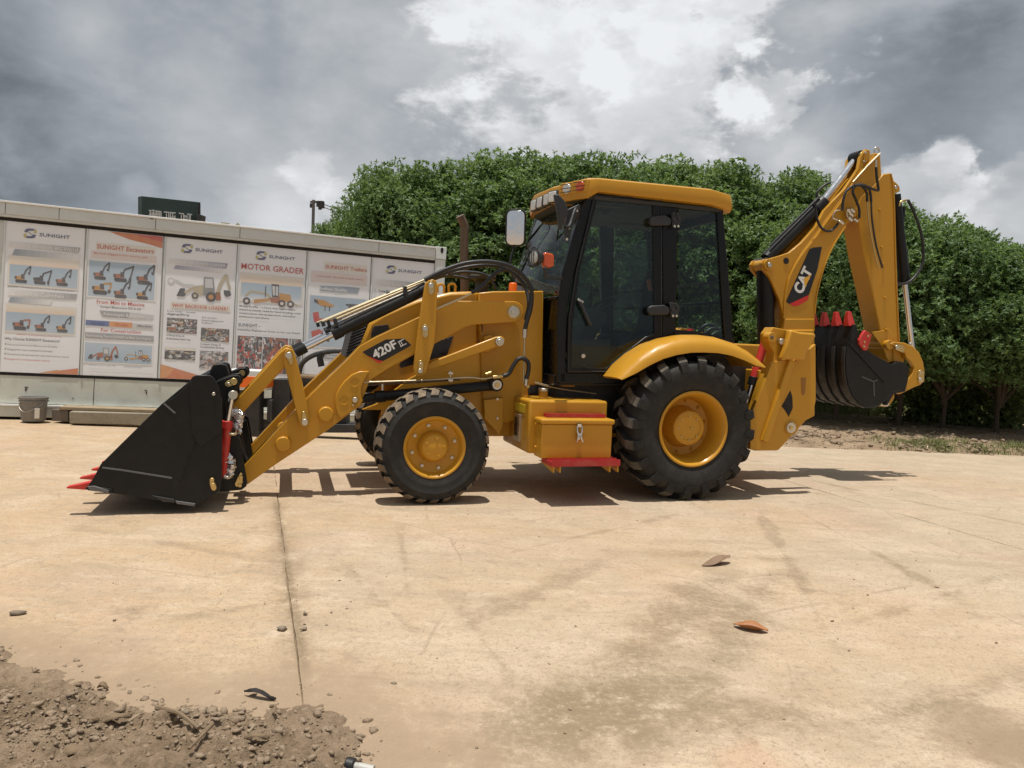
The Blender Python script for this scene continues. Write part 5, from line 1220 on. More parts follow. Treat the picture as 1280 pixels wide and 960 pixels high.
# seat, console, far pillars
bm = bmesh.new(); sx_ = L3(790, 410, 0).x; sz_ = L3(790, 418, 0).z
seat = prism(bm, [(sx_-.30, -.26), (sx_+.25, -.26), (sx_+.25, .26), (sx_-.30, .26)], sz_-.13, sz_, 'z'); seat_o = obj('seat', bm, 'seat', MACH, .05)
bm = bmesh.new(); prism(bm, [(sx_+.15, sz_), (sx_+.28, sz_), (sx_+.40, sz_+.62), (sx_+.33, sz_+.75), (sx_+.25, sz_+.72), (sx_+.20, sz_+.5)], -.25, .25); obj('backrest', bm, 'seat', seat_o, .04)
bm = bmesh.new(); q = L3(812, 357, -.30); bar(bm, q+Vector((-.02, 0, .06)), q+Vector((.01, 0, -.05)), .02, .05, (0, 1, 0)); obj('seat_belt', bm, 'amber', seat_o, .004)
bm = bmesh.new(); q = L3(735, 400, 0); bar(bm, (q.x-.15, 0, q.z-.35), (q.x+.10, 0, q.z+.10), .30, .16, (1, 0, 0)); cons = obj('console', bm, 'interior', MACH, .03)
bm = bmesh.new(); c0 = Vector((q.x+.15, 0, q.z+.16)); ringp = [c0+Vector((.06*math.cos(a)*.3, .19*math.sin(a), .19*math.cos(a)*.5))+Vector((.12*math.cos(a), 0, 0)) for a in np.linspace(0, 2*math.pi, 21)]; tube(bm, ringp, .014, 8, 1); bar(bm, c0, (q.x+.08, 0, q.z+.08), .04, .04); obj('steering_wheel', bm, 'plastic', cons)
bm = bmesh.new(); bar(bm, L3(805, 425, -.55), L3(775, 440, -.55), .12, .10); bar(bm, L3(806, 404, -.45), L3(760, 448, -.5), .03, .05); obj('side_console', bm, 'interior', MACH, .015)
bm = bmesh.new(); q = L3(790, 260, .5); box(bm, q.x-.25, q.x+.35, .3, .62, q.z-.22, q.z-.02); obj('overhead_box', bm, 'interior', MACH, .02)
bm = bmesh.new(); q = L3(757, 262, -.35); lathe(bm, [(.001, -.36), (.055, -.355), (.06, -.33), (.05, -.27), (.001, -.26)], 20, c=(q.x, 0, q.z)); obj('cab_fan', bm, 'plastic', MACH)
# wipers / inner strut on the windshield
hose('wiper', [Vector((p.x-.04, p.y, p.z)) for p in (L3(702, 340, -.3), L3(700, 310, -.35), L3(704, 280, -.45))], .008, 'plastic')
# near mirror, seen from behind
mr = plate('mirror', [(693.5, 242), (699, 242.5), (706, 250), (710, 258), (710.5, 268), (706, 273), (703, 287), (700, 284), (697, 262)], -1.06, -1.0, 'plastic', bevel=.018)
hose('mirror_bracket', [L3(723, 258, -.78), L3(718, 264, -.86), L3(712, 282, -.92), L3(706, 284, -1.0)], .016, 'plastic', mr); 
plate('mirror_mount', [(709, 262), (724, 255), (726, 259), (716, 284), (712, 300), (707, 300), (706, 286)], -.84, -.80, 'plastic', mr, bevel=.006)
bolts(mr, [(721.5, 263.5), (711.5, 285), (709, 299)], -.84, .012, .012)
# far mirror on its stalk, its glass facing the camera side
q = L3(645, 285, .86); frm = empty('mirror', (0, 0, 0)); bpy.data.objects.remove(frm)
nrm = Vector((-.43, -.92, -.073)).normalized(); sd = Vector((0, 0, 1)).cross(nrm).normalized(); upv = nrm.cross(sd)
def rr_rect(c, w_, h_, r_, th, name, mat, parent, n=5):
    bm = bmesh.new(); pts = []
    for cx_, cy_, a0 in ((w_/2-r_, h_/2-r_, 0), (-w_/2+r_, h_/2-r_, 90), (-w_/2+r_, -h_/2+r_, 180), (w_/2-r_, -h_/2+r_, 270)):
        for k in range(n): a = rad(a0+90*k/(n-1)); pts.append((cx_+r_*math.cos(a), cy_+r_*math.sin(a)))
    f0 = [bm.verts.new(c+sd*x+upv*y+nrm*th) for x, y in pts]; f1 = [bm.verts.new(c+sd*x+upv*y) for x, y in pts]
    bm.faces.new(f0); bm.faces.new(f1[::-1])
    for k in range(len(pts)): bm.faces.new((f0[k], f1[k], f1[(k+1) % len(pts)], f0[(k+1) % len(pts)]))
    return obj(name, bm, mat, parent, .004)
sc_ = (q-loc_ray(645, 285)[0]).length/FPX
fm = rr_rect(q, 25*sc_, 45*sc_, 7*sc_, .03, 'mirror', 'plastic', MACH); rr_rect(q+nrm*.03, 21.5*sc_, 41*sc_, 6*sc_, .004, 'mirror_glass', 'mirror', fm)
hose('mirror_bracket', [q-nrm*.01+upv*-.12, L3(640, 318, .86), L3(638, 336, .86), L3(644, 352, .84)], .013, 'plastic', fm)
# guarded lamp and turn signal on an arm from the pillar
q = L3(676, 322, -.80); lp = L3(671.5, 322, -.80)
bm = bmesh.new(); bar(bm, L3(703, 348, -.74), L3(683, 346, -.82), .03, .03); bar(bm, L3(684, 349, -.82), L3(681, 334, -.82), .03, .04, (0, 1, 0)); la = obj('lamp_arm', bm, 'plastic', MACH, .004)
lathe_c = lp; bm = bmesh.new(); d = Vector((-1, -.28, 0)).normalized(); cyl(bm, lp+d*-.01, lp+d*.03, .070, .066, 24); cyl(bm, lp-d*.05, lp-d*.01, .04, .070, 24); hl = obj('headlight', bm, 'plastic', la, .004)
bm = bmesh.new(); cyl(bm, lp+d*.03, lp+d*.045, .062, .052, 24); obj('headlight_lens', bm, 'lamp', hl, .006)
u = Vector((0, 0, 1)); s_ = d.cross(u).normalized(); bm = bmesh.new()
for k in range(-2, 3):
    tube(bm, [lp+s_*(.03*k)+u*.085+d*.02, lp+s_*(.03*k)+u*.05+d*.075, lp+s_*(.03*k)-u*.05+d*.075, lp+s_*(.03*k)-u*.085+d*.02], .004, 6, 4)
tube(bm, [lp+d*.04+(u*math.cos(a)+s_*math.sin(a))*.088 for a in np.linspace(0, 2*math.pi, 17)], .006, 6, 1); obj('headlight_guard', bm, 'plastic', hl)
plate('turn_signal', [(679, 318), (682, 315), (690, 317), (693, 319), (693, 332), (687, 335), (680.5, 334), (679, 330)], -.82, -.75, 'amber', la, bevel=.012)

# ------------------------------------------------ rear fenders: rounded curved guards
fen_top = [(765, 471), (777, 456), (793, 442), (812, 430), (832, 422.5), (853, 418.5), (873, 418.5), (893, 421), (912, 427), (930, 437), (942, 447), (947.5, 456)]
def fender(s):
    path = [L3(a, b_, -1.0) for a, b_ in fen_top]; n_ = len(path); bm = bmesh.new(); R_ = []
    cx_, cz_ = RWX, .655
    for i, p in enumerate(path):
        dv = Vector((cx_-p.x, 0, cz_-p.z)); dv.normalize(); f = i/(n_-1); w_ = math.sin(math.pi*min(max(f, .0), 1))**.5
        lip = .035+.125*w_
        rows = [(-.60, 0.02), (-.80, .0), (-.98, .004), (-1.07, .02), (-1.125, .05), (-1.15, .09*1), (-1.158, .5*1), ]
        prof = [(-.58, .03), (-.80, .008), (-.97, .0), (-1.06, lip*.10), (-1.115, lip*.30), (-1.145, lip*.60), (-1.15, lip), (-1.138, lip), (-1.10, lip*.45+.012), (-1.0, .03), (-.58, .05)]
        R_.append([bm.verts.new((p.x+dv.x*d_, s*y, p.z+dv.z*d_)) for y, d_ in prof])
    for A, Bq in zip(R_, R_[1:]):
        for k in range(len(A)): bm.faces.new((A[k], A[(k+1) % len(A)], Bq[(k+1) % len(A)], Bq[k]))
    bm.faces.new(R_[0]); bm.faces.new(R_[-1][::-1])
    return obj('rear_fender', bm, 'yellow', MACH, 0, 60)
fender(1); fender(-1)
# inner wheel arch wall
plate2('wheel_arch', [(764, 474), (790, 452), (830, 432), (870, 428), (910, 436), (945, 462), (940, 500), (780, 500)], -.60, -.57, 'darksteel')

# ------------------------------------------------ tank, tool box, steps
def bx_(name, x0, x1, y0, y1, z0, z1, mat='yellow', par=MACH, bevel=.012): 
    bm = bmesh.new(); box(bm, x0, x1, y0, y1, z0, z1); return obj(name, bm, mat, par, bevel, 35, 3)
yt = -.94; a = L3(662, 500, yt); yin = Lx(629, 530, a.x).y; c_ = L3(760, 502, yt); zb = L3(659, 567, yt).z
tank = bx_('fuel_tank', a.x, c_.x, yt, yin, zb, a.z, bevel=.022)
yx = -1.14; t0 = L3(677.5, 530, yx); t1 = L3(765.5, 532, yx); tzb = L3(677.5, 573, yx).z; tzt = L3(720, 531, yx).z
tool = bx_('tool_box', t0.x, t1.x, yx, yt-.002, tzb, tzt, bevel=.006)
lid = bx_('tool_box_lid', t0.x-.01, L3(768.5, 530, yx).x, yx-.012, yt-.003, tzt+.002, L3(720, 524, yx).z, par=tool, bevel=.016)
lz = L3(720, 524, yx).z
q = L3(724, 532, yx-.02); bm = bmesh.new(); box(bm, q.x-.018, q.x+.018, yx-.028, yx-.010, q.z-.012, q.z+.015); tube(bm, [q+Vector((-.022, -.012, -.005)), q+Vector((-.02, -.018, -.05)), q+Vector((0, -.02, -.075)), q+Vector((.02, -.018, -.05)), q+Vector((.022, -.012, -.005))], .006, 6, 4); obj('latch', bm, 'chrome', tool)
q = L3(724, 545, yx-.02); bm = bmesh.new(); box(bm, q.x-.018, q.x+.018, yx-.022, yx, q.z-.03, q.z+.03); tube(bm, [q+Vector((-.02, -.015, .03)), q+Vector((-.012, -.022, -.01)), q+Vector((-.025, -.018, -.05))], .006, 6, 4); tube(bm, [q+Vector((.012, -.015, .03)), q+Vector((.012, -.022, -.01)), q+Vector((.03, -.018, -.05))], .006, 6, 4); obj('latch_catch', bm, 'chrome', tool)
for (px, py) in ((663.5, 530), (663, 559)): 
    q = L3(665, py, -1.02); bm = bmesh.new(); cyl(bm, (t0.x-.014, -1.0, q.z), (t0.x+.004, -1.0, q.z), .014, n=6); obj('bolt', bm, 'yellow', tool, .002)
def grating(name, x0, x1, y0, y1, z0, z1, par, nx_):
    bm = bmesh.new(); box(bm, x0, x1, y0, y1, z0, z1-.012)
    for i in range(nx_):
        xx = x0+(i+.5)*(x1-x0)/nx_
        for yy in np.linspace(y0+.012, y1-.012, 4): 
            prism(bm, [(xx-.011, yy-.008), (xx+.011, yy-.008), (xx, yy+.010)], z1-.0125, z1+.004, 'z')
    return obj(name, bm, 'stepred', par, 0)
s0, s1 = L3(683, 524, yt-.09), L3(757, 525, yt-.09); st1 = grating('upper_step', s0.x, s1.x, yt-.09, yt-.006, lz+.003, L3(700, 518, yt-.09).z, tool, 26)
s0, s1 = L3(689, 588, -1.28), L3(775, 587, -1.28); z1 = L3(730, 575.5, -1.28).z; z0 = L3(730, 583, -1.28).z
st2 = grating('lower_step', s0.x, s1.x, -1.28, -1.02, z0, z1, tool, 30)
for (px) in (692, 700, 762, 772):
    q = L3(px, 584, -1.26); bm = bmesh.new(); prism(bm, [(-1.27, z0-.055), (-1.20, z0-.05), (-.95, tzb-.07), (-.95, tzb+.01), (-1.0, tzb+.01), (-1.27, z0+.02)], q.x-.006, q.x+.006, 'x'); obj('step_bracket', bm, 'yellow', tool, .003)
# filler, gauge and label on the tank
q = L3(679, 497, -.62); bm = bmesh.new(); cyl(bm, (q.x, -.62, a.z-.02), (q.x, -.62, a.z+.055), .042, n=20); fl = obj('filler_neck', bm, 'yellow', tank, .003); bm = bmesh.new(); cyl(bm, (q.x, -.62, a.z+.056), (q.x, -.62, a.z+.085), .048, n=18); obj('filler_cap', bm, 'zinc', fl, .005)
gx = a.x-.003
def onface(y0, y1, px0, py0, py1, name, mat, th, par=tank):
    zt = Lx(px0, py0, a.x).z; zb_ = Lx(px0, py1, a.x).z; bm = bmesh.new(); box(bm, a.x-th, a.x+.003, y0, y1, zb_, zt); return obj(name, bm, mat, par, .002)
onface(Lx(644, 508, a.x).y, Lx(656.5, 508, a.x).y, 650, 504, 514.5, 'warning_label', 'label', .004)
gg = onface(Lx(644.5, 530, a.x).y, Lx(651.5, 530, a.x).y, 648, 517, 551, 'level_gauge', 'zinc', .018)
onface(Lx(645.5, 530, a.x).y, Lx(649, 530, a.x).y, 648, 521, 545, 'gauge_window', 'decal', .021, gg)
hose('tank_rail', [L3(668, 478, -.55), L3(700, 486, -.55), L3(745, 492, -.55)], .010, 'tube', MACH, 3)
bx_('cab_mount', L3(702, 476, -.62).x, L3(718, 476, -.62).x, -.64, -.5, L3(710, 483, -.62).z, L3(710, 473, -.62).z, 'yellow', MACH, .006)

# ------------------------------------------------ stabiliser frame and legs
YS = -.98
STB = [(966, 452), (985, 449), (992, 452), (1019.5, 430), (1020, 500), (1018.5, 508), (1014, 517), (1006, 527), (973.5, 562.5), (950, 562.5), (938, 562), (938, 520)]
frm_, _ = plate2('stabilizer_leg', STB, YS, YS+.05, bevel=.006)
plate2('stabilizer_leg', STB, YS+.20, YS+.24, bevel=.006)
a0, b0 = L3(989, 450, YS-.012), L3(955, 552, YS-.012)
for s in (1, -1):
    p, q = (a0, b0) if s == 1 else (flip(a0), flip(b0)); bm = bmesh.new(); bar(bm, p, q, .070, .055, (0, 1, 0)); obj('stabilizer_brace', bm, 'yellow', MACH, .008)
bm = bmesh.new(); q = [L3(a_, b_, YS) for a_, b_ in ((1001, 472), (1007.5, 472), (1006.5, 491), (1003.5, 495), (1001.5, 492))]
prism(bm, [(v.x, v.z) for v in q], YS-.003, YS+.01); obj('pocket', bm, simple('yellow_painted_shade', (.30, .13, .018), .6), frm_, .002)  # thin plate; the shade inside the pocket is put into the darker yellow
plate('pocket_hole', [(988, 488), (990.5, 496), (991, 510), (986, 521), (980.5, 512), (977, 508)], YS-.002, YS+.02, 'dark', frm_, bevel=.0)
pin('leg_pin', 989.5, 534.8, .052, YS-.022, YS+.26, 'zinc', frm_, True); pin('pin_center', 989.5, 534.8, .020, YS-.032, YS-.02, 'gold', frm_); pin('pin_boss', 989.5, 534.8, .074, YS-.010, YS, 'yellow', frm_, True)
hd, _ = plate2('stabilizer_head', [(988.5, 412), (1000, 415), (1019, 416.5), (1020.5, 421), (1017, 425), (1014, 433), (1009, 441), (1007, 450), (985.5, 449.5), (977, 449), (983, 432)], YS-.075, YS-.005, bevel=.022)
up_, _ = plate2('stabilizer_arm', [(966.5, 409), (983, 412), (987, 416), (981, 432), (975.5, 450), (985, 470), (975, 500), (955, 530), (950, 528), (950, 500), (963, 460), (967, 452), (968, 440), (963, 432), (960.5, 426), (961, 417)], YS+.02, YS+.16, bevel=.008)
pin('arm_boss', 965.5, 421.7, .048, YS-.030, YS+.06, 'yellow', up_, True); pin('boss_pin', 965.5, 421.7, .018, YS-.038, YS-.02, 'rust', up_); pin('arm_pin', 978, 427, .030, YS-.03, YS+.06, 'zinc', up_)
plate2('back_web', [(966.5, 453), (971, 453), (955, 515), (948, 535), (944, 535), (948, 512)], YS+.01, YS+.18, bevel=.006)
for s in (1, -1):
    p, q = L3(961, 411, YS+.22), L3(942, 474, YS+.22)
    p, q = (p, q) if s == 1 else (flip(p), flip(q)); o = rod('stabilizer_cylinder', p, q, .040, 'red'); u = (p-q).normalized(); rod('cylinder_gland', q-u*.06, q+u*.02, .048, 'black', o); rod('cylinder_rod', q-u*.25, q, .024, 'chrome', o)
# slide frame across the back
fxm = L3(985, 470, YS).x-.12
bx_('slide_frame', fxm-.10, fxm+.02, -.84, .84, .55, 1.20, 'yellow', MACH, .012)
bx_('slide_rail', fxm-.16, fxm+.10, -.92, .92, .42, .56, 'yellow', MACH, .012)
bx_('slide_rail', fxm-.02, fxm+.10, -.90, .90, 1.12, 1.22, 'yellow', MACH, .012)
bx_('rear_frame', RWX+.2, fxm-.05, -.42, .42, .50, 1.15, 'darksteel', MACH, .02)
# hoses behind the cab
for k in range(5):
    hose('hydraulic_hose', [Vector((fxm-.30+.02*k, -.35+.12*k, 1.0)), Vector((fxm-.25, -.30+.10*k, 1.35+.05*k)), Vector((fxm-.05, -.2+.07*k, 1.5+.03*k)), Vector((fxm+.1, -.12+.05*k, 1.3))], .020)

# ------------------------------------------------ swing post, boom, dipper
YBm = .125
sw = plate('swing_post', [(981, 412), (1018, 412), (1019, 440), (1019, 520), (1000, 530), (975, 500), (975, 430)], -.16, .16, bevel=.015)
pin('boom_foot_pin', 1000, 438, .06, -.22, .22, 'zinc', sw)
bx_('swing_casting', fxm-.02, L3(985, 470, -.16).x+.02, -.26, .26, .60, 1.45, 'yellow', sw, .02)
BOOM = [(980, 412), (979.5, 398), (981, 372), (985, 347), (993, 330), (1003, 313), (1018, 294), (1031, 275), (1050, 250), (1068, 227), (1083, 209), (1091, 199), (1093, 191), (1100.5, 191.5), (1102, 217), (1100, 240), (1085, 258), (1059, 280), (1045, 302), (1036, 320), (1028, 342), (1022, 366), (1019, 396), (1018.5, 414)]
boom = plate('boom', BOOM, -YBm, YBm, bevel=.010)
FL = [(979.5, 398), (974, 374), (961.5, 346), (953.5, 336), (952, 329), (955, 324), (961, 323.5), (975, 319.5), (987, 315.5), (1002, 303), (1020, 283), (1030, 263), (1045, 247), (1055, 237), (1066, 221), (1073, 210), (1075.5, 196), (1082, 186), (1088, 188), (1086, 215), (1060, 262), (1010, 320), (990, 355)]
for s in (-1, 1):
    bm = bmesh.new(); P_ = xz(FL, -YBm+.004); prism(bm, P_, s*(YBm-.004), s*(YBm-.05)); obj('boom_flange', bm, 'yellow', boom, .006)
# raised rib along the back edge
rb_ = [L3(a_, b_, -YBm-.006) for a_, b_ in ((980, 398), (981.5, 374), (986, 350), (994, 332), (1005, 315), (1020, 296), (1034, 276), (1052, 252), (1068, 226), (1082, 208), (1092, 199), (1099, 192))]
bm = bmesh.new(); tube(bm, rb_, .012, 8, 4); obj('edge_rib', bm, 'yellow', boom)
rb_ = [L3(a_, b_, -YBm-.004) for a_, b_ in ((1018.5, 392), (1021, 368), (1027, 344), (1035, 321), (1044, 303), (1057, 283))]
bm = bmesh.new(); tube(bm, rb_, .009, 8, 4); obj('edge_rib', bm, 'yellow', boom)
plate('boom_foot', [(979, 412), (980.5, 398.5), (1018, 398.5), (1019, 414)], -YBm-.012, YBm+.012, 'yellow', boom, bevel=.008)
pin('flange_hole', 983, 326, .035, -YBm-.002, -YBm+.035, 'dark', boom, n=16); pin('flange_boss', 962, 331, .065, -YBm-.02, YBm+.02, 'yellow', boom); pin('flange_pin', 962.5, 331, .026, -YBm-.045, YBm+.04, 'zinc', boom)
bp1 = plate('badge', [(982.5, 377.5), (1012, 311.5), (1017, 309.5), (1027.5, 308.5), (1022, 336), (1011, 369), (1010, 370), (992, 382.5)], -YBm-.0035, -YBm-.0005, 'decal', boom, bevel=0)
bm = bmesh.new(); f = [bm.verts.new((p[0], -YBm-.005, p[1])) for p in xz([(986.5, 380), (1011.2, 368.5), (1009.5, 375), (998, 382), (992, 382.8)], -YBm-.0035)]; bm.faces.new(f); obj('badge_corner', bm, 'decalred', bp1)
yq = -YBm-.0035; a_, b_ = L3(1001.5, 368.5, yq), L3(1015.5, 338.5, yq); xd = (b_-a_); ln = xd.length; xd.normalize(); yd = Vector((-xd.z, 0, xd.x)); hC = 16*.0088
Wt = text_geo('CAT', .045, 4)[2]
lettering('lettering', 'CAT', a_, xd, yd, .120, 'white', bp1, Vector((0, -1, 0)), .0025, .045, ln/.120/Wt)
tri = [L3(x_, y_, yq) for x_, y_ in ((1000.5, 357), (1004.5, 347.5), (1013, 348), (1009.5, 359))]; tri = [a_+xd*(ln*.30)+yd*-.004, a_+xd*(ln*.88)+yd*-.004, a_+xd*(ln*.56)+yd*.058]
bm = bmesh.new(); f = [bm.verts.new(v+Vector((0, -.0032, 0))) for v in tri]; bm.faces.new(f); obj('badge_triangle', bm, 'decalyel', bp1)
# boom lift cylinder (upright, behind the cab) and dipper cylinder
bmc = rod('boom_cylinder', L3(958, 470, 0), L3(956.5, 338, 0), .092, 'black'); rod('cylinder_eye', L3(957, 340, 0)+Vector((0, -.11, .05)), L3(957, 340, 0)+Vector((0, .11, .05)), .085, 'black', bmc); rod('cylinder_eye', L3(956, 331, 0)+Vector((0, -.075, 0)), L3(956, 331, 0)+Vector((0, .16, 0)), .078, 'black', bmc)
d0, d1 = L3(958, 324, 0), L3(1027, 254.5, 0); dc = rod('dipper_cylinder', d0, d1, .072, 'black'); u = (d1-d0).normalized(); rod('cylinder_gland', d1-u*.12, d1+u*.03, .086, 'black', dc); tp = L3(1070, 199, 0)
rod('cylinder_rod', d1, tp, .042, 'chrome', dc); rod('rod_eye', tp+u*.02+Vector((0, -.07, 0)), tp+u*.02+Vector((0, .07, 0)), .072, 'black', dc); rod('eye_bush', tp+u*.02+Vector((0, -.10, 0)), tp+u*.02+Vector((0, .10, 0)), .050, 'gold', dc)
hose('hydraulic_tube', [d0+u*.1+Vector((-.07, -.05, .07)), d1+Vector((-.07, -.05, .06))], .011, 'black', dc, 1)
hose('hydraulic_hose', H([(1019, 252), (1020, 264), (1022, 276), (1028, 286), (1037, 289), (1044, 284), (1050, 276)], -.17), .014, 'hose', dc)
hose('hydraulic_hose', H([(1030, 250), (1022, 248), (1022, 240), (1030, 232), (1038, 228)], .05), .014, 'hose', dc)
# head plates of the boom with keeper
bm = bmesh.new(); prism(bm, xz([(1079, 191), (1083, 187.5), (1087, 189), (1086, 197), (1083, 203), (1079.5, 202)], -YBm), -YBm-.010, -YBm); obj('keeper_plate', bm, 'yellow', boom, .003)
bolts(boom, [(1082.5, 190.5), (1080.5, 201.5)], -YBm-.01, .014, .012)
hose('lifting_eye', H([(1093, 192), (1093.5, 186), (1096, 184.5), (1098.5, 187), (1098, 192)], -.10), .010, 'zinc', boom)
hose('hydraulic_hose', H([(1095, 209), (1096, 222), (1098, 236), (1097, 238), (1090, 236), (1078, 231), (1068, 232), (1059, 238), (1054, 250), (1053, 263)], -.20), .014, 'hose', boom)
hose('hydraulic_hose', H([(1074, 273), (1074, 262), (1070, 250), (1066, 240), (1069, 233), (1076, 232), (1083, 240), (1084, 252)], -.21), .014, 'hose', boom)
hose('hydraulic_hose', H([(1068, 232), (1080, 232), (1087, 238), (1089, 252)], -.22), .014, 'hose', boom)
hose('hydraulic_tube', H([(1100, 192), (1084, 208), (1066, 228)], -.18), .010, 'tube', boom, 1); hose('hydraulic_tube', H([(1095, 210), (1095, 200)], -.19), .012, 'zinc', boom, 1)
hose('hydraulic_tube', H([(1084, 252), (1086, 276), (1092, 310), (1098, 335)], -.20), .010, 'gold', boom, 3); hose('hydraulic_tube', H([(1089, 252), (1090, 274), (1095, 306), (1103, 335)], -.20), .010, 'darksteel', boom, 3)
bm = bmesh.new()
for (x_, y_) in ((1058, 262), (1061, 266), (1063, 261), (1067, 273), (1049, 276), (1060, 272)): q = L3(x_, y_, -.19); cyl(bm, q, q+Vector((.05, 0, -.03)), .020, n=8)
tube(bm, H([(1049, 276), (1044, 274), (1041, 272), (1044, 264), (1052, 262)], -.18), .007, 6, 4); tube(bm, H([(1058, 262), (1060, 272), (1068, 274)], -.18), .010, 6, 4); obj('pipe_fittings', bm, 'zinc', boom)
# dipper arm (stick)
STK = [(1104, 217.5), (1113.5, 216), (1118, 240), (1120.5, 330), (1124.5, 427), (1128, 441), (1122, 453), (1111, 453.5), (1104.5, 436), (1101, 416), (1095, 388), (1090, 363), (1080, 318), (1074, 282), (1070, 262), (1076, 246), (1092, 232)]
YK = .13
stick = plate('dipper_arm', STK, -YK, YK, bevel=.012)
bm = bmesh.new(); q = [L3(a_, b_, -YK-.003) for a_, b_ in ((1113.5, 217), (1117, 240), (1119.5, 330), (1123.5, 427))]; tube(bm, q, .010, 8, 4); obj('edge_rib', bm, 'yellow', stick)
plate('cylinder_lug', [(1115, 224), (1121, 229), (1124.5, 233), (1125, 238), (1121.5, 241), (1117, 240)], -.09, .09, 'yellow', stick, bevel=.006); pin('lug_pin', 1120.5, 234, .020, -.12, .12, 'zinc', stick)
for (x_, y_) in ((1102, 309), (1104, 330), (1106, 372), (1099.5, 262)): 
    q = L3(x_, y_, -YK); bm = bmesh.new(); cyl(bm, (q.x, -YK-.014, q.z), (q.x, -YK+.002, q.z), .016, n=8); obj('grease_nipple', bm, 'yellow', stick, .002)
plate('nose_plate', [(1089.5, 415), (1112, 412), (1118, 420), (1112, 436), (1111, 453), (1104.5, 436)], -YK-.010, -YK, 'yellow', stick, bevel=.005); bolts(stick, [(1109.5, 412)], -YK-.01, .018, .02, 'yellow')
# bucket cylinder
b0, b1 = L3(1119.5, 243, 0), L3(1130.5, 352, 0); bc = rod('bucket_cylinder', b0, b1, .054, 'black', MACH, .062); u = (b1-b0).normalized(); rod('cylinder_gland', b1-u*.06, b1+u*.03, .068, 'black', bc); r1_ = L3(1140, 436, 0); rod('cylinder_rod', b1, r1_, .030, 'chrome', bc)
hose('hydraulic_hose', H([(1103, 335), (1106, 342), (1113, 350), (1124, 355), (1137, 352), (1148, 340), (1154, 325), (1153, 300), (1148, 280), (1141, 262), (1135, 250)], -.10), .016, 'hose', bc)
hose('hydraulic_tube', [b0+Vector((.07, 0, -.1)), b1+Vector((.06, 0, .1))], .010, 'black', bc, 1)
hose('tube_fitting', H([(1134, 250), (1126, 252), (1124, 258)], -.06), .012, 'gold', bc, 3); hose('tube_fitting', H([(1130, 258), (1128, 290)], .02), .016, 'black', bc, 1)
# bucket linkage
for s in (-1, 1):
    bm = bmesh.new(); P_ = xz([(1113, 430), (1118, 427), (1131, 428.5), (1141, 432.5), (1149, 440.5), (1154, 452), (1156, 464), (1155.5, 475), (1151, 481), (1143, 484), (1125, 493), (1121, 489), (1134, 476), (1141, 466), (1143, 459), (1139, 452), (1133, 447), (1131, 441), (1122, 437)], -.21)
    prism(bm, P_, s*.21, s*.15); lk = obj('guide_link', bm, 'yellow', MACH, .008)
    bm = bmesh.new(); prism(bm, xz([(1117, 432), (1124, 430), (1131, 436), (1130, 452), (1126, 460), (1116, 459), (1117, 445)], -.145), s*.145, s*.10); obj('inner_link', bm, 'yellow', MACH, .006)
    if s == -1:
        for pts in ([(1118, 431), (1128, 431), (1131, 435), (1129, 441), (1119, 437)], [(1148, 464), (1151, 462), (1155, 464), (1155, 477), (1150, 480), (1147, 476)]):
            bm = bmesh.new(); prism(bm, xz(pts, -.215), -.219, -.209); obj('keeper_plate', bm, 'gold', lk, .003)
        pin('link_pin', 1122, 434, .024, -.235, .22, 'zinc', lk); pin('link_pin', 1151, 474.5, .022, -.235, .22, 'zinc', lk); bolts(lk, [(1151, 466)], -.22, .012, .01)
        pin('link_boss', 1113, 431, .055, -.20, .20, 'yellow', lk)
rod('cross_pin', L3(1141, 437, -.2), flip(L3(1141, 437, -.2)), .04, 'zinc')
# digging bucket: curved shell with ribs, side plates, teeth
YD = .44
lip = [(1066, 407), (1062, 420), (1059, 434), (1057.3, 450), (1057.8, 466), (1060.5, 481), (1066, 494), (1074, 504.5), (1083, 508.5), (1092, 508.5), (1102, 505), (1109, 499), (1115, 488)]
P_ = xz(lip, -YD); n_ = len(P_); off = []
for i in range(n_):
    a_ = Vector(P_[max(i-1, 0)]); c_ = Vector(P_[min(i+1, n_-1)]); d = (c_-a_).normalized(); off.append((P_[i][0]-d.y*.022, P_[i][1]+d.x*.022))
bm = bmesh.new(); prism(bm, P_+off[::-1], -YD+.02, YD-.02); db = obj('digging_bucket', bm, 'black', MACH, .002, 50)
PS = xz([(1066, 406.5), (1070.5, 407.5), (1073.5, 418), (1080, 434), (1092, 443), (1115, 456), (1121, 452.5), (1127, 453.5), (1130.5, 459), (1130, 473), (1127, 488), (1115, 489.5)], -YD)
for s in (-1, 1):
    bm = bmesh.new(); prism(bm, PS+P_[::-1][1:-1], s*YD, s*(YD-.022)); sp_ = obj('side_plate', bm, 'black', db, .003)
    bm = bmesh.new(); bar(bm, L3(1062, 430, -YD-.004) if s < 0 else flip(L3(1062, 430, -YD-.004)), L3(1106, 478, -YD-.004) if s < 0 else flip(L3(1106, 478, -YD-.004)), .02, .018, (0, 1, 0)); obj('stiffener', bm, 'black', db, .003)
    bm = bmesh.new(); prism(bm, xz([(1074, 425), (1081.5, 412.5), (1090, 418.5), (1088, 426), (1084, 438), (1080.5, 438), (1074.5, 430)], -YD-.03), s*(YD+.03), s*(YD-.01)); sc = obj('side_cutter', bm, 'red', db, .006)
    if s < 0: 
        for q_ in ((1085.5, 420), (1081, 427.5), (1080.5, 433)): bolts(sc, [q_], -YD-.03, .014, .008, 'gold')
bm = bmesh.new(); c0 = L3(1092, 477, -YD-.002)
for a_ in ((-.16, .05), (.05, .02), (.02, -.16)): bar(bm, c0, c0+Vector((a_[0], 0, a_[1])), .008, .006, (0, 1, 0))
obj('weld_seam', bm, 'scratch', db)
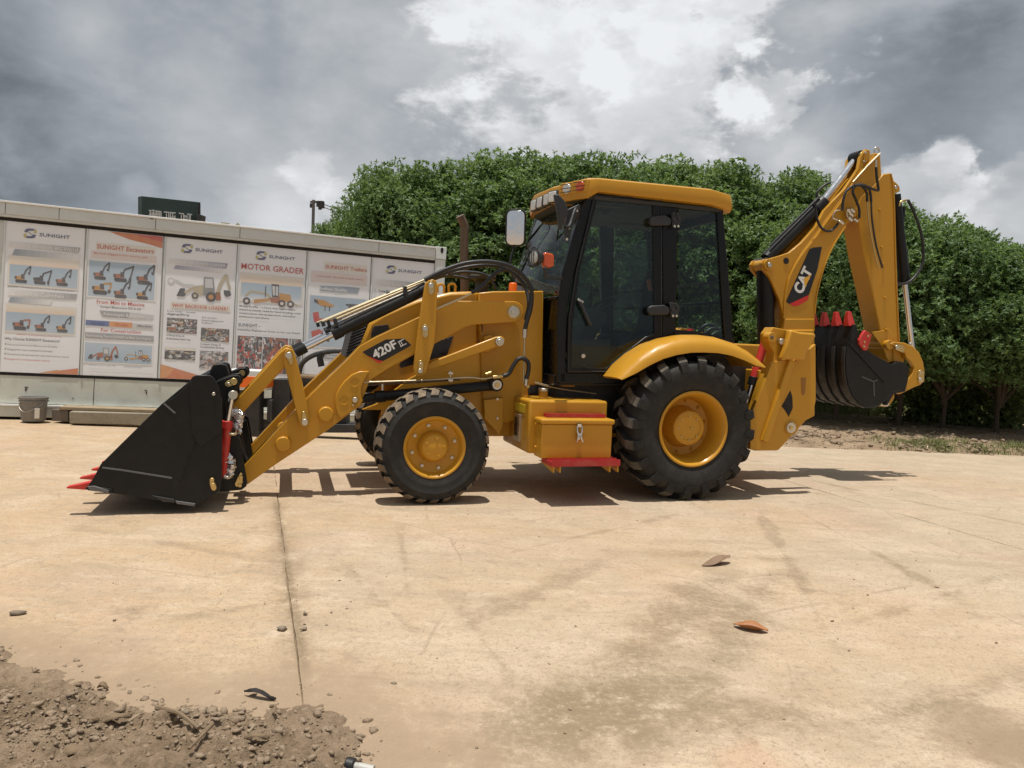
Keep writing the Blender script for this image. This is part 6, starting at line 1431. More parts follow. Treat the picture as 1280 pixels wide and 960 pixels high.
for k in range(6):
    y = -YD+.035+k*(2*YD-.07)/5; bm = bmesh.new(); Q = []
    for i in range(2, n_-2):
        a_ = Vector(P_[i-1]); c_ = Vector(P_[i+1]); d = (c_-a_).normalized(); Q.append((P_[i], (P_[i][0]+d.y*.016, P_[i][1]-d.x*.016)))
    prism(bm, [q[0] for q in Q]+[q[1] for q in Q][::-1], y-.024, y+.024); obj('wear_rib', bm, 'darksteel', db, .003, 60)
bm = bmesh.new(); prism(bm, xz([(1061.5, 426), (1066, 405.5), (1070.5, 406.5), (1066.5, 428)], -YD), -YD-.012, YD+.012); obj('lip_plate', bm, 'black', db, .003)
tb = L3(1066, 406, -YD); tt_ = L3(1062, 388.5, -YD)
for k in range(5):
    y = -YD+.055+k*(2*YD-.11)/4; q0 = L3(1067, 407, -YD); dv = Vector((-.02, 0, .155)); bm = bmesh.new()
    A = [bm.verts.new((q0.x+a_, y+b_, q0.z-.005)) for a_, b_ in ((-.055, -.044), (.035, -.044), (.035, .044), (-.055, .044))]
    Bq = [bm.verts.new((q0.x-.012+a_, y+b_, q0.z+.055)) for a_, b_ in ((-.046, -.034), (.030, -.034), (.030, .034), (-.046, .034))]
    T_ = [bm.verts.new((q0.x-.030+a_, y+b_, q0.z+.150)) for a_, b_ in ((-.018, -.024), (.014, -.024), (.014, .024), (-.018, .024))]
    for Qa, Ra in ((A, Bq), (Bq, T_)):
        for i in range(4): bm.faces.new((Qa[i], Qa[(i+1) % 4], Ra[(i+1) % 4], Ra[i]))
    bm.faces.new(A[::-1]); bm.faces.new(T_); obj('bucket_tooth', bm, 'red', db, .005)
for s in (-1, 1):
    bm = bmesh.new(); prism(bm, xz([(1112, 470), (1115, 456), (1121, 452), (1127, 453), (1131, 459), (1131, 473), (1127, 489), (1113, 492), (1105, 506), (1102, 506)], -.17), s*.17, s*.225); obj('bucket_ear', bm, 'black', db, .006)
pin('ear_ring', 1125, 459, .066, -.235, .235, 'black', db); pin('ear_pin', 1125, 459, .045, -.245, .245, 'zinc', db)
pin('lower_pin', 1109, 505, .03, -.2, .2, 'zinc', db); plate('lower_ear', [(1106, 509), (1104, 503), (1112, 493), (1118, 490), (1118, 498), (1112, 507)], -.16, .16, 'yellow', db, bevel=.006)

# ================================================================== POSTERS on the container
TOP = lambda x: 272.2+.1018*x
BOT = lambda x: 467.0+.0435*x
INK = dict(w=(.84, .84, .84), k=(.05, .05, .06), navy=(.045, .055, .17), grey=(.36, .37, .39), lgrey=(.60, .61, .63), steel=(.27, .33, .40), peach=(.78, .62, .48), sky=(.36, .49, .62), sky2=(.48, .59, .70), sand=(.58, .55, .46),
           org=(.62, .17, .035), org2=(.70, .30, .10), red=(.55, .05, .03), cream=(.80, .76, .68), blue=(.08, .14, .36), dk=(.045, .045, .055), mac=(.55, .27, .05), mac2=(.38, .12, .05), tan=(.50, .44, .30), mgrey=(.25, .25, .26), pink=(.78, .68, .65), lil=(.30, .30, .42))
class Poster:
    def __init__(s, x0, x1, label, y_off=0.0):
        s.x0, s.x1 = x0, x1
        a = con(x0, TOP(x0)+2)[0]; b_ = con(x1, TOP(x1)+2)[0]; s.s0, s.s1 = a, b_; s.ht = hB-.048; s.hb = hW+.034
        s.root = put(empty('poster')); tag(s.root, label, 'poster', 'posters along the container wall')
        bm = bmesh.new(); nx_, nz_ = 14, 24; r_ = random.Random(int(x0)); V = {}
        for i in range(nx_+1):
            for j in range(nz_+1):
                e = min(i, nx_-i, j, nz_-j); V[i, j] = bm.verts.new((a+(b_-a)*i/nx_, .012-.0035*min(1, e)*(.5+.5*noise.noise((i*.55+x0, j*.3, 1.3))), s.hb+(s.ht-s.hb)*j/nz_))
        for i in range(nx_):
            for j in range(nz_): bm.faces.new((V[i, j], V[i+1, j], V[i+1, j+1], V[i, j+1]))
        me = bpy.data.meshes.new('sheet'); bm.normal_update(); bm.to_mesh(me); bm.free(); finish(me, 'vinyl', 180); objm('sheet', me, s.root)
        # raised wooden batten on the left edge of each sheet
        bm = bmesh.new(); box(bm, a-.012, a+.012, -.003, .014, s.hb, s.ht); obj('edge_strip', bm, 'cont', s.root, .003)
        s.lay = {}
    def P(s, u, v): return (s.s0+(s.s1-s.s0)*u, s.ht+(s.hb-s.ht)*v)
    def poly(s, grp, pts, col, dep):
        s.lay.setdefault(grp, []).append(([s.P(*p) for p in pts], INK[col] if isinstance(col, str) else col, dep))
    def rect(s, grp, u0, v0, u1, v1, col, dep=1):
        if grp in ('banner', 'bullets'): grp = grp+'|r%g,%g' % (u0, v0)
        s.poly(grp, [(u0, v0), (u1, v0), (u1, v1), (u0, v1)], col, dep)
    def band(s, u0, v0, u1, v1, col, sk=.03, fade=None): 
        n_ = 10
        for i in range(n_):
            a, b_ = u0+(u1-u0)*i/n_, u0+(u1-u0)*(i+1)/n_; f = (i+.5)/n_; f = f if fade == 'l' else (1-f if fade == 'r' else 1)
            c = tuple(INK['w'][k]*(1-f)+INK[col][k]*f for k in range(3)); s.poly('banner|b%g' % v0, [(a+sk, v0), (b_+sk, v0), (b_, v1), (a, v1)], c, 1)
    def grad(s, grp, u0, v0, u1, v1, c0, c1, n_=6):
        for i in range(n_):
            f = (i+.5)/n_; c = tuple(INK[c0][k]*(1-f)+INK[c1][k]*f for k in range(3)); s.rect(grp, u0, v0+(v1-v0)*i/n_, u1, v0+(v1-v0)*(i+1)/n_, c, 1)
    def text(s, body, u, v, u1, h, col, bold=.010, dep=3):
        "a line of print from u to u1; v is its base line, h its cap height in poster heights"
        V, F, Wd = text_geo(body, bold, 2); hh = h*(s.ht-s.hb); sc = (u1-u)*(s.s1-s.s0)/Wd; o = s.P(u, v)
        s.nt = getattr(s, 'nt', 0)+1; s.lay.setdefault('lettering|%d' % s.nt, []).append(([(o[0]+x*sc, o[1]+y*hh) for x, y in V], INK[col], dep, F))
    def blob(s, grp, pts, col, dep=2): s.poly(grp, pts, col, dep)
    def disc(s, grp, u, v, r, col, dep=2, n_=12):
        asp = (s.s1-s.s0)/(s.ht-s.hb); s.poly(grp, [(u+r*math.cos(2*math.pi*k/n_), v+r*asp*math.sin(2*math.pi*k/n_)) for k in range(n_)], col, dep)
    def line(s, grp, pts, w_, col, dep=2):
        asp = (s.s1-s.s0)/(s.ht-s.hb)
        for (a, b_), (c, d) in zip(pts, pts[1:]):
            dx, dy = (c-a), (d-b_)/asp; L_ = math.hypot(dx, dy) or 1; nx_, ny_ = -dy/L_*w_/2, dx/L_*w_/2*asp
            s.poly(grp, [(a+nx_, b_+ny_), (c+nx_, d+ny_), (c-nx_, d-ny_), (a-nx_, b_-ny_)], col, dep)
    def logo(s, u, v):
        g = 'logo'; w_, h_ = .075, .032
        for (dx, dy, c) in ((0, 0, 'navy'),):
            s.poly(g, [(u-w_, v-.2*h_), (u-w_*.75, v-.8*h_), (u-w_*.3, v-h_), (u+w_*.75, v-h_), (u+w_*.5, v-.62*h_), (u-w_*.2, v-.55*h_), (u-w_*.45, v-.15*h_)], 'navy', 2)
            s.poly(g, [(u+w_, v+.2*h_), (u+w_*.75, v+.8*h_), (u+w_*.3, v+h_), (u-w_*.75, v+h_), (u-w_*.5, v+.62*h_), (u+w_*.2, v+.55*h_), (u+w_*.45, v+.15*h_)], 'navy', 2)
            s.poly(g, [(u-w_*1.0, v+.15*h_), (u-w_*.7, v+.1*h_), (u-w_*.5, v+.5*h_), (u-w_*.9, v+.95*h_), (u-w_*1.1, v+.6*h_)], (.55, .50, .12), 2)
            s.poly(g, [(u+w_*1.0, v-.15*h_), (u+w_*.7, v-.1*h_), (u+w_*.5, v-.5*h_), (u+w_*.9, v-.95*h_), (u+w_*1.1, v-.6*h_)], (.55, .50, .12), 2)
            s.poly(g, [(u-w_*.4, v-.18*h_), (u-w_*.1, v-.25*h_), (u+w_*.4, v+.18*h_), (u+w_*.1, v+.25*h_)], (.40, .38, .30), 2)
        s.text('SUNIGHT', u+.115, v+.012, u+.50, .022, 'navy', .012)
    def digger(s, g, u, v, k=1.0, pose=0, body='mac'):
        "small tracked digger: tracks, cab body, boom, stick and bucket"
        k = k*.74
        X_ = lambda a, b_: (u+a*k, v+b_*k*.52)
        s.blob(g, [X_(-.10, .02), X_(.09, .02), X_(.11, .055), X_(.09, .085), X_(-.09, .085), X_(-.115, .055)], 'dk'); s.blob(g, [X_(-.13, -.04), X_(-.02, -.05), X_(.05, -.05), X_(.06, .015), X_(-.12, .02)], body)
        s.blob(g, [X_(-.01, -.085), X_(.045, -.085), X_(.06, .0), X_(-.01, .0)], 'dk', 2.3); s.blob(g, [X_(-.13, -.035), X_(-.09, -.04), X_(-.09, .01), X_(-.125, .01)], 'dk', 2.3)
        if pose == 0: bl_ = [X_(.03, -.05), X_(.08, -.17), X_(.16, -.25)]; st_ = [X_(.16, -.25), X_(.15, -.12)]; bu = [X_(.11, -.13), X_(.16, -.13), X_(.155, -.085), X_(.12, -.09)]
        elif pose == 1: bl_ = [X_(.03, -.04), X_(.06, -.13), X_(.20, -.19)]; st_ = [X_(.21, -.21), X_(.16, .02)]; bu = [X_(.14, -.0), X_(.18, .02), X_(.17, .10), X_(.13, .06)]
        else: bl_ = [X_(.0, -.04), X_(.06, -.09), X_(.16, -.10)]; st_ = [X_(.16, -.10), X_(.14, .03)]; bu = [X_(.11, .0), X_(.16, .01), X_(.15, .06), X_(.11, .05)]
        c_ = 'dk' if pose < 2 else body
        s.line(g, bl_, .030*k, c_, 2.2); s.line(g, st_, .026*k, c_, 2.2); s.blob(g, bu, 'dk', 2.3)
    def backhoe(s, g, u, v, k, body='tan'):
        X_ = lambda a, b_: (u+a*k, v+b_*k*.5)
        s.blob(g, [X_(-.46, .17), X_(-.40, .03), X_(-.32, .02), X_(-.30, .14), X_(-.34, .17)], 'dk'); s.line(g, [X_(-.32, .10), X_(-.18, .01), X_(-.02, -.02)], .05*k, body, 2.1)
        s.blob(g, [X_(-.18, -.03), X_(.0, -.06), X_(.05, .12), X_(-.16, .12)], body); s.blob(g, [X_(.0, -.21), X_(.17, -.21), X_(.20, .0), X_(.22, .12), X_(.0, .12)], 'mgrey', 2.2); s.blob(g, [X_(.025, -.18), X_(.15, -.18), X_(.17, -.02), X_(.03, -.02)], 'lgrey', 2.3)
        s.line(g, [X_(.24, .10), X_(.30, -.12), X_(.40, -.28)], .06*k, body, 2.1); s.line(g, [X_(.39, -.28), X_(.47, -.02)], .045*k, body, 2.2); s.blob(g, [X_(.36, .0), X_(.47, .0), X_(.50, .08), X_(.42, .12), X_(.37, .08)], 'dk', 2.3); s.blob(g, [X_(.20, .06), X_(.30, .04), X_(.32, .18), X_(.24, .20)], 'mac2', 2.1)
        s.disc(g, *X_(-.14, .14), .062*k, 'dk', 2.5); s.disc(g, *X_(-.14, .14), .032*k, body, 2.7); s.disc(g, *X_(.14, .14), .095*k, 'dk', 2.5); s.disc(g, *X_(.14, .14), .045*k, 'mac', 2.7)
    def grader(s, g, u, v, k):
        X_ = lambda a, b_: (u+a*k, v+b_*k*.5)
        s.line(g, [X_(-.38, .06), X_(-.30, -.02), X_(-.05, .0), X_(.05, .10)], .035*k, 'tan', 2.1); s.blob(g, [X_(-.25, .11), X_(.0, .07), X_(.01, .11), X_(-.24, .17)], 'mac', 2.2); s.blob(g, [X_(.0, .06), X_(.16, .04), X_(.16, .14), X_(.02, .13)], 'mac2', 2.2)
        s.blob(g, [X_(.02, -.16), X_(.14, -.16), X_(.145, .04), X_(.04, .05)], 'dk', 2.3); s.blob(g, [X_(.035, -.13), X_(.08, -.13), X_(.085, .02), X_(.05, .02)], 'lgrey', 2.5); s.blob(g, [X_(.092, -.13), X_(.13, -.13), X_(.132, .02), X_(.095, .02)], 'lgrey', 2.5)
        s.blob(g, [X_(.15, -.03), X_(.33, -.01), X_(.36, .10), X_(.15, .12)], 'mac', 2.2); s.line(g, [X_(.35, .10), X_(.46, .16)], .02*k, 'tan', 2.1); s.line(g, [X_(-.07, -.12), X_(-.07, .06)], .015*k, 'dk', 2.4)
        for a in (-.36, .20, .34): s.disc(g, *X_(a, .14), .06*k, 'dk', 2.6); s.disc(g, *X_(a, .14), .028*k, 'pink', 2.8)
    def photo(s, g, u0, v0, u1, v1, cols, seed, n_=26, top=None):
        r_ = random.Random(seed); s.rect(g, u0, v0, u1, v1, cols[0], 1)
        for i in range(n_*4):
            a, b_ = r_.uniform(u0, u1), r_.uniform(v0, v1); w_, h_ = r_.uniform(.01, .24 if i < n_ else .09)*(u1-u0), r_.uniform(.02, .22 if i < n_ else .10)*(v1-v0); c = INK[r_.choice(cols)]; f = r_.uniform(.6, 1.2)
            pts = [(a-w_, b_-h_*r_.random()), (a+w_*r_.random(), b_-h_), (a+w_, b_+h_*r_.random()), (a-w_*r_.random(), b_+h_)]
            pts = [(min(max(x, u0), u1), min(max(y, v0), v1)) for x, y in pts]; s.poly(g, pts, tuple(min(.7, q*f) for q in c), 1.2+i*.006)
        if top: s.rect(g, u0, v0, u1, v0+(v1-v0)*.22, top, 2.0)
    def build(s):
        for grp, items in s.lay.items():
            V, F, Cc_ = [], [], []
            for it in items:
                pts, col, dep = it[:3]; b0 = len(V); y = .0075-.0011*dep
                V += [(p[0], y, p[1]) for p in pts]
                fs = it[3] if len(it) > 3 else [tuple(range(len(pts)))]
                for f in fs: F.append(tuple(b0+i for i in f)); Cc_.append((*col, 1))
            me = bpy.data.meshes.new(grp); me.from_pydata(V, [], F)
            a = me.attributes.new('ink', 'FLOAT_COLOR', 'FACE'); a.data.foreach_set('color', np.array(Cc_, np.float32).ravel()); me.update(); finish(me, 'print', 0); objm(grp.split('|')[0], me, s.root)

# 1: two pictures of diggers
p = Poster(6.5, 106.5, 'leftmost poster on the container, with two blue pictures of diggers and a bulleted list')
p.logo(.31, .070); p.band(.05, .135, .93, .172, 'grey', .02, 'l'); p.text('SUNIGHT BRANDS, BIG VALUE', .055, .166, .93, .024, 'w'); p.band(.10, .182, .93, .225, 'steel', .03, 'r')
p.rect('picture', .055, .225, .945, .425, 'cream', .6); p.grad('picture', .08, .24, .93, .285, 'cream', 'peach'); p.grad('picture', .08, .285, .93, .415, 'sky', 'sky2')
p.digger('picture', .23, .375, .9, 0); p.digger('picture', .46, .375, .9, 1, 'dk'); p.digger('picture', .74, .375, .9, 0, 'mac2')
p.text('SUNIGHT Excavators 1.7 ton, 2 ton, 3 ton, 6 ton, 22 ton', .07, .436, .89, .009, 'k', 0)
p.band(.07, .452, .92, .492, 'grey', .02, 'l'); p.text('Trusted by Customers', .16, .486, .77, .026, 'w'); p.band(.08, .502, .60, .538, 'steel', .03, 'r')
p.rect('picture|b', .05, .545, .935, .735, 'cream', .6); p.grad('picture|b', .06, .555, .92, .60, 'cream', 'peach'); p.grad('picture|b', .06, .60, .92, .725, 'sky', 'sky2')
p.digger('picture|b', .24, .685, 1.0, 2, 'mac2'); p.digger('picture|b', .50, .69, .85, 0, 'mac2'); p.digger('picture|b', .77, .69, .85, 0)
p.text('SUNIGHT Excavators 6 ton, 7 ton, 22 ton', .2, .752, .76, .009, 'red', 0); p.text('Why Choose SUNIGHT Excavators?', .055, .787, .74, .017, 'k', .010)
for i, (tx, e) in enumerate((('Fuel economical & cost effective price & quality', .62), ('Designed for easy maintenance technique', .56), ('Full warranty and spare parts for every local customer network', .78), ('Designed for extreme jobsite weather', .54))):
    p.disc('lettering', .07, .817+.0322*i, .008, 'k', 3, 8) if False else None; p.text(tx, .095, .823+.0322*i, .095+e, .0105, 'k' if i < 3 else 'red', 0); p.rect('bullets', .065, .812+.0322*i, .08, .820+.0322*i, 'k', 2)
p.poly('corner_flash', [(.50, .998), (.99, .955), (.99, .998)], 'org', 1); p.poly('corner_flash', [(.50, .998), (.72, .972), (.80, .978), (.62, .998)], 'org2', 1.3)
p.rect('side_mark', .985, .33, .999, .37, 'steel', 1) if False else None
p.build()
# 2: six diggers
p = Poster(109.5, 204, 'poster with a blue picture of six diggers, second from the left')
p.poly('corner_flash', [(.28, .004), (.995, .004), (.995, .085), (.80, .065), (.55, .045)], 'org', 1); p.poly('corner_flash', [(.60, .004), (.995, .004), (.995, .045)], 'red', 1.4)
p.rect('picture|c', .12, .085, .90, .135, 'cream', .5); p.text('SUNIGHT Excavators', .13, .128, .88, .030, 'red', .010); p.rect('picture|c', .06, .145, .92, .195, 'pink', .4); p.text('Brand diggers for every job', .10, .165, .80, .010, 'red', 0)
p.rect('picture', .02, .205, .94, .465, 'w', .5); p.grad('picture', .04, .212, .915, .455, 'sky', 'sky2')
for i, (u, v, k, po, bo) in enumerate(((.19, .31, .95, 0, 'mac2'), (.46, .31, 1.05, 1, 'mac2'), (.77, .315, 1.1, 0, 'mac2'), (.20, .405, 1.15, 2, 'mac'), (.47, .425, 1.0, 0, 'mac2'), (.76, .425, .95, 0, 'mac'))): p.digger('picture', u, v, k, po, bo)
p.text('From Mini to Massive', .16, .505, .79, .026, 'red', .010); p.text('Sunight Excavators Do It All', .21, .532, .74, .014, 'k', 0)
p.poly('banner|adv', [(.20, .552), (.60, .552), (.58, .592), (.24, .592)], 'grey', 1); p.poly('banner|adv', [(.60, .552), (.93, .560), (.90, .590), (.58, .592)], 'lgrey', 1); p.text('Advantages & Support', .25, .583, .80, .021, 'w')
p.rect('banner', .03, .622, .335, .658, 'blue', 1); p.rect('banner', .335, .622, .64, .658, 'org2', 1); p.rect('banner', .64, .626, .92, .658, 'lgrey', 1)
p.text('Efficient', .10, .647, .27, .014, 'navy', 0); p.text('Durable', .42, .647, .58, .014, 'red', .01); p.text('Affordable', .70, .647, .90, .014, 'k', .01)
p.text('For Construction', .23, .696, .76, .023, 'red', .010); p.rect('banner', .03, .706, .935, .745, 'grey', 1); p.text('Road Leveling, Trust in SUNIGHT to Make Your Progress', .05, .734, .90, .015, 'w', .01)
p.rect('picture|d', .02, .765, .935, .912, 'w', .5); p.grad('picture|d', .035, .775, .92, .905, 'sky2', 'sky'); p.backhoe('picture|d', .27, .85, .42, 'mac2'); p.grader('picture|d', .73, .845, .42)
p.text('SUNIGHT backhoe loader 388', .10, .933, .44, .009, 'grey', 0); p.text('SUNIGHT motor grader', .56, .936, .80, .009, 'grey', 0); p.rect('banner', .1, .972, .95, .976, 'pink', 1); p.build()
# 3: backhoe
p = Poster(207, 296.5, 'poster with a large backhoe picture and four small site photographs, third from the left')
p.logo(.30, .070); p.band(.05, .150, .86, .188, 'lil', .02, 'l'); p.text('SUNIGHT BACKHOE LOADER', .06, .180, .85, .022, 'w'); p.band(.13, .196, .80, .222, 'lil', .02, 'r')
p.disc('picture', .10, .31, .05, 'lgrey', 1); p.disc('picture', .10, .31, .03, 'w', 1.3); p.line('picture', [(.15, .30), (.28, .33), (.42, .33)], .03, 'lgrey', 1); p.backhoe('picture', .55, .345, .80, 'tan')
p.rect('banner', .11, .455, .94, .500, 'cream', .5); p.text('WHY BACKHOE LOADER?', .13, .490, .91, .024, 'red', .010)
p.text('Front loader - versatile', .07, .527, .46, .012, 'k', 0); p.text('digging/lifting', .07, .548, .37, .014, 'k', .01); p.text('Rear excavator -', .55, .557, .78, .012, 'k', 0); p.text('Powerful digging power', .55, .577, .86, .012, 'k', 0); p.text('& efficient', .55, .595, .70, .011, 'k', 0)
p.photo('photograph', .07, .570, .485, .672, ['dk', 'mgrey', 'lgrey', 'mac2', 'tan', 'w', 'dk'], 3); p.text('4 Wheel Drive &', .07, .700, .32, .012, 'k', .01); p.text('Articulated Steering', .07, .722, .40, .012, 'k', .01)
p.photo('photograph|b', .545, .625, .945, .718, ['dk', 'dk', 'mac2', 'mgrey', 'lgrey', 'tan'], 8); p.photo('photograph|c', .06, .778, .48, .862, ['dk', 'mgrey', 'dk', 'lgrey', 'tan'], 12, 30, 'cream'); p.text('Compact Design &', .545, .748, .83, .012, 'k', .01); p.text('Comfortable Driving', .545, .768, .88, .012, 'k', .01)
p.photo('photograph|d', .545, .79, .945, .915, ['mgrey', 'lgrey', 'dk', 'pink', 'mac2'], 19)
p.poly('corner_flash', [(.01, .90), (.50, .962), (.62, .998), (.01, .998)], 'org', 1); p.poly('corner_flash', [(.01, .90), (.2, .93), (.12, .985), (.01, .998)], 'org2', 1.3); p.build()
# 4: motor grader
p = Poster(298.5, 383.5, 'poster with red heading letters over a yellow road grader, fourth from the left')
p.logo(.33, .070); p.text('MOTOR GRADER', .05, .178, .97, .042, 'red', .008)
p.rect('picture', .04, .205, .97, .415, 'cream', .5); p.grad('picture', .06, .215, .95, .275, 'cream', 'peach'); p.grad('picture', .06, .275, .95, .36, 'sky', 'sky2'); p.grad('picture', .06, .36, .95, .405, 'sky2', 'w'); p.grader('picture', .48, .345, .92)
for i, (tx, e) in enumerate((('Motor Grader - a heavy duty construction', .82), ('machine mainly used for land leveling, road', .90), ('construction, site preparation, and other', .83), ('earthwork operations.', .44))): p.text(tx, .05, .455+.0255*i, .05+e, .012, 'k', .01)
p.text('SUNIGHT -', .045, .597, .36, .023, 'k', .012); p.text('Reliability Engineered Down to the Last Detail', .04, .628, .95, .012, 'k', .01)
p.photo('photograph', .045, .665, .40, .93, ['dk', 'mac2', 'mgrey', 'pink', 'red', 'dk', 'lgrey'], 23, 44); p.photo('photograph|b', .415, .665, .78, .93, ['dk', 'red', 'mgrey', 'w', 'mac2', 'dk'], 29, 44); p.photo('photograph|c', .795, .665, .98, .93, ['mgrey', 'dk', 'mac2', 'lgrey'], 31, 16); p.build()
# 5: trailers
p = Poster(385.5, 464, 'poster with a blue picture of red and yellow trailers, behind the loader cylinders')
p.rect('banner', .26, .07, .94, .135, 'cream', .4); p.text('SUNIGHT Trailers', .28, .118, .94, .027, 'red', .010); p.rect('banner', .06, .145, .95, .225, 'pink', .4); p.text('Low loader, flat deck & bulk trailers', .14, .185, .9, .010, 'red', 0)
p.poly('banner', [(.20, .255), (.62, .245), (.84, .245), (.81, .290), (.20, .290)], 'steel', 1); p.text('Endless Quality', .20, .283, .64, .022, 'w')
p.rect('picture', .05, .325, .97, .72, 'w', .4); p.grad('picture', .06, .330, .95, .71, 'sky', 'sky2')
p.blob('picture', [(.13, .355), (.28, .36), (.45, .395), (.40, .41), (.25, .405), (.14, .38)], 'mac'); p.blob('picture', [(.12, .355), (.18, .365), (.2, .39), (.13, .38)], 'dk', 2.3); p.line('picture', [(.30, .40), (.30, .44)], .015, 'dk'); p.line('picture', [(.37, .40), (.37, .44)], .015, 'dk')
p.blob('picture', [(.62, .375), (.93, .37), (.9, .385), (.64, .39)], 'dk'); [p.disc('picture', .70+.06*i, .40, .03, 'dk') for i in range(4)]
p.blob('picture', [(.11, .46), (.2, .45), (.22, .50), (.45, .495), (.44, .515), (.14, .53)], 'red'); [p.disc('picture', .25+.06*i, .52, .02, 'dk') for i in range(3)]
p.blob('picture', [(.62, .55), (.95, .54), (.93, .58), (.66, .60)], 'red'); p.blob('picture', [(.10, .60), (.22, .58), (.30, .60), (.45, .61), (.12, .66)], 'red'); p.disc('picture', .3, .66, .025, 'dk'); p.disc('picture', .37, .66, .025, 'dk')
p.poly('banner', [(.28, .765), (.78, .76), (.75, .80), (.28, .80)], 'grey', 1); p.text('Advantages', .36, .793, .66, .020, 'w'); p.text('Low bed height', .40, .835, .62, .012, 'k', .01); p.text('Easy to load', .40, .86, .58, .012, 'k', .01); p.build()
# 6: last poster
p = Poster(466, 543, 'rightmost poster on the container, mostly hidden by the loader arm')
p.logo(.30, .082); p.band(.05, .165, .80, .215, 'grey', .02, 'l'); p.text('Unified Semi Trailer', .06, .205, .72, .026, 'w'); p.text('Leading Multi', .13, .262, .50, .018, 'k', .01); p.text('Axle choice', .14, .30, .46, .018, 'k', .01); p.rect('banner', .055, .24, .065, .36, 'lgrey', 1)
p.grad('picture', .06, .40, .95, .66, 'sky', 'sky2'); p.build()

# ================================================================== SMALL THINGS ON THE GROUND
def curled_leaf(name, pts3, w_, curl, mat, label, loc_):
    "a leaf blade along pts3, curled across"
    pts = catmull(pts3, 5); bm = bmesh.new(); rows = []; n_ = len(pts)
    for i, q in enumerate(pts):
        d = (pts[min(i+1, n_-1)]-pts[max(i-1, 0)]).normalized(); sd_ = d.cross(Vector((0, 0, 1))).normalized(); f = i/(n_-1); ww = w_*math.sin(math.pi*min(1, f*.96+.02))**.7
        rows.append([bm.verts.new(q+sd_*ww*k+Vector((0, 0, 1))*(curl*ww*(abs(k)**1.5)*2+.004*math.sin(9*f+3*k))) for k in (-1, -.5, 0, .5, 1)])
    for A, Bq in zip(rows, rows[1:]):
        for k in range(4): bm.faces.new((A[k], A[k+1], Bq[k+1], Bq[k]))
    o = obj(name, bm, mat, None, 0, 60); o.location = loc_; s = o.modifiers.new('thickness', 'SOLIDIFY'); s.thickness = .0015; return tag(o, label, 'leaf')
g0, g1 = ground(917, 783), ground(960, 791); c0 = (g0+g1)/2
curled_leaf('fallen_leaf', [g0-c0+Vector((0, 0, .012)), (g0-c0)*.4+Vector((0, -.012, .010)), (g1-c0)*.4+Vector((0, -.010, .008)), g1-c0+Vector((0, 0, .012))], .035, .38, 'leafdry', 'bright orange brown dry leaf lying curled on the concrete', c0)
g0, g1 = ground(878, 708), ground(912, 703); c0 = (g0+g1)/2
curled_leaf('fallen_leaf', [g0-c0+Vector((0, 0, .004)), (g0-c0)*.3+Vector((0, 0, .006)), (g1-c0)*.5+Vector((0, 0, .03)), g1-c0+Vector((0, 0, .045))], .040, .2, 'leafbrown', 'pale brown dry leaf with a raised tip, farther away than the orange leaf', c0)
g0, g1 = ground(305, 870), ground(345, 877); c0 = (g0+g1)/2
curled_leaf('fallen_leaf', [g0-c0+Vector((0, 0, .02)), (g0-c0)*.3+Vector((0, 0, .035)), (g1-c0)*.5+Vector((0, 0, .02)), g1-c0+Vector((0, 0, .012))], .012, -.2, 'dark', 'dark rolled leaf at the upper edge of the earth heap', c0)
def hz(x, y): return float(heap_z(np.array([[x]]), np.array([[y]]))[0, 0])
def twig(p0, p1, r_, lab, mat='twig', bend=.01, lift=.035):
    a_, b_ = ground(*p0), ground(*p1); a_.z = hz(a_.x, a_.y)+lift; b_.z = hz(b_.x, b_.y)+lift*.7; mid = a_.lerp(b_, .5)+Vector((bend, bend*.5, .01)); bm = bmesh.new(); c0 = mid.copy()
    tube(bm, [a_-c0, a_.lerp(mid, .6)-c0+Vector((0, .004, 0)), mid-c0, b_-c0], r_, 7, 5, lambda u: 1.15-.5*u); o = obj('twig', bm, mat); o.location = c0; return tag(o, lab, 'twig', 'dry twigs on the earth heap')
twig((196, 898), (248, 934), .009, 'long bent brown twig lying across the middle of the earth heap'); twig((265, 930), (236, 958), .007, 'shorter brown twig pointing to the bottom edge below the long bent twig')
twig((190, 890), (200, 902), .004, 'thin pale stem sticking up at the left end of the long bent twig', 'wood', lift=.05); twig((338, 903), (341, 915), .006, 'short upright brown stub on the right of the earth heap', lift=.05); twig((160, 922), (180, 905), .004, 'thin curved stem left of the long bent twig', 'wood')
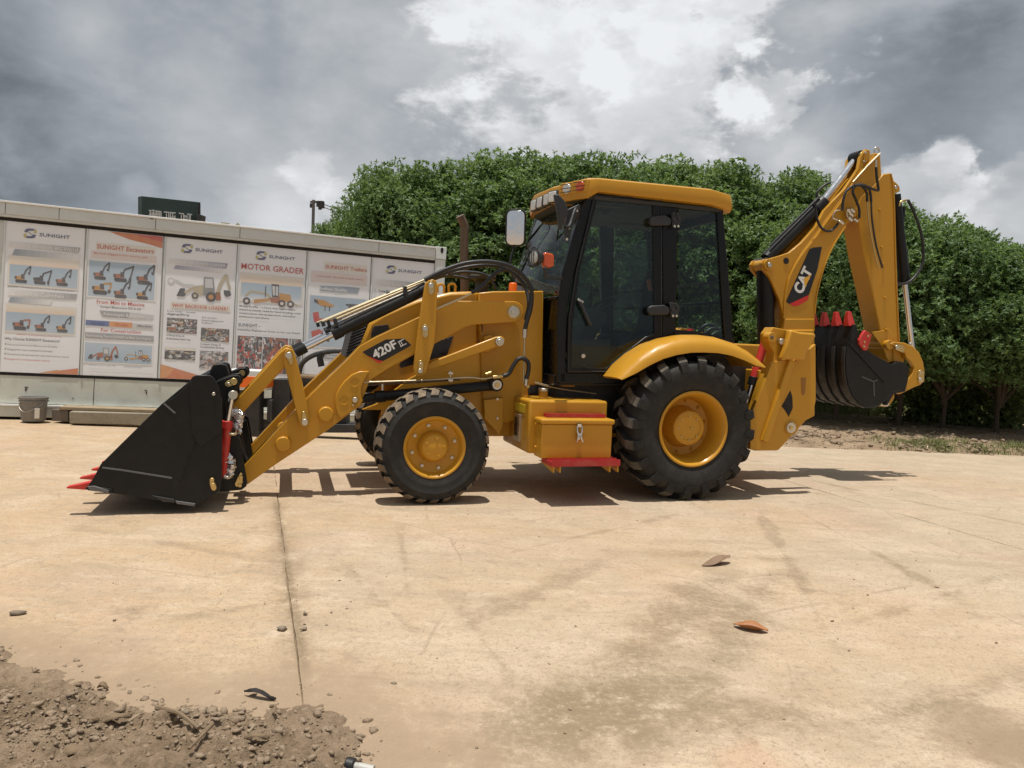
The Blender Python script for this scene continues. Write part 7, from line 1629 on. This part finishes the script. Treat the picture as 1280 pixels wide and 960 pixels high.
twig((310, 935), (318, 922), .004, 'thin stalk beside the dark curled bark at the right of the heap', 'wood')
def bark_bit(p0, p1, w_, lab):
    a_, b_ = ground(*p0), ground(*p1); c0 = a_.lerp(b_, .5); c0.z = hz(c0.x, c0.y)+.02; d = (b_-a_)*.5; d.z = 0
    return curled_leaf('bark_piece', [-d+Vector((0, 0, -.01)), -d*.3+Vector((0, 0, .012)), d*.4+Vector((0, 0, .006)), d+Vector((0, 0, -.006))], w_, -.3, 'twig', lab, c0)
for o_, ct in ((bark_bit((125, 917), (165, 908), .018, 'dark flat bark strip left of the twigs on the earth heap'), 'bark'), (bark_bit((100, 922), (124, 919), .015, 'small dark bark strip left of the flat bark strip'), 'bark'), (bark_bit((305, 940), (336, 940), .016, 'dark curled bark at the right of the earth heap'), 'bark'), (bark_bit((75, 960), (110, 953), .03, 'reddish bark flake at the bottom left edge'), 'bark'), (bark_bit((122, 862), (135, 864), .012, 'small dark bark chip at the far rim of the heap'), 'bark')): o_['category'] = ct
for (px, py, s, lab) in ((232, 908, .016, 'pale stone chip beside the long bent twig'), (200, 905, .028, 'large brown earth lump at the left end of the long bent twig'), (298, 905, .030, 'large grey lump in the hollow of the earth heap'), (265, 898, .024, 'brown lump behind the right end of the long bent twig'), (350, 926, .018, 'flat pale stone near the dark curled bark'), (150, 895, .022, 'grey brown lump on the left slope of the heap')):
    g = ground(px, py); zz = hz(g.x, g.y); o = stone('stone', px, py, s, 'stone' if s < .02 else 'clod', lab, 0, 'stone'); o.location.z = zz+.004
# bottle lying at the bottom edge
g = ground(436, 963); g.z = .018; root = empty('bottle', g); tag(root, 'cloudy plastic bottle with a black cap lying at the bottom edge', 'bottle')
ax_ = Vector((1, -.22, -.05)).normalized(); bm = bmesh.new(); cyl(bm, -ax_*.010, ax_*.020, .024, .024, 24); obj('cap', bm, 'hose', root, .004)
bm = bmesh.new(); tube(bm, [ax_*.020, ax_*.030, ax_*.045, ax_*.065, ax_*.085], .013, 16, 3, lambda u: 1 if u < .3 else 1.15); obj('bottle_body', bm, 'bottle', root)
